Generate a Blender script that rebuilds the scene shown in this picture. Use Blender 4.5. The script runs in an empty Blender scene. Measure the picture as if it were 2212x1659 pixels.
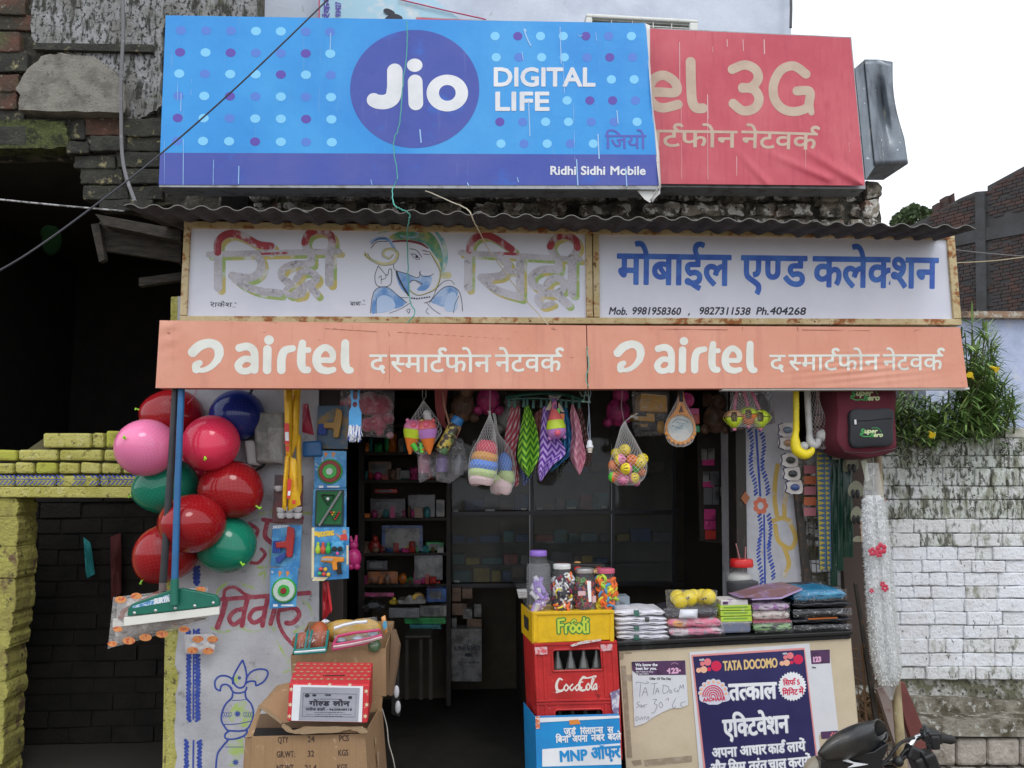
import bpy,math,random
import numpy as np
from mathutils import Vector,Matrix,Euler,Quaternion
random.seed(7)
rnd=random.random
R=math.radians
sc=bpy.context.scene
COL=sc.collection
FPX=1736.0
PITCH,YAW,ROLL=R(7.0),R(3.3),-0.0075
EYE=Vector((0,0,1.95))
camd=bpy.data.cameras.new('camera');cam=bpy.data.objects.new('camera',camd);COL.objects.link(cam)
camd.sensor_width=36;camd.lens=36*FPX/2212;camd.clip_start=.05;camd.clip_end=600
RM=(Matrix.Rotation(-YAW,3,'Z')@Matrix.Rotation(math.pi/2+PITCH,3,'X')@Matrix.Rotation(ROLL,3,'Z'))
cam.matrix_world=Matrix.Translation(EYE)@RM.to_4x4()
sc.camera=cam
wd=bpy.data.worlds.new('World');sc.world=wd;wd.use_nodes=True
nt=wd.node_tree;nt.nodes.clear()
wo=nt.nodes.new('ShaderNodeOutputWorld');bg=nt.nodes.new('ShaderNodeBackground')
sky=nt.nodes.new('ShaderNodeTexSky');sky.sky_type='NISHITA';sky.sun_disc=False
sky.sun_elevation=R(52);sky.sun_rotation=R(205);sky.air_density=1.0;sky.dust_density=4.0;sky.ozone_density=1.0
hs=nt.nodes.new('ShaderNodeHueSaturation');hs.inputs['Saturation'].default_value=.22;hs.inputs['Value'].default_value=1.0
nt.links.new(sky.outputs[0],hs.inputs['Color'])
ov=nt.nodes.new('ShaderNodeMix');ov.data_type='RGBA';ov.inputs[0].default_value=.85;ov.inputs[7].default_value=(7.4,7.7,8.3,1)
nt.links.new(hs.outputs[0],ov.inputs[6]);nt.links.new(ov.outputs[2],bg.inputs[0]);nt.links.new(bg.outputs[0],wo.inputs[0])
bg.inputs[1].default_value=.15
sd=bpy.data.lights.new('sun','SUN');sd.energy=0.7;sd.angle=R(20);sd.color=(1,.965,.92)
so=bpy.data.objects.new('sun',sd);COL.objects.link(so)
so.rotation_euler=Vector((-math.sin(R(25))*math.cos(R(52)),math.cos(R(25))*math.cos(R(52)),-math.sin(R(52)))).to_track_quat('-Z','Y').to_euler()
sc.view_settings.view_transform='Standard';sc.view_settings.look='None'
sc.view_settings.exposure=0.28;sc.view_settings.gamma=1;sc.view_settings.use_curve_mapping=False
sc.render.engine='CYCLES';sc.cycles.max_bounces=8;sc.cycles.transparent_max_bounces=16
def ray(u,v):
 return RM@Vector(((u-1106)/FPX,-(v-829.5)/FPX,-1))
def W(u,v,Y):
 d=ray(u,v);return EYE+d*(Y/d.y)
def WZ(u,v,z):
 d=ray(u,v);return EYE+d*((z-EYE.z)/d.z)
def WX(u,v,x):
 d=ray(u,v);return EYE+d*(x/d.x)
KK=4096/2212
def TR(x0,y0,z):
 return lambda x,y:((x0+x/z)/KK,(y0+y/z)/KK)
ORG={}
class MB:
 def __init__(s):s.v=[];s.f=[];s.m=[];s.uv=None
 def add(s,vs,fs,m=0):
  n=len(s.v);s.v+=[tuple(p)for p in vs];s.f+=[tuple(i+n for i in f)for f in fs];s.m+=[m]*len(fs);return s
 def hexa(s,p,m=0):
  return s.add(p,[(0,3,2,1),(4,5,6,7),(0,1,5,4),(3,7,6,2),(0,4,7,3),(1,2,6,5)],m)
 def box(s,x0,y0,z0,x1,y1,z1,m=0):
  return s.hexa([(x0,y0,z1),(x1,y0,z1),(x1,y0,z0),(x0,y0,z0),(x0,y1,z1),(x1,y1,z1),(x1,y1,z0),(x0,y1,z0)],m)
 def obox(s,c,rx,ry,rz,M3=None,m=0):
  c=Vector(c);M3=M3 or Matrix.Identity(3)
  q=lambda a,b,d:c+M3@Vector((a*rx,b*ry,d*rz))
  return s.hexa([q(-1,-1,1),q(1,-1,1),q(1,-1,-1),q(-1,-1,-1),q(-1,1,1),q(1,1,1),q(1,1,-1),q(-1,1,-1)],m)
 def qbox(s,q,Y,d,ex=None,m=0):
  f=[W(a[0],a[1],Y)for a in q];ex=Vector(ex)if ex else Vector((0,d,0))
  return s.hexa(f+[p+ex for p in f],m)
 def rect(s,u0,v0,u1,v1,Y,d,m=0):
  return s.qbox([(u0,v0),(u1,v0),(u1,v1),(u0,v1)],Y,d,None,m)
 def poly(s,pts,ex,m=0):
  n=len(pts);ex=Vector(ex);a=[Vector(p)for p in pts]
  return s.add(a+[p+ex for p in a],[tuple(range(n))[::-1],tuple(range(n,2*n))]+[(i,(i+1)%n,n+(i+1)%n,n+i)for i in range(n)],m)
 def ppoly(s,px,Y,d,m=0):return s.poly([W(a[0],a[1],Y)for a in px],(0,d,0),m)
 def tube(s,pts,r,n=8,caps=True,m=0):
  pts=[Vector(p)for p in pts];N=len(pts);rr=r if isinstance(r,(list,tuple))else[r]*N
  base=len(s.v);nrm=None
  for i in range(N):
   t=(pts[min(i+1,N-1)]-pts[max(i-1,0)]);t=t.normalized()if t.length>1e-9 else Vector((0,0,1))
   if nrm is None:nrm=t.cross(Vector((0,0,1))if abs(t.z)<.9 else Vector((1,0,0))).normalized()
   nrm=(nrm-t*nrm.dot(t));nrm=nrm.normalized()if nrm.length>1e-6 else t.orthogonal().normalized()
   b=t.cross(nrm)
   for k in range(n):
    a=2*math.pi*k/n;s.v.append(tuple(pts[i]+(nrm*math.cos(a)+b*math.sin(a))*rr[i]))
  for i in range(N-1):
   for k in range(n):
    s.f.append((base+i*n+k,base+i*n+(k+1)%n,base+(i+1)*n+(k+1)%n,base+(i+1)*n+k));s.m.append(m)
  if caps:s.f+=[tuple(base+k for k in range(n))[::-1],tuple(base+(N-1)*n+k for k in range(n))];s.m+=[m,m]
  return s
 def lathe(s,c,prof,n=20,M3=None,m=0,sx=1,sy=1):
  c=Vector(c);base=len(s.v);M3=M3 or Matrix.Identity(3)
  for r,z in prof:
   for k in range(n):
    a=2*math.pi*k/n;s.v.append(tuple(c+M3@Vector((r*math.cos(a)*sx,r*math.sin(a)*sy,z))))
  for i in range(len(prof)-1):
   for k in range(n):
    s.f.append((base+i*n+k,base+i*n+(k+1)%n,base+(i+1)*n+(k+1)%n,base+(i+1)*n+k));s.m.append(m)
  s.f+=[tuple(base+k for k in range(n))[::-1],tuple(base+(len(prof)-1)*n+k for k in range(n))];s.m+=[m,m]
  return s
 def ball(s,c,r,n=14,q=9,sx=1,sy=1,sz=1,M3=None,m=0):
  return s.lathe(c,[(max(1e-4,r*math.sin(math.pi*i/q)),-r*sz*math.cos(math.pi*i/q))for i in range(q+1)],n,M3,m,sx,sy)
 def grid(s,fn,nu,nv,m=0,close=False,uv=False):
  b=len(s.v)
  for j in range(nv+1):
   for i in range(nu+(0 if close else 1)):s.v.append(tuple(fn(i/nu,j/nv)))
  w=nu if close else nu+1
  for j in range(nv):
   for i in range(nu):
    i2=(i+1)%w;s.f.append((b+j*w+i,b+j*w+i2,b+(j+1)*w+i2,b+(j+1)*w+i));s.m.append(m)
    if uv:
     s.uv=s.uv or[];s.uv+=[(i/nu,j/nv),((i+1)/nu,j/nv),((i+1)/nu,(j+1)/nv),(i/nu,(j+1)/nv)]
  return s
 def rough(s,a,seed=None):
  g=random.Random(seed)
  s.v=[(x+g.uniform(-a,a),y+g.uniform(-a,a),z+g.uniform(-a,a))for x,y,z in s.v];return s
def obj(name,mb,mat,parent=None,smooth=False,bevel=0,seg=2,solid=0,sub=0,label=None):
 me=bpy.data.meshes.new(name)
 if parent is None:
  a=np.array(mb.v);o0=Vector(((a[:,0].min()+a[:,0].max())/2,(a[:,1].min()+a[:,1].max())/2,a[:,2].min()))
 else:o0=ORG[parent.name]
 me.from_pydata([(x-o0.x,y-o0.y,z-o0.z)for x,y,z in mb.v],[],mb.f)
 for m in(mat if isinstance(mat,(list,tuple))else[mat]):me.materials.append(m)
 if any(mb.m):me.polygons.foreach_set('material_index',mb.m)
 if mb.uv:
  l=me.uv_layers.new(name='UVMap');l.data.foreach_set('uv',[c for p in mb.uv for c in p])
 if smooth:me.polygons.foreach_set('use_smooth',[True]*len(me.polygons))
 me.update()
 o=bpy.data.objects.new(name,me);COL.objects.link(o)
 if smooth and smooth!=2:
  try:me.set_sharp_from_angle(angle=R(38))
  except Exception:pass
 if parent:o.parent=parent
 else:o.location=o0
 ORG[o.name]=o0
 if solid:md=o.modifiers.new('solid','SOLIDIFY');md.thickness=solid;md.offset=0
 if bevel:md=o.modifiers.new('bevel','BEVEL');md.width=bevel;md.segments=seg;md.limit_method='ANGLE';md.angle_limit=R(40)
 if sub:md=o.modifiers.new('sub','SUBSURF');md.levels=sub;md.render_levels=sub
 if label:o['label']=label
 return o
def tag(o,label=None,cat=None,group=None,kind=None):
 if label:o['label']=label
 if cat:o['category']=cat
 if group:o['group']=group
 if kind:o['kind']=kind
 return o
def thing(name,label,cat,loc,group=None):
 o=bpy.data.objects.new(name,None);COL.objects.link(o);o.location=loc;o.empty_display_size=.05
 ORG[o.name]=Vector(loc);return tag(o,label,cat,group)
def copy_tree(o,parent=None):
 c=o.copy();COL.objects.link(c)
 if parent:c.parent=parent
 ORG[c.name]=ORG[o.name]
 for ch in list(o.children):copy_tree(ch,c)
 return c
MATS={}
def M(name,col,rough=.6,layers=(),bump=0,bs=60,metal=0,coat=0,spec=.5,trans=0,alpha=None,coord='pos',sheen=0,emit=None,bstretch=(1,1,1),pattern=None,ior=1.45):
 if name in MATS:return MATS[name]
 m=bpy.data.materials.new(name);m.use_nodes=True;MATS[name]=m
 n=m.node_tree;N=n.nodes;L=n.links;b=N['Principled BSDF']
 def nd(t,**k):
  x=N.new(t)
  for a,v in k.items():setattr(x,a,v)
  return x
 if coord=='pos':g=nd('ShaderNodeNewGeometry').outputs['Position']
 elif coord=='uv':g=nd('ShaderNodeTexCoord').outputs['UV']
 else:g=nd('ShaderNodeTexCoord').outputs['Object']
 cur=nd('ShaderNodeRGB').outputs[0];cur.default_value=(*col,1)
 def mixc(fac,c2):
  nonlocal cur
  mx=nd('ShaderNodeMix',data_type='RGBA');L.new(fac,mx.inputs[0]);L.new(cur,mx.inputs[6])
  if isinstance(c2,tuple):mx.inputs[7].default_value=(*c2,1)
  else:L.new(c2,mx.inputs[7])
  cur=mx.outputs[2]
 if pattern:cur=pattern(nd,L,g,cur)
 facs=[]
 for ly in layers:
  c2,scl,lo,hi=ly[:4];st=ly[4]if len(ly)>4 else(1,1,1);sg=ly[5]if len(ly)>5 else 1
  mp=nd('ShaderNodeMapping');mp.inputs['Scale'].default_value=st;L.new(g,mp.inputs[0])
  no=nd('ShaderNodeTexNoise');no.inputs['Scale'].default_value=scl;no.inputs['Detail'].default_value=6;no.inputs['Roughness'].default_value=.62;L.new(mp.outputs[0],no.inputs[0])
  mr=nd('ShaderNodeMapRange');mr.inputs[1].default_value=lo;mr.inputs[2].default_value=hi;mr.inputs[4].default_value=sg;L.new(no.outputs[0],mr.inputs[0])
  mixc(mr.outputs[0],c2)
 L.new(cur,b.inputs['Base Color'])
 b.inputs['Roughness'].default_value=rough;b.inputs['Metallic'].default_value=metal
 b.inputs['Specular IOR Level'].default_value=spec;b.inputs['Coat Weight'].default_value=coat;b.inputs['Transmission Weight'].default_value=trans;b.inputs['IOR'].default_value=ior
 if sheen:b.inputs['Sheen Weight'].default_value=sheen
 if alpha is not None:b.inputs['Alpha'].default_value=alpha
 if emit:b.inputs['Emission Color'].default_value=(*emit[0],1);b.inputs['Emission Strength'].default_value=emit[1]
 if bump:
  mp=nd('ShaderNodeMapping');mp.inputs['Scale'].default_value=bstretch;L.new(g,mp.inputs[0])
  no=nd('ShaderNodeTexNoise');no.inputs['Scale'].default_value=bs;no.inputs['Detail'].default_value=5;no.inputs['Roughness'].default_value=.65;L.new(mp.outputs[0],no.inputs[0])
  bp=nd('ShaderNodeBump');bp.inputs['Strength'].default_value=min(1,bump);bp.inputs['Distance'].default_value=.01*max(1,bump);L.new(no.outputs[0],bp.inputs['Height']);L.new(bp.outputs[0],b.inputs['Normal'])
 return m
def plain(name,col,rough=.55,v=.75,**k):
 return M(name,col,rough,layers=[(tuple(c*v for c in col),14,.35,.75)]+list(k.pop('layers',[])),**k)
def film(name,tint=(.9,.9,.92),a=.1,wr=14,rough=.08):
 wr=wr*.5
 if name in MATS:return MATS[name]
 m=bpy.data.materials.new(name);m.use_nodes=True;MATS[name]=m
 n=m.node_tree;N=n.nodes;L=n.links;N.clear()
 o=N.new('ShaderNodeOutputMaterial');mx=N.new('ShaderNodeMixShader');t=N.new('ShaderNodeBsdfTransparent');g=N.new('ShaderNodeBsdfPrincipled')
 g.inputs['Base Color'].default_value=(*(x*.8 for x in tint),1);g.inputs['Roughness'].default_value=rough;g.inputs['Specular IOR Level'].default_value=1
 ge=N.new('ShaderNodeNewGeometry');no=N.new('ShaderNodeTexNoise');no.inputs['Scale'].default_value=wr;no.inputs['Detail'].default_value=3;no.inputs['Distortion'].default_value=1.5;L.new(ge.outputs['Position'],no.inputs[0])
 bp=N.new('ShaderNodeBump');bp.inputs['Strength'].default_value=.8;bp.inputs['Distance'].default_value=.03;L.new(no.outputs[0],bp.inputs['Height']);L.new(bp.outputs[0],g.inputs['Normal'])
 lw=N.new('ShaderNodeLayerWeight');lw.inputs[0].default_value=.35;L.new(bp.outputs[0],lw.inputs['Normal'])
 mr=N.new('ShaderNodeMapRange');mr.inputs[1].default_value=.45;mr.inputs[2].default_value=1;mr.inputs[3].default_value=a;mr.inputs[4].default_value=min(1,a+.35);L.new(lw.outputs['Facing'],mr.inputs[0])
 n2=N.new('ShaderNodeTexNoise');n2.inputs['Scale'].default_value=wr*1.6;n2.inputs['Detail'].default_value=2;n2.inputs['Distortion'].default_value=2.2;L.new(ge.outputs['Position'],n2.inputs[0])
 s1=N.new('ShaderNodeMath');s1.operation='SUBTRACT';L.new(n2.outputs[0],s1.inputs[0]);s1.inputs[1].default_value=.5
 s2=N.new('ShaderNodeMath');s2.operation='ABSOLUTE';L.new(s1.outputs[0],s2.inputs[0])
 s3=N.new('ShaderNodeMapRange');s3.inputs[1].default_value=.002;s3.inputs[2].default_value=.014;s3.inputs[3].default_value=.5 if wr>5 else 0;s3.inputs[4].default_value=0;L.new(s2.outputs[0],s3.inputs[0])  # thin pale opacity lines imitate highlights along the film's creases
 s4=N.new('ShaderNodeMath');s4.operation='MAXIMUM';L.new(s3.outputs[0],s4.inputs[0]);L.new(mr.outputs[0],s4.inputs[1]);mr=s4
 L.new(mr.outputs[0],mx.inputs[0]);L.new(t.outputs[0],mx.inputs[1]);L.new(g.outputs[0],mx.inputs[2]);L.new(mx.outputs[0],o.inputs[0])
 return m
GL={}
HEADLINE=CAP=None
def load_glyphs(chars):
 objs={}
 dg0=[]
 for c in sorted(set(chars)|{'H','क','|'}):
  for kind,body in(('g',c),('a',c+'|')):
   cu=bpy.data.curves.new('x','FONT');cu.body=body;cu.size=1;cu.resolution_u=3
   o=bpy.data.objects.new('x',cu);COL.objects.link(o);objs[(c,kind)]=o;dg0.append(o)
 dg=bpy.context.evaluated_depsgraph_get();dg.update()
 def grab(o):
  ev=o.evaluated_get(dg);me=ev.to_mesh()
  v=np.array([(p.co.x,p.co.y)for p in me.vertices]).reshape(-1,2);me.calc_loop_triangles()
  t=np.array([tuple(x.vertices)for x in me.loop_triangles],dtype=int).reshape(-1,3)
  ev.to_mesh_clear();return v,t
 bar,_=grab(objs[('|','g')]);b0=bar[:,0].min()if len(bar)else 0
 for c in{k[0]for k in objs}:
  v,t=grab(objs[(c,'g')]);va,_=grab(objs[(c,'a')])
  adv=va[:,0].max()-bar[:,0].max()
  cnt={}
  for tr in t:
   for i in range(3):
    e=tuple(sorted((tr[i],tr[(i+1)%3])));cnt[e]=cnt.get(e,0)+1
  ed=[e for e,n in cnt.items()if n==1]
  GL[c]=(v,t,np.array(ed,dtype=int).reshape(-1,2),adv)
 GL['ि']=GL['ि'][:3]+(GL['ा'][3],)
 for o in dg0:
  cu=o.data;bpy.data.objects.remove(o);bpy.data.curves.remove(cu)
 global HEADLINE,CAP
 CAP=GL['H'][0][:,1].max();HEADLINE=GL['क'][0][:,1].max()
def smoothpts(p,k=6,closed=False):
 p=[np.array(a,float)for a in p];n=len(p)
 if n<3:return p
 out=[]
 rng=range(n)if closed else range(n-1)
 for i in rng:
  a=p[(i-1)%n]if closed or i>0 else p[0];b=p[i];c=p[(i+1)%n];d=p[(i+2)%n]if closed or i+2<n else p[-1]
  for j in range(k):
   t=j/k;out.append(.5*((2*b)+(c-a)*t+(2*a-5*b+4*c-d)*t*t+(3*b-a-3*c+d)*t**3))
 out.append(p[0]if closed else p[-1]);return out
class Ink:
 def __init__(s,u0,v0,u1,v1,g=1.0,tr=None):
  s.u0,s.v0,s.g=u0,v0,g;s.nx=int((u1-u0)/g)+2;s.ny=int((v1-v0)/g)+2
  s.F=np.full((s.ny,s.nx),-3.0);s.tr=tr or(lambda a,b:(a,b));s.k=1.0
  if tr:a=tr(0,0);b=tr(100,0);s.k=(b[0]-a[0])/100
 def win(s,x0,y0,x1,y1):
  i0=max(0,int((x0-s.u0)/s.g)-1);i1=min(s.nx,int((x1-s.u0)/s.g)+3);j0=max(0,int((y0-s.v0)/s.g)-1);j1=min(s.ny,int((y1-s.v0)/s.g)+3)
  if i1<=i0 or j1<=j0:return None
  X,Y=np.meshgrid(s.u0+np.arange(i0,i1)*s.g,s.v0+np.arange(j0,j1)*s.g);return(slice(j0,j1),slice(i0,i1)),X,Y
 def put(s,sl,val,cut=False):
  s.F[sl]=np.minimum(s.F[sl],-val)if cut else np.maximum(s.F[sl],val)
 def stroke(s,pts,w,smooth=True,closed=False,cut=False,jit=0):
  k=len(pts);ws=w if isinstance(w,(list,tuple))else[w]*k
  q=[(*s.tr(*p),ws[i]*s.k/2)for i,p in enumerate(pts)]
  q=smoothpts(q,6,closed)if smooth else[np.array(a)for a in(q+[q[0]]if closed else q)]
  if jit:q=[a+np.array([random.uniform(-jit,jit),random.uniform(-jit,jit),random.uniform(-jit,jit)])for a in q]
  for a,b in zip(q[:-1],q[1:]):
   m=max(a[2],b[2])+1.5;wn=s.win(min(a[0],b[0])-m,min(a[1],b[1])-m,max(a[0],b[0])+m,max(a[1],b[1])+m)
   if wn is None:continue
   sl,X,Y=wn;dx,dy=b[0]-a[0],b[1]-a[1];L2=dx*dx+dy*dy+1e-9
   t=np.clip(((X-a[0])*dx+(Y-a[1])*dy)/L2,0,1);d=np.hypot(X-a[0]-t*dx,Y-a[1]-t*dy)
   s.put(sl,a[2]+(b[2]-a[2])*t-d,cut)
  return s
 def disc(s,x,y,rx,ry=None,cut=False):
  ry=ry or rx;x,y=s.tr(x,y);rx*=s.k;ry*=s.k;wn=s.win(x-rx-2,y-ry-2,x+rx+2,y+ry+2)
  if wn:sl,X,Y=wn;s.put(sl,(1-np.hypot((X-x)/rx,(Y-y)/ry))*min(rx,ry),cut)
  return s
 def poly(s,pts,smooth=False,cut=False):
  q=[s.tr(*p)for p in pts]
  if smooth:q=[tuple(a)for a in smoothpts(q,6,True)][:-1]
  A=np.array(q,float);s._fill(A,[(i,(i+1)%len(A))for i in range(len(A))],cut=cut);return s
 def _fill(s,A,ed,tris=None,w=0,cut=False,clip=None):
  wn=s.win(A[:,0].min()-1.5-w,A[:,1].min()-1.5-w,A[:,0].max()+1.5+w,A[:,1].max()+1.5+w)
  if wn is None:return
  sl,X,Y=wn;D=np.full(X.shape,9.0);ins=np.zeros(X.shape,bool)
  for i,j in ed:
   a,b=A[i],A[j];dx,dy=b-a;L2=dx*dx+dy*dy+1e-12
   t=np.clip(((X-a[0])*dx+(Y-a[1])*dy)/L2,0,1);D=np.minimum(D,np.hypot(X-a[0]-t*dx,Y-a[1]-t*dy))
   if tris is None:
    c=(a[1]>Y)!=(b[1]>Y)
    if c.any():ins^=c&(X<(b[0]-a[0])*(Y-a[1])/(b[1]-a[1]+1e-12)+a[0])
  if tris is not None:
   for t3 in tris:
    a,b,c=A[t3[0]],A[t3[1]],A[t3[2]]
    e1=(b[0]-a[0])*(Y-a[1])-(b[1]-a[1])*(X-a[0]);e2=(c[0]-b[0])*(Y-b[1])-(c[1]-b[1])*(X-b[0]);e3=(a[0]-c[0])*(Y-c[1])-(a[1]-c[1])*(X-c[0])
    ins|=((e1>=0)&(e2>=0)&(e3>=0))|((e1<=0)&(e2<=0)&(e3<=0))
  val=np.where(ins,np.maximum(D,.02),-D)+w
  if clip is not None:val=np.minimum(val,clip(X,Y))
  s.put(sl,val,cut)
 def text(s,st,p0,p1,h,w=0.0,lean=0.0,track=0.0,cut=False):
  dev=any('\u0900'<=c<='\u097f' for c in st);H=HEADLINE if dev else CAP
  items=[];pen=0;i=0
  while i<len(st):
   c=st[i];nx=st[i+1]if i+1<len(st)else ''
   if c==' ':pen+=.32;i+=1;continue
   if c=='^':items.append(('^',pen,None));i+=1;continue
   adv=GL[c][3]
   if nx=='~':
    xc=adv-(.165 if c in 'कफ' else.20);items.append((c,pen,xc));pen+=xc;i+=2;continue
   items.append((c,pen,None));pen+=adv+(track if adv>.1 else 0);i+=1
  P0=np.array(s.tr(*p0));P1=np.array(s.tr(*p1));ex=(P1-P0)/pen;n=np.array([ex[1],-ex[0]]);n/=np.hypot(*n);n=n if n[1]<0 else-n
  ey=(n+lean*ex/np.hypot(*ex))*(h*s.k/H);w=w*s.k
  det=ex[0]*ey[1]-ex[1]*ey[0]
  for c,px,xc in items:
   if c=='^':
    o=P0+ex*px;f=lambda a,b:tuple(o+ex*a+ey*b)
    ww=max(.7,.09*h*s.k/H+2*w);k0,t0=s.k,s.tr;s.k,s.tr=1,lambda a,b:(a,b)
    s.stroke([f(-.08,H),f(-.16,H+.1),f(-.13,H+.2),f(-.02,H+.22),f(.04,H+.18)],ww,cut=cut);s.k,s.tr=k0,t0;continue
   v,t,ed,adv=GL[c]
   if not len(v):continue
   A=P0+np.outer(v[:,0]+px,ex)+np.outer(v[:,1],ey)
   cl=None
   if xc is not None:
    sc_=np.hypot(*ex);cl=lambda X,Y,px=px,xc=xc:(px+xc-((X-P0[0])*ey[1]-(Y-P0[1])*ey[0])/det)*sc_
   s._fill(A,ed,t,w,cut,cl)
  return s
 def mesh(s,fn,th=0.0,m=0,mb=None):
  mb=mb or MB();F=s.F-th;I=F>0;cnt=I[:-1,:-1].astype(int)+I[1:,:-1]+I[:-1,1:]+I[1:,1:];g=s.g
  cache={};V=mb.v;Fc=mb.f;Mi=mb.m
  def vid(x,y):
   k=(round(x*64),round(y*64));r=cache.get(k)
   if r is None:r=cache[k]=len(V);V.append(tuple(fn(s.u0+x*g,s.v0+y*g)))
   return r
  ny,nx=cnt.shape
  for j in range(ny):
   row=cnt[j]==4
   if row.any():
    d=np.flatnonzero(np.diff(np.concatenate(([0],row.view(np.int8),[0]))))
    for a,b in zip(d[::2],d[1::2]):Fc.append((vid(a,j+1),vid(b,j+1),vid(b,j),vid(a,j)));Mi.append(m)
  js,is_=np.nonzero((cnt>0)&(cnt<4))
  for j,i in zip(js.tolist(),is_.tolist()):
   cs=((i,j,F[j,i]),(i,j+1,F[j+1,i]),(i+1,j+1,F[j+1,i+1]),(i+1,j,F[j,i+1]));out=[]
   for q in range(4):
    a=cs[q];b=cs[(q+1)&3]
    if a[2]>0:out.append(vid(a[0],a[1]))
    if(a[2]>0)!=(b[2]>0):
     t=a[2]/(a[2]-b[2]);out.append(vid(a[0]+(b[0]-a[0])*t,a[1]+(b[1]-a[1])*t))
   o2=[p for q,p in enumerate(out)if p!=out[q-1]]
   if len(o2)>2:Fc.append(tuple(o2));Mi.append(m)
  return mb
def islands(mb):
 par=list(range(len(mb.v)))
 def fd(a):
  while par[a]!=a:par[a]=par[par[a]];a=par[a]
  return a
 for f in mb.f:
  r=fd(f[0])
  for i in f[1:]:par[fd(i)]=r
 gs={}
 for f in mb.f:gs.setdefault(fd(f[0]),[]).append(f)
 out=[]
 for fs in gs.values():
  n=MB();ix={}
  for f in fs:
   n.f.append(tuple(ix.setdefault(i,len(ix))for i in f));n.m.append(0)
  n.v=[mb.v[i]for i in ix];out.append(n)
 return out
def sheet(name,ink,Y,mat,parent,th=0.0,off=.0006,fn=None,split=None):
 f=fn or(lambda u,v:W(u,v,Y-off))
 mb=ink.mesh(f,th)
 if split:
  for n in islands(mb):obj(split,n,mat,parent)
 elif mb.f:return obj(name,mb,mat,parent)
load_glyphs('मोबाईलएण्डकलेक्शनस्मार्टफोननेटवर्कदजियोराकेशबाबाशुभविवाहगोल्डलोनमनोजडाहरेजुड़ेंरिलायन्ससेबिनाअपनानंबरबदलेऑफ़रतत्कालएक्टिवेशनसिर्फमिनिटमेंअपनाआधारकार्डलायेंऔरसिमतुरंतचालूकरायेंइंगहुजीखवथपु''ABCDEFGHIJKLMNOPQRSTUVWXYZabcdefghijklmnopqrstuvwxyz0123456789.,-:*#"\'')
# THE SETTING
def mapr(c,k):return tuple(x*k for x in c)
m_ground=M('packed_earth',(.16,.13,.10),.95,[((.09,.075,.055),3,.4,.7),((.24,.21,.17),30,.5,.7)],bump=.8,bs=20)
mb=MB();mb.grid(lambda a,b:(-150+300*a,-60+300*b,0),6,6);tag(obj('ground',mb,m_ground),kind='structure')
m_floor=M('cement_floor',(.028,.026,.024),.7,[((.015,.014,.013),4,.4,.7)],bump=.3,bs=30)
XL=W(690,1043,5.2).x;XR=W(1612,1043,5.2).x;XP=W(1738,1043,5.2).x
YB=7.5
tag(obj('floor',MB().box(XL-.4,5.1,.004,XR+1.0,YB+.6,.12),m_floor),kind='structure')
m_dark=M('shade_dark_plaster',(.05,.043,.037),.9,[((.04,.035,.03),3,.4,.65)],bump=.4,bs=25)  # interior shade is put into this dark wall colour
m_ceil=M('shade_dark_ceiling',(.03,.028,.025),.95,[((.02,.018,.016),3,.4,.65)])  # ceiling coloured near black in place of indoor shade
ZC=2.92
def struct(n,mb,m,**k):o=obj(n,mb,m,**k);o['kind']='structure';return o
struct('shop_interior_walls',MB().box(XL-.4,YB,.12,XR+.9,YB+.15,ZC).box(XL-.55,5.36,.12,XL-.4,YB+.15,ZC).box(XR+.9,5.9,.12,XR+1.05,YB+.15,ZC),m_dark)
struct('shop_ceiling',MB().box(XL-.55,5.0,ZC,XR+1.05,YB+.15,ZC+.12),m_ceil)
m_mort=M('mouldy_mortar',(.13,.12,.095),.95,[((.035,.033,.027),7,.40,.58),((.34,.33,.29),22,.57,.66,(1,1,.6),.8),((.10,.14,.05),5,.56,.70,(1,1,1),.8)],bump=2.2,bs=34)
m_obrick=M('sooty_brick',(.13,.06,.042),.9,[((.045,.042,.03),6,.36,.60),((.26,.25,.20),30,.58,.68,(1,1,1),.7),((.08,.11,.04),4,.56,.68,(1,1,1),.8)],bump=1.6,bs=45)
m_gbrick=M('black_moss_brick',(.06,.06,.05),.95,[((.035,.035,.03),7,.40,.58),((.42,.38,.20),16,.60,.70,(1,1,1),.8)],bump=2.0,bs=45)
m_plas=M('flaking_plaster',(.33,.34,.35),.92,[((.20,.20,.185),6,.4,.6),((.05,.05,.042),9,.50,.60,(2.6,1,.7)),((.028,.028,.024),42,.53,.60,(1,1,.7)),((.15,.16,.08),4,.60,.70,(1,1,1),.7)],bump=1.4,bs=55)
m_slab=M('pale_cement_slab',(.26,.25,.215),.92,[((.16,.15,.13),8,.44,.62),((.10,.095,.08),30,.60,.68)],bump=1.1,bs=70)
ow=thing('old_masonry_wall','crumbling black-moulded masonry wall behind the blue sign and above the dark passage','wall',W(150,330,5.5))
Yw=5.5
def jag(pts,a=3,n=5):
 out=[]
 for i in range(len(pts)):
  p,q=pts[i],pts[(i+1)%len(pts)]
  for j in range(n):t=j/n;out.append((p[0]+(q[0]-p[0])*t+random.uniform(-a,a)*(j>0),p[1]+(q[1]-p[1])*t+random.uniform(-a,a)*(j>0)))
 return out
base=[(-320,-420),(560,-420),(552,60),(552,390),(1890,398),(1902,415),(1897,440),(1904,470),(1900,560),(700,545),(372,560),(372,440),(300,452),(262,440),(205,430),(188,395),(182,340),(160,325),(80,318),(0,322),(-320,316)]
obj('masonry',MB().ppoly(base,Yw,.25),m_mort,ow)
plas=jag([(72,-420),(560,-420),(553,40),(352,60),(345,150),(350,226),(322,244),(300,262),(262,262),(258,170),(245,150),(200,128),(120,112),(78,108),(66,60)],4,6)
obj('plaster_coat',MB().ppoly(plas,Yw-.045,.04),m_plas,ow)
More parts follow.
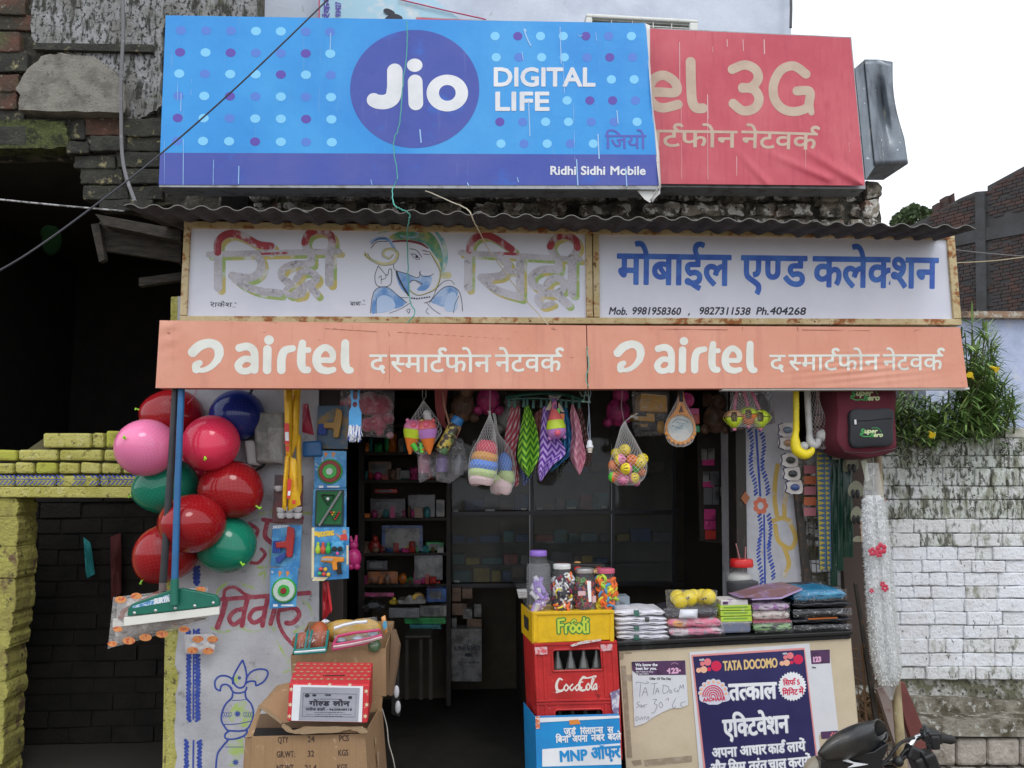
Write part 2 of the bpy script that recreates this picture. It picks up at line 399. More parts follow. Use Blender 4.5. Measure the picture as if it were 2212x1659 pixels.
slab=jag([(58,150),(88,122),(130,114),(205,122),(242,150),(266,178),(272,228),(268,243),(160,239),(40,237),(44,205),(34,190),(46,168)],2.5,4)
obj('cement_slab',MB().ppoly(slab,Yw-.12,.115),m_slab,ow)
obj('stair_edge',MB().ppoly([(70,92),(330,96),(330,112),(72,106)],Yw-.08,.05),m_gbrick,ow)
bricks=[(-60,-40,52,28,0),(-70,33,66,66,0),(-60,70,40,110,0),(-50,114,58,154,1),(0,160,38,196,0),(-60,198,34,232,0),(-70,162,-6,196,0),(-60,236,50,268,1),(184,254,262,290,0),(268,256,352,292,1),(196,294,268,324,1),(274,294,350,324,1),(146,306,190,330,1),(160,338,248,362,1),(254,330,352,360,1),(172,366,262,396,1),(268,366,350,396,1),(180,402,276,430,1),(282,402,350,430,1),(215,434,330,452,1),(60,262,118,300,1),(122,262,180,298,1),(-60,272,54,312,1),(60,303,142,318,1)]
for a in bricks:
 q=[(a[0]+random.uniform(-2,2),a[1]+random.uniform(-2,2)),(a[2]+random.uniform(-2,2),a[1]+random.uniform(-2,2)),(a[2]+random.uniform(-2,2),a[3]+random.uniform(-2,2)),(a[0]+random.uniform(-2,2),a[3]+random.uniform(-2,2))]
 obj('brick',MB().ppoly(jag([(q[0][0]-1.5,q[0][1]-1.5),(q[1][0]+1.5,q[1][1]-1.5),(q[2][0]+1.5,q[2][1]+1.5),(q[3][0]-1.5,q[3][1]+1.5)],1.8,4),Yw-random.uniform(.02,.07),.1),(m_obrick,m_gbrick)[a[4]],ow,bevel=.008,seg=2)
obj('moss_ledge',MB().ppoly(jag([(-300,262),(70,258),(140,262),(150,318),(80,320),(-300,324)],3,6),Yw-.06,.12),M('green_moss',(.10,.12,.04),1,[((.035,.04,.02),14,.42,.6),((.18,.2,.08),40,.55,.7)],bump=3,bs=50),ow)
m_stone=M('lichen_stone',(.33,.29,.23),.95,[((.08,.072,.06),8,.44,.58),((.34,.17,.11),5,.60,.68,(1,1,1),.6),((.72,.70,.64),11,.53,.58),((.05,.045,.04),40,.58,.64)],bump=4,bs=26)
u=545
while u<1890:
 w=random.uniform(46,92)
 for v0,v1 in((398,428),(431,462),(465,500)):
  du=random.uniform(-16,16);a,b=u+du,min(1896,u+w-3+du)
  if b-a<14:continue
  q=[(a+rnd()*6,v0+rnd()*5+u*.004),(b-rnd()*6,v0+rnd()*5+u*.004),(b-rnd()*5,v1-rnd()*4+u*.004),(a+rnd()*5,v1-rnd()*4+u*.004)]
  obj('stone',MB().ppoly(jag(q,4.5,4),Yw-random.uniform(.0,.12),.14),m_stone,ow,bevel=.014,seg=2)
 u+=w
for q in[[(1872,388),(1898,392),(1908,405),(1904,424),(1874,430)],[(1868,432),(1900,428),(1902,445),(1896,468),(1868,470)]]:
 obj('stone',MB().ppoly(jag(q,2,3),Yw-.1,.3),m_stone,ow,bevel=.02)
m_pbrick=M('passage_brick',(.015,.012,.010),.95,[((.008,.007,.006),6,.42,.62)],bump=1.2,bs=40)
XA=W(-330,900,5.6).x;XW=W(382,1100,5.2).x
zt=W(0,322,5.5).z
pw=thing('passage_walls','dim brick walls enclosing the dark passage left of the shop','wall',(-2.6,8.6,0))
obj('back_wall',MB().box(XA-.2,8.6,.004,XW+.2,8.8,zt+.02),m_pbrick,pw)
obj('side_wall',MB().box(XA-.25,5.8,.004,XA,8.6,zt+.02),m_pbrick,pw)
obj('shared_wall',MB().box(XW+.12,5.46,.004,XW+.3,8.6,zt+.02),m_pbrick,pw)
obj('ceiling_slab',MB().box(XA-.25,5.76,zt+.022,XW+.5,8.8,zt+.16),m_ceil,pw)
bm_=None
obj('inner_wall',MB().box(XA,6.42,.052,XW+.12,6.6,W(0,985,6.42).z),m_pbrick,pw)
for r in range(17):
 for c in range(8):
  x0=XW+.1-c*.31-(r%2)*.15;z0=.06+r*.118
  mb=MB().box(x0-.29-rnd()*.015,6.395+rnd()*.02,z0,x0,6.42,z0+.10+rnd()*.01)
  obj('brick',mb,m_pbrick,pw)
tag(obj('passage_floor',MB().box(XA-.2,5.45,.004,XW+.3,8.6,.05),M('shade_dark_earth',(.035,.03,.025),.9,bump=.6)),kind='structure')  # floor coloured dark to stand in for shade in the passage
m_wood=M('weathered_wood',(.045,.038,.03),.9,[((.02,.018,.015),9,.42,.62,(1,1,6))],bump=.8,bs=30)
bw=thing('roof_beam','weathered timber beam under the left end of the corrugated roof','beam',W(300,560,5.0))
obj('beam',MB().qbox([(205,462),(392,496),(390,520),(225,486)],5.0,.1),m_wood,bw)
obj('board',MB().qbox([(214,478),(392,522),(390,566),(218,540)],5.12,.04),m_wood,bw)
obj('board',MB().qbox([(196,484),(214,482),(226,560),(214,566)],5.06,.05),m_wood,bw)
obj('board',MB().qbox([(300,600),(392,588),(392,604),(300,618)],5.2,.05),m_wood,bw)
m_yel=M('yellow_limewash',(.54,.51,.15),.9,[((.42,.40,.09),6,.44,.64),((.62,.59,.26),18,.55,.7),((.16,.14,.06),24,.57,.66),((.07,.06,.035),40,.62,.68)],bump=1.6,bs=50)
m_yel2=M('yellow_limewash_green',(.44,.45,.07),.9,[((.25,.24,.05),9,.5,.66)],bump=1.0,bs=50)
m_yel3=M('flaked_yellow_brown',(.44,.42,.11),.95,[((.30,.27,.08),5,.42,.6),((.16,.10,.06),7,.54,.64),((.05,.045,.03),16,.60,.68)],bump=2.5,bs=30)
m_bluep=M('blue_wall_paint',(.035,.07,.36),.8,[((.08,.13,.40),30,.45,.7)])
yp=thing('yellow_brick_parapet','yellow limewashed brick parapet with blue leaf border over the passage opening','wall',W(150,1045,5.62))
Yp=5.6
rows=[(933,968,[(92,196),(199,224),(228,310),(313,380)]),(968,996,[(-40,36),(39,124),(127,219),(223,300),(304,380)]),(997,1024,[(-40,28),(31,73),(76,123),(126,170),(173,215),(218,262),(265,306),(309,350),(352,380)]),(1025,1052,[(-60,28),(31,118),(121,211),(215,305),(308,380)])]
for v0,v1,L in rows:
 for a,b in L:
  t=random.uniform(-2,2);dv=-4 if(v0<960 and a>220)else 0
  q=[(a+rnd()*2,v0+2+t+dv),(b-rnd()*2,v0+2+rnd()*3+dv),(b-rnd(),v1-1),(a+rnd(),v1-1-rnd())]
  obj('brick',MB().qbox(q,Yp-random.uniform(0,.025),.2),(m_yel2 if rnd()<.15 else m_yel),yp,bevel=.014,seg=2)
obj('lintel',MB().qbox([(-60,1052),(384,1052),(384,1076),(-60,1074)],Yp-.04,.26),m_yel,yp,bevel=.008)
obj('mortar',MB().qbox([(96,946),(384,944),(384,1053),(-60,1053)],Yp+.05,.12),M('dark_mortar',(.10,.09,.05),1),yp)
ik=Ink(-5,1020,330,1056,.8)
for i in range(34):
 x=2+i*9.3
 if 134<x<158 or 186<x<196:continue
 ik.stroke([(x,1027),(x+5,1031)],3.2,False);ik.stroke([(x+5,1039),(x-3,1047)],2.4,False)
for a,b in((0,28),(32,132),(160,186),(215,310)):ik.stroke([(a,1035),(b,1036)],1.8,False)
sheet('painted_leaf_border',ik,Yp-.03,m_bluep,yp)
pi_=thing('yellow_brick_pier','yellow limewashed brick pier at the left edge of the picture','wall',W(0,1900,5.62))
v=1076
while v<2250:
 h=random.uniform(58,78)if random.random()<.6 else 40
 edge=42-(v-1085)*.075+random.uniform(-6,6)
 obj('brick',MB().ppoly([(-330,v)]+jag([(-60,v),(edge-4,v),(edge,v+h*.3),(edge-1,v+h*.75),(edge-5,v+h),(-60,v+h)],1.6,3)[:-2]+[(-330,v+h)],5.6+random.uniform(-.016,.01),.25),m_yel3,pi_,bevel=.007,seg=2);v+=h-.5
m_pale=M('pale_lilac_limewash',(.53,.54,.57),.85,[((.42,.42,.45),3,.42,.62),((.28,.28,.27),12,.62,.70),((.12,.12,.11),60,.68,.72)],bump=.35,bs=40)
wl=thing('painted_side_wall','pale lilac wall left of the door with painted pot and Hindi lettering','wall',W(530,2000,5.22))
obj('wall',MB().qbox([(384,640),(688,644),(690,2200),(362,2200)],5.2,.25),m_pale,wl)
ik=Ink(355,830,410,1670,1.2)
e=[(384+random.uniform(-4,4)-(y-830)*.024,y)for y in range(820,1690,22)]
ik.poly([(x-9,y)for x,y in e]+[(x+12+random.uniform(-3,3),y)for x,y in e[::-1]])
sheet('yellow_edge',ik,5.2,m_yel,wl,off=.0005)
obj('jamb_edge',MB().qbox([(368,640),(386,640),(364,2200),(340,2200)],5.22,.2),m_yel,wl,bevel=.01)
ik=Ink(385,1220,450,1670,1)
for(x0,x1,v0,v1)in((418,432,1225,1262),(403,432,1360,1553),(398,436,1600,1670)):
 xc=(x0+x1)/2
 ik.stroke([(xc+1,v0),(xc,v1)],4,False)
 y=v0
 while y<v1:
  ik.stroke([(x0+2,y),(x0+7,y+5)],6.8,False,jit=.6);ik.stroke([(x1-2,y),(x1-8,y+5)],6.8,False,jit=.6);y+=8
for(x,y)in((405,1400),(408,1460),(406,1520)):pass
t=TR(800,2450,2.6024);ik2=Ink(460,1420,700,1670,1,t)
S_=lambda p,w=19:ik2.stroke(p,w)
S_([(440,500),(385,590),(345,680),(360,750),(410,785),(460,765),(485,690),(475,590),(445,500)])
S_([(340,740),(330,690),(270,660),(200,665),(155,720),(165,790),(210,815)]);S_([(210,815),(225,760),(280,750),(330,790)])
S_([(480,690),(530,620),(610,590),(690,600),(705,650),(660,720),(585,760),(575,720),(520,715),(480,735)])
S_([(320,790),(350,830),(410,838),(470,820),(485,780)]);S_([(340,835),(330,890),(270,950),(230,1040),(225,1130),(270,1210),(300,1235)])
S_([(470,830),(480,890),(530,950),(555,1030),(545,1120),(510,1190),(480,1220)]);S_([(335,915),(410,912),(485,905)],7);S_([(240,1165),(380,1160),(540,1130)],8)
S_([(300,1235),(260,1270),(275,1315),(370,1315),(460,1280),(490,1230),(400,1235),(300,1230)]);S_([(300,1320),(230,1400),(180,1480),(165,1620),(160,1700)]);S_([(460,1290),(480,1320)],9);S_([(260,1400),(450,1400)],7)
for cx,cy in((390,1055),(370,1560),(410,680)):
 for k in range(9):
  a=k*.7;r1=14 if cy<700 else 30
  ik2.stroke([(cx+8*math.cos(a),cy+8*math.sin(a)),(cx+r1*math.cos(a),cy+r1*math.sin(a))],10,False)
for sx in(-1,1):
 for k in range(4):ik2.stroke([(390+sx*(60+k*25),1060+k*4-10),(390+sx*(80+k*22),1035)],7,False);ik2.stroke([(390+sx*(60+k*25),1065),(390+sx*(85+k*20),1090)],7,False)
mbp=ik.mesh(lambda u,v:W(u,v,5.1985));ik2.mesh(lambda u,v:W(u,v,5.1985),mb=mbp)
obj('blue_painting',mbp,m_bluep,wl)
m_yg=M('faded_green_paint',(.42,.56,.18),.85,[((.50,.50,.56),16,.42,.58)])
ik=Ink(455,1085,700,1670,1)
t0=TR(0,1850,1.3579)
ik.tr,ik.k=t0,1/1.3579/KK
for p in([(1120,880),(1150,800),(1190,690),(1260,650),(1340,670),(1400,690)],[(1120,880),(1200,920),(1300,900),(1380,920),(1460,890),(1500,940)],[(1300,280),(1380,300),(1450,270),(1690,275)],[(1640,740),(1690,800),(1680,870),(1600,920)],[(1490,900),(1520,1000),(1570,1080)],[(1400,570),(1470,550),(1460,420)],[(1410,610),(1440,590),(1430,650)],[(1540,1140),(1580,1120),(1560,1080)]):ik.stroke(p,14,jit=.5)
ik.poly([(1290,1300),(1340,1300),(1380,1360),(1370,1430),(1300,1430),(1240,1380)],True);ik.poly([(1240,1510),(1320,1500),(1330,1650),(1240,1650)]);ik.poly([(1400,1150),(1440,1130),(1430,1170),(1395,1180)],True);ik.disc(1290,1180,22,26)
sheet('green_painting',ik,5.2,m_yg,wl,off=.0008)
m_redp=M('faded_red_paint',(.36,.055,.09),.85,[((.45,.12,.15),24,.45,.65),((.5,.48,.52),50,.62,.7)])
ik=Ink(460,1110,700,1440,1,t0)
B=lambda p,w=26:ik.stroke(p,w,jit=.25)
B([(1190,745),(1680,708)],24);B([(1215,740),(1225,690),(1275,678),(1330,715),(1390,735)],18);B([(1225,750),(1205,830),(1180,895)],30)
B([(1345,735),(1330,800),(1315,885)],26);B([(1320,795),(1270,810),(1245,850),(1270,880),(1315,850)],24)
B([(1455,735),(1440,800),(1425,885)],26);B([(1435,790),(1380,800),(1355,840),(1380,870),(1428,845)],24);B([(1500,730),(1490,800),(1470,875)],26)
B([(1575,730),(1530,770),(1510,850),(1540,930),(1600,1000)],20);B([(1530,800),(1600,790),(1625,830),(1590,870),(1555,872)],26)
B([(1430,310),(1530,320),(1640,300)],22);B([(1450,330),(1440,400),(1480,440)],26);B([(1350,330),(1400,370),(1360,440),(1330,480)],20);B([(1350,540),(1400,545),(1440,500),(1420,470)],18);B([(1640,310),(1640,330)],12)
sheet('red_lettering',ik,5.2,m_redp,wl,off=.0018)
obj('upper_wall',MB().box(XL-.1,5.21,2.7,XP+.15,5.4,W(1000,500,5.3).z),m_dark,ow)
m_jamb=M('dark_painted_timber',(.022,.017,.014),.5,[((.06,.045,.035),20,.55,.7,(1,1,.3))])
dj=thing('door_frame','dark timber door frame around the shop opening','door frame',W(1100,1900,5.2))
obj('left_post',MB().qbox([(688,640),(742,644),(742,2200),(690,2200)],5.22,.16),m_jamb,dj,bevel=.006)
obj('right_post',MB().qbox([(1586,640),(1608,640),(1626,2200),(1602,2200)],5.16,.16),m_jamb,dj,bevel=.006)
pp=thing('painted_pillar','pale wall pillar right of the opening with blue rope borders and orange flower','pillar',W(1670,1900,5.2))
obj('pillar',MB().qbox([(1604,640),(1716,640),(1752,2200),(1628,2200)],5.2,.5),m_pale,pp)
t=TR(2800,1500,1.6589);ik=Ink(1600,860,1760,1330,1,t)
for(p0,p1)in(((330,365),(365,810)),((405,365),(445,810)),((395,930),(400,1400)),((455,930),(480,1370))):
 for i in range(19):
  f=i/19;x=p0[0]+(p1[0]-p0[0])*f+10*math.sin(f*9);y=p0[1]+(p1[1]-p0[1])*f;ik.stroke([(x-9,y+10),(x+8,y-6)],13,False,jit=.5)
ik.stroke([(372,365),(400,800)],15,False);ik.stroke([(425,930),(432,1400)],12,False)
sheet('blue_rope_border',ik,5.2,m_bluep,pp,off=.0012)
ik=Ink(1600,1055,1700,1135,1,t)
for k in range(7):
 a=k*.9;ik.disc(402+34*math.cos(a),868+40*math.sin(a),17,20)
ik.disc(402,868,20,24,cut=True)
sheet('orange_flower',ik,5.2,M('orange_wall_paint',(.62,.17,.10),.85),pp,off=.0012)
ik=Ink(1600,980,1760,1330,1,t)
for p in([(515,600),(500,700),(495,820),(510,930)],[(575,780),(560,860),(560,940)],[(480,970),(540,950),(600,970)],[(500,1000),(520,1100),(600,1150),(635,1080),(600,990)],[(560,1150),(590,1250),(560,1330)]):ik.stroke(p,30)
sheet('ochre_motif',ik,5.2,M('ochre_wall_paint',(.55,.38,.10),.85,[((.53,.54,.57),12,.5,.68)]),pp,off=.0009)
m_wb=[M('whitewashed_brick_%d'%i,c,.9,[((.70,.71,.72),5,.45,.65),((.20,.21,.13),9,lo,lo+.14,(1.6,1,.8),.8),((.09,.09,.07),26,.62 if lo>.6 else(.55 if lo>.5 else.50),.68 if lo>.5 else.58,(1.5,1,.6),.9)],bump=1.8,bs=30)for i,(c,lo)in enumerate((((.80,.83,.88),.64),((.72,.74,.74),.52),((.60,.64,.60),.46)))]
m_wm=M('whitewashed_mortar',(.52,.52,.50),.95,[((.14,.14,.09),7,.44,.56),((.05,.05,.04),40,.54,.62)],bump=1.5,bs=40)
YR=5.5
ww=thing('whitewashed_brick_wall','whitewashed old brick wall with moss streaks right of the shop','wall',W(2050,1660,YR))
obj('mortar_bed',MB().qbox([(1716,960),(2460,965),(2460,1530),(1735,1530)],YR+.012,.2),m_wm,ww)
tw=TR(3500,1700,1.2098)
courses=[62,148,208,296,362,455,525,590,655,715,780,840,905,970,1035,1105,1170,1235]
for ci in range(len(courses)-1):
 y0,y1=courses[ci],courses[ci+1];soldier=ci in(0,2,4)
 x=-300+(ci%2)*70+random.uniform(-20,20)
 while x<960:
  w=random.uniform(60,90)if soldier else(random.uniform(150,172)if rnd()<.75 else 85)
  a=tw(x+1,y0+1+random.uniform(-2,3));b=tw(x+w-1,y0+1+random.uniform(-2,3));c=tw(x+w-1+random.uniform(-2,3),y1-random.uniform(0,4));d=tw(x+1+random.uniform(0,3),y1-random.uniform(0,4))
  mi=2 if ci<5 else(1 if ci<7 or ci>15 else 0)
  if rnd()<.12:mi=min(2,mi+1)
  obj('brick',MB().ppoly(jag([a,b,c,d],.9,4),YR-random.uniform(0,.022),.05),m_wb[mi],ww,bevel=.006,seg=1);x+=w
mm=M('mossy_plinth',(.30,.28,.23),1,[((.10,.085,.055),7,.42,.56),((.5,.5,.46),22,.56,.64)],bump=2.5,bs=30)
obj('plinth',MB().ppoly(jag([(1740,1505),(2460,1520),(2460,1560),(1745,1550)],3,8),YR-.07,.3),mm,ww)
obj('ledge',MB().ppoly(jag([(1750,1553),(2460,1556),(2460,1592),(1755,1590)],2,10),YR-.26,.4),mm,ww)
m_blk=M('rough_stone_block',(.42,.38,.33),.95,[((.22,.19,.15),7,.45,.62),((.55,.52,.47),20,.55,.68)],bump=1.6,bs=34)
x=1740
for row,(v0,v1)in enumerate(((1594,1656),(1658,1720),(1722,1790))):
 x=1740-row*34
 while x<2440:
  w=random.uniform(62,72);obj('stone_block',MB().qbox([(x+1,v0+1+rnd()*3),(x+w-2,v0+rnd()*3),(x+w-2,v1-1),(x+1,v1-rnd()*2)],YR-.22-rnd()*.03,.3),m_blk,ww,bevel=.02,seg=2);x+=w
bl=thing('pale_blue_wall','pale blue plastered wall with rusty coping behind the flowering bush','wall',W(2150,960,6.6))
m_blue=M('pale_blue_plaster',(.46,.53,.72),.85,[((.36,.42,.58),3,.45,.65),((.55,.58,.66),8,.55,.7),((.25,.26,.25),20,.68,.74)],bump=.4,bs=30)
obj('wall',MB().qbox([(2000,686),(2500,690),(2500,1120),(2000,1120)],6.6,.2),m_blue,bl)
obj('coping',MB().qbox([(2000,671),(2500,675),(2500,688),(2000,685)],6.52,.35),M('rusty_coping',(.30,.20,.13),.9,[((.45,.43,.38),14,.5,.62),((.12,.09,.07),9,.5,.6)],bump=1,bs=40),bl)
obj('ledge_slab',MB().qbox([(2080,922),(2500,930),(2500,949),(2095,945)],5.6,.8),M('ledge_cement',(.55,.54,.46),.9,[((.3,.29,.22),12,.5,.65)],bump=.6),bl,bevel=.01)
bb=thing('brick_building','tall bare red brick building rising at the right edge beyond the wall','building',W(2200,900,14))
m_fm=M('far_mortar',(.08,.078,.078),.95,[((.06,.06,.06),2,.4,.6)],bump=.6,bs=8)
m_fb=[M('far_brick_%d'%i,c,.95,[((.06,.055,.055),3,.42,.62)])for i,c in enumerate(((.080,.047,.040),(.060,.044,.040),(.095,.056,.046),(.052,.048,.048)))]
Pn=W(2420,1043,12.5);Pn.z=0;dn=Vector((-.515,.857,0)).normalized();nrm=Vector((-.857,-.515,0))
def onwall(u,v,off=0):
 d=ray(u,v);P=Pn+nrm*off;tt=(P-EYE).dot(nrm)/d.dot(nrm);return EYE+d*tt
prof=[(1900,520),(1990,476),(2038,448),(2076,427),(2108,414),(2133,412),(2133,402),(2212,359),(2420,240),(2420,1043),(1900,1043)]
obj('wall',MB().poly([onwall(*p)for p in prof],-nrm*.3),m_fm,bb)
def slope(u,v):return-(1043-v)/(u+70)
r=0
bmesh0=None
for k in range(52):
 va=330+k*7.6
 u=2440-(k%2)*10
 while u>1985:
  w=21+random.uniform(-2,2)
  f=lambda uu,vv:1043-(1043-vv)*(uu+70)/2203
  if u>2290 or(u<2060 and va>520):u-=w;continue
  u0,u1=u-w+1.5,u;vt=f(u1,va);topv=np.interp((u0+u1)/2,[p[0]for p in prof[:9]],[p[1]for p in prof[:9]])
  if f((u0+u1)/2,va)>topv+1 and va<690 and not(2104<u0<2128)and not(470<va<500 and u0>2050)and rnd()<.93:
   mb=MB();a=[onwall(u0,f(u0,va),.02),onwall(u1,f(u1,va),.02),onwall(u1,f(u1,va+6.4),.02),onwall(u0,f(u0,va+6.4),.02)]
   mb.hexa(a+[p-nrm*.03 for p in a]);obj('brick',mb,random.choice(m_fb),bb)
  u-=w
obj('cement_pier',MB().poly([onwall(2106,420,.06),onwall(2126,414,.06),onwall(2136,1000,.06),onwall(2112,1000,.06)],-nrm*.1),M('dark_cement',(.075,.08,.085),.95,[((.06,.06,.06),4,.4,.6)],bump=1,bs=9),bb)
obj('cement_band',MB().poly([onwall(2060,506,.045),onwall(2290,458,.045),onwall(2290,490,.045),onwall(2060,532,.045)],-nrm*.08),M('dark_cement',(.1,.1,.1)),bb)
for(u,v,h,w)in((2046,440,22,8),(2030,448,16,9),(2060,432,20,3)):
 obj('loose_brick',MB().qbox([(u-w/2,v-h+6),(u+w/2,v-h+4),(u+w/2+2,v+6),(u-w/2+2,v+6)],onwall(u,v).y,.2),m_fb[0],bb)
ub=thing('pale_upper_building','pale blue-white plastered upper storey behind the signboards','building',W(1100,400,6.6))
m_ub=M('blue_white_plaster',(.62,.68,.78),.85,[((.50,.56,.66),2,.45,.66),((.40,.43,.46),9,.66,.74,(1,1,.4))],bump=.25,bs=30)
obj('wall',MB().qbox([(430,-520),(1684,-520),(1710,90),(430,90)],6.6,2.5),m_ub,ub)
obj('lower_wall',MB().box(W(430,90,6.6).x,6.61,3.2,W(1712,90,6.6).x,8.9,W(1000,92,6.6).z),m_dark,ub)
obj('corner_pipe',MB().tube([W(1704,-500,6.5),W(1709,20,6.5),W(1708,60,6.5)],.012,6),M('dark_pipe',(.08,.08,.09),.5),ub)
# SIGNS, ROOF, CABLES
m_flexb=M('sky_blue_flex',(.035,.33,.78),.42,[((.025,.27,.72),1.2,.4,.65),((.10,.44,.82),.8,.5,.75,(1,1,.4),.7),((.20,.36,.6),9,.62,.78,(3,1,.25),.5)],bump=.5,bs=3.5)
m_indigo=M('indigo_flex',(.05,.085,.40),.45,[((.075,.10,.40),2.5,.4,.65),((.04,.12,.5),3,.58,.66),((.16,.2,.45),9,.62,.78,(3,1,.25),.5)],bump=.5,bs=3.5)
m_wht=M('white_print',(.80,.82,.84),.5,[((.66,.69,.74),4,.4,.7)])
m_ltb=M('light_cyan_print',(.22,.62,.93),.45);m_mid=M('periwinkle_print',(.09,.22,.68),.45);m_vio=M('violet_print',(.11,.07,.42),.45)
m_metal=M('grey_painted_metal',(.34,.36,.38),.5,[((.18,.17,.15),12,.5,.68)],metal=.3)
def quadmap(q,Y):
 P=[W(a[0],a[1],Y)for a in q];return P
YJ=4.98
js=thing('blue_signboard','large blue signboard with white-on-indigo disc and dotted print','signboard',W(880,405,YJ))
qJ=[(358,33),(1395,50),(1423,400),(343,399)]
obj('backing_box',MB().qbox([(359,35),(1394,52),(1425,409),(344,404)],YJ+.004,.16),m_metal,js)
def strip4(q,f0,f1,Y,n=24):
 mb=MB();L=lambda a,b,t:(a[0]+(b[0]-a[0])*t,a[1]+(b[1]-a[1])*t)
 def fn(s,t):
  a=L(q[0],q[1],s);b=L(q[3],q[2],s);p=L(a,b,f0+(f1-f0)*t);w=W(p[0],p[1],Y);return w
 return mb.grid(fn,n,8)
obj('blue_flex',strip4(qJ,0,.811,YJ),m_flexb,js)
obj('indigo_band',strip4(qJ,.811,1,YJ),m_indigo,js)
t1=TR(0,0,1.58);t2=TR(1300,0,1.58)
inks={k:Ink(355,40,745,330,1.2,t1)for k in 'LpD'}
rowsL=['pppLLpp','DLDppDL','LpLLDLp','pLDpLpL','DLpLLDL','pLLDLpL']
x0s=[1143,1303,1460,1618,1775,1932,2085];x5=[1118,1283,1448,1612,1775,1935,2097];ys=[192,330,465,605,745,890]
for r in range(6):
 for c in range(7):x=x0s[c]+(x5[c]-x0s[c])*r/5;inks[rowsL[r][c]].disc(x,ys[r]+c*1.5,32,27)
ink2={k:Ink(940,50,1400,335,1.2,t2)for k in 'LpD'}
R2={228:('LDLLDpL',1075,143.5),362:('LpLLpDp',1082,143.5),502:('.....LL',1090,144),635:('...LDDp',1098,144),770:('DpLLppL',1105,144.5),908:('LpLpL..',1112,146)}
for y,(st,x0,dx)in R2.items():
 for c,ch in enumerate(st):
  if ch!='.':ink2[ch].disc(x0+dx*c,y,29,27)
for k,mt,nm in(('L',m_ltb,'cyan_dots'),('p',m_mid,'periwinkle_dots'),('D',m_vio,'violet_dots')):
 [sheet('',i_,YJ,mt,js,off=.0008,split='printed_dot')for i_ in(inks[k],ink2[k])]
ik=Ink(750,60,1050,325,1,t2);ik.disc(567,562,408,373);sheet('indigo_disc',ik,YJ,m_indigo,js,off=.001)
ik=Ink(780,90,1400,400,.8,t2)
ik.stroke([(442,452),(441,520),(438,570),(425,618),(385,643),(335,643),(308,632)],[96,96,96,96,92,90,88]);ik.stroke([(441,450),(441,560)],97,False)
ik.stroke([(570,518),(574,650)],93,False);ik.disc(567,412,49,42)
ik.disc(773,588,131,116);ik.disc(773,587,53,50,cut=True)
ik.text('DIGITAL',(1058,542),(1706,543),112,w=5);ik.text('LIFE',(1066,696),(1420,696),112,w=5)
ik.text('Ridhi Sidhi Mobile',(1420,1103),(2027,1104),52,w=2.2)
sheet('',ik,YJ,m_wht,js,off=.0022,split='letter')
ik=Ink(1300,280,1400,335,.8,t2);ik.text('जियो',(1772,938),(2028,938),82,w=.6);
ik=Ink(1300,275,1400,335,.8,t2);ik.text('जिया',(-999,0),(-998,0),1)
ik.F[:]=-3;ik.text('िजयो',(1770,938),(2028,938),84,w=1.2);sheet('hindi_lettering',ik,YJ,M('indigo_print',(.10,.12,.50),.5),js,off=.0022)
ik=Ink(355,50,1425,402,1.2,t1)
for x,y0,y1,w in((1145,590,700,5),(1160,880,1170,4),(1125,480,640,3),(1040,890,1160,4),(1350,1010,1170,4),(1510,1050,1160,6),(2090,210,310,6),(1210,500,600,3)):ik.stroke([(x,y0),(x-3,y1)],w,False,jit=.15)
ik.tr=t2
for x,y0,y1,w in((1262,185,195,9),(1485,170,400,6),(1505,400,590,4),(1287,640,860,7),(1570,640,1010,3),(1725,850,1000,8),(1845,700,780,7),(1590,1010,1170,7),(1900,1060,1180,6),(600,820,900,8),(900,1155,1175,7),(290,1135,1170,4),(1245,330,380,5),(1215,1120,1150,5),(1710,200,260,4)):ik.stroke([(x,y0),(x+8,y1)],w,False,jit=.15)
ik.stroke([(1258,185),(1275,235),(1300,288)],9);ik.stroke([(1600,215),(1610,230),(1628,222)],4)
sheet('',ik,YJ,M('chalky_streaks',(.35,.58,.86),.8),js,off=.003,split='dropping')
mb=MB();fl=[(1393,50),(1400,130),(1408,230),(1415,320),(1424,400),(1404,432)];fr=[(1404,55),(1404,130),(1410,230),(1424,330),(1428,405),(1410,438)]
def flap(s,t):
 i=t*(len(fl)-1);k=min(int(i),len(fl)-2);f=i-k
 a=(fl[k][0]+(fl[k+1][0]-fl[k][0])*f,fl[k][1]+(fl[k+1][1]-fl[k][1])*f);b=(fr[k][0]+(fr[k+1][0]-fr[k][0])*f,fr[k][1]+(fr[k+1][1]-fr[k][1])*f)
 return W(a[0]+(b[0]-a[0])*s,a[1]+(b[1]-a[1])*s,YJ-.004+.05*s+.012*math.sin(t*14+s*2))
mb.grid(flap,4,30);obj('torn_flap',mb,M('flex_backing',(.72,.72,.70),.55,[((.45,.36,.26),18,.62,.72)]),js,smooth=True,solid=.002)
obj('hanging_corner',MB().ppoly([(1375,410),(1426,404),(1426,418),(1404,438),(1392,430)],YJ+.03,.003),M('flex_backing',(.7,.7,.7)),js)
YK=5.14
rs=thing('red_signboard','wide faded red signboard with beige lettering behind the blue sign','signboard',W(1600,405,YK))
qK=[(900,38),(1837,82),(1868,401),(880,392)]
obj('backing_box',MB().qbox([(898,36),(1839,80),(1870,408),(880,398)],YK+.03,.16),m_metal,rs)
def foldz(u,v):
 a=0
 for(x0,y0,x1,y1,w,h)in((1700,300,1862,398,9,.02),(1640,322,1790,386,8,.016),(1585,318,1660,398,7,.014),(1800,335,1864,398,6,.012)):
  dx,dy=x1-x0,y1-y0;t=max(0,min(1,((u-x0)*dx+(v-y0)*dy)/(dx*dx+dy*dy)));d=math.hypot(u-x0-t*dx,v-y0-t*dy);a+=h*math.exp(-(d/w)**2)*t
 return a
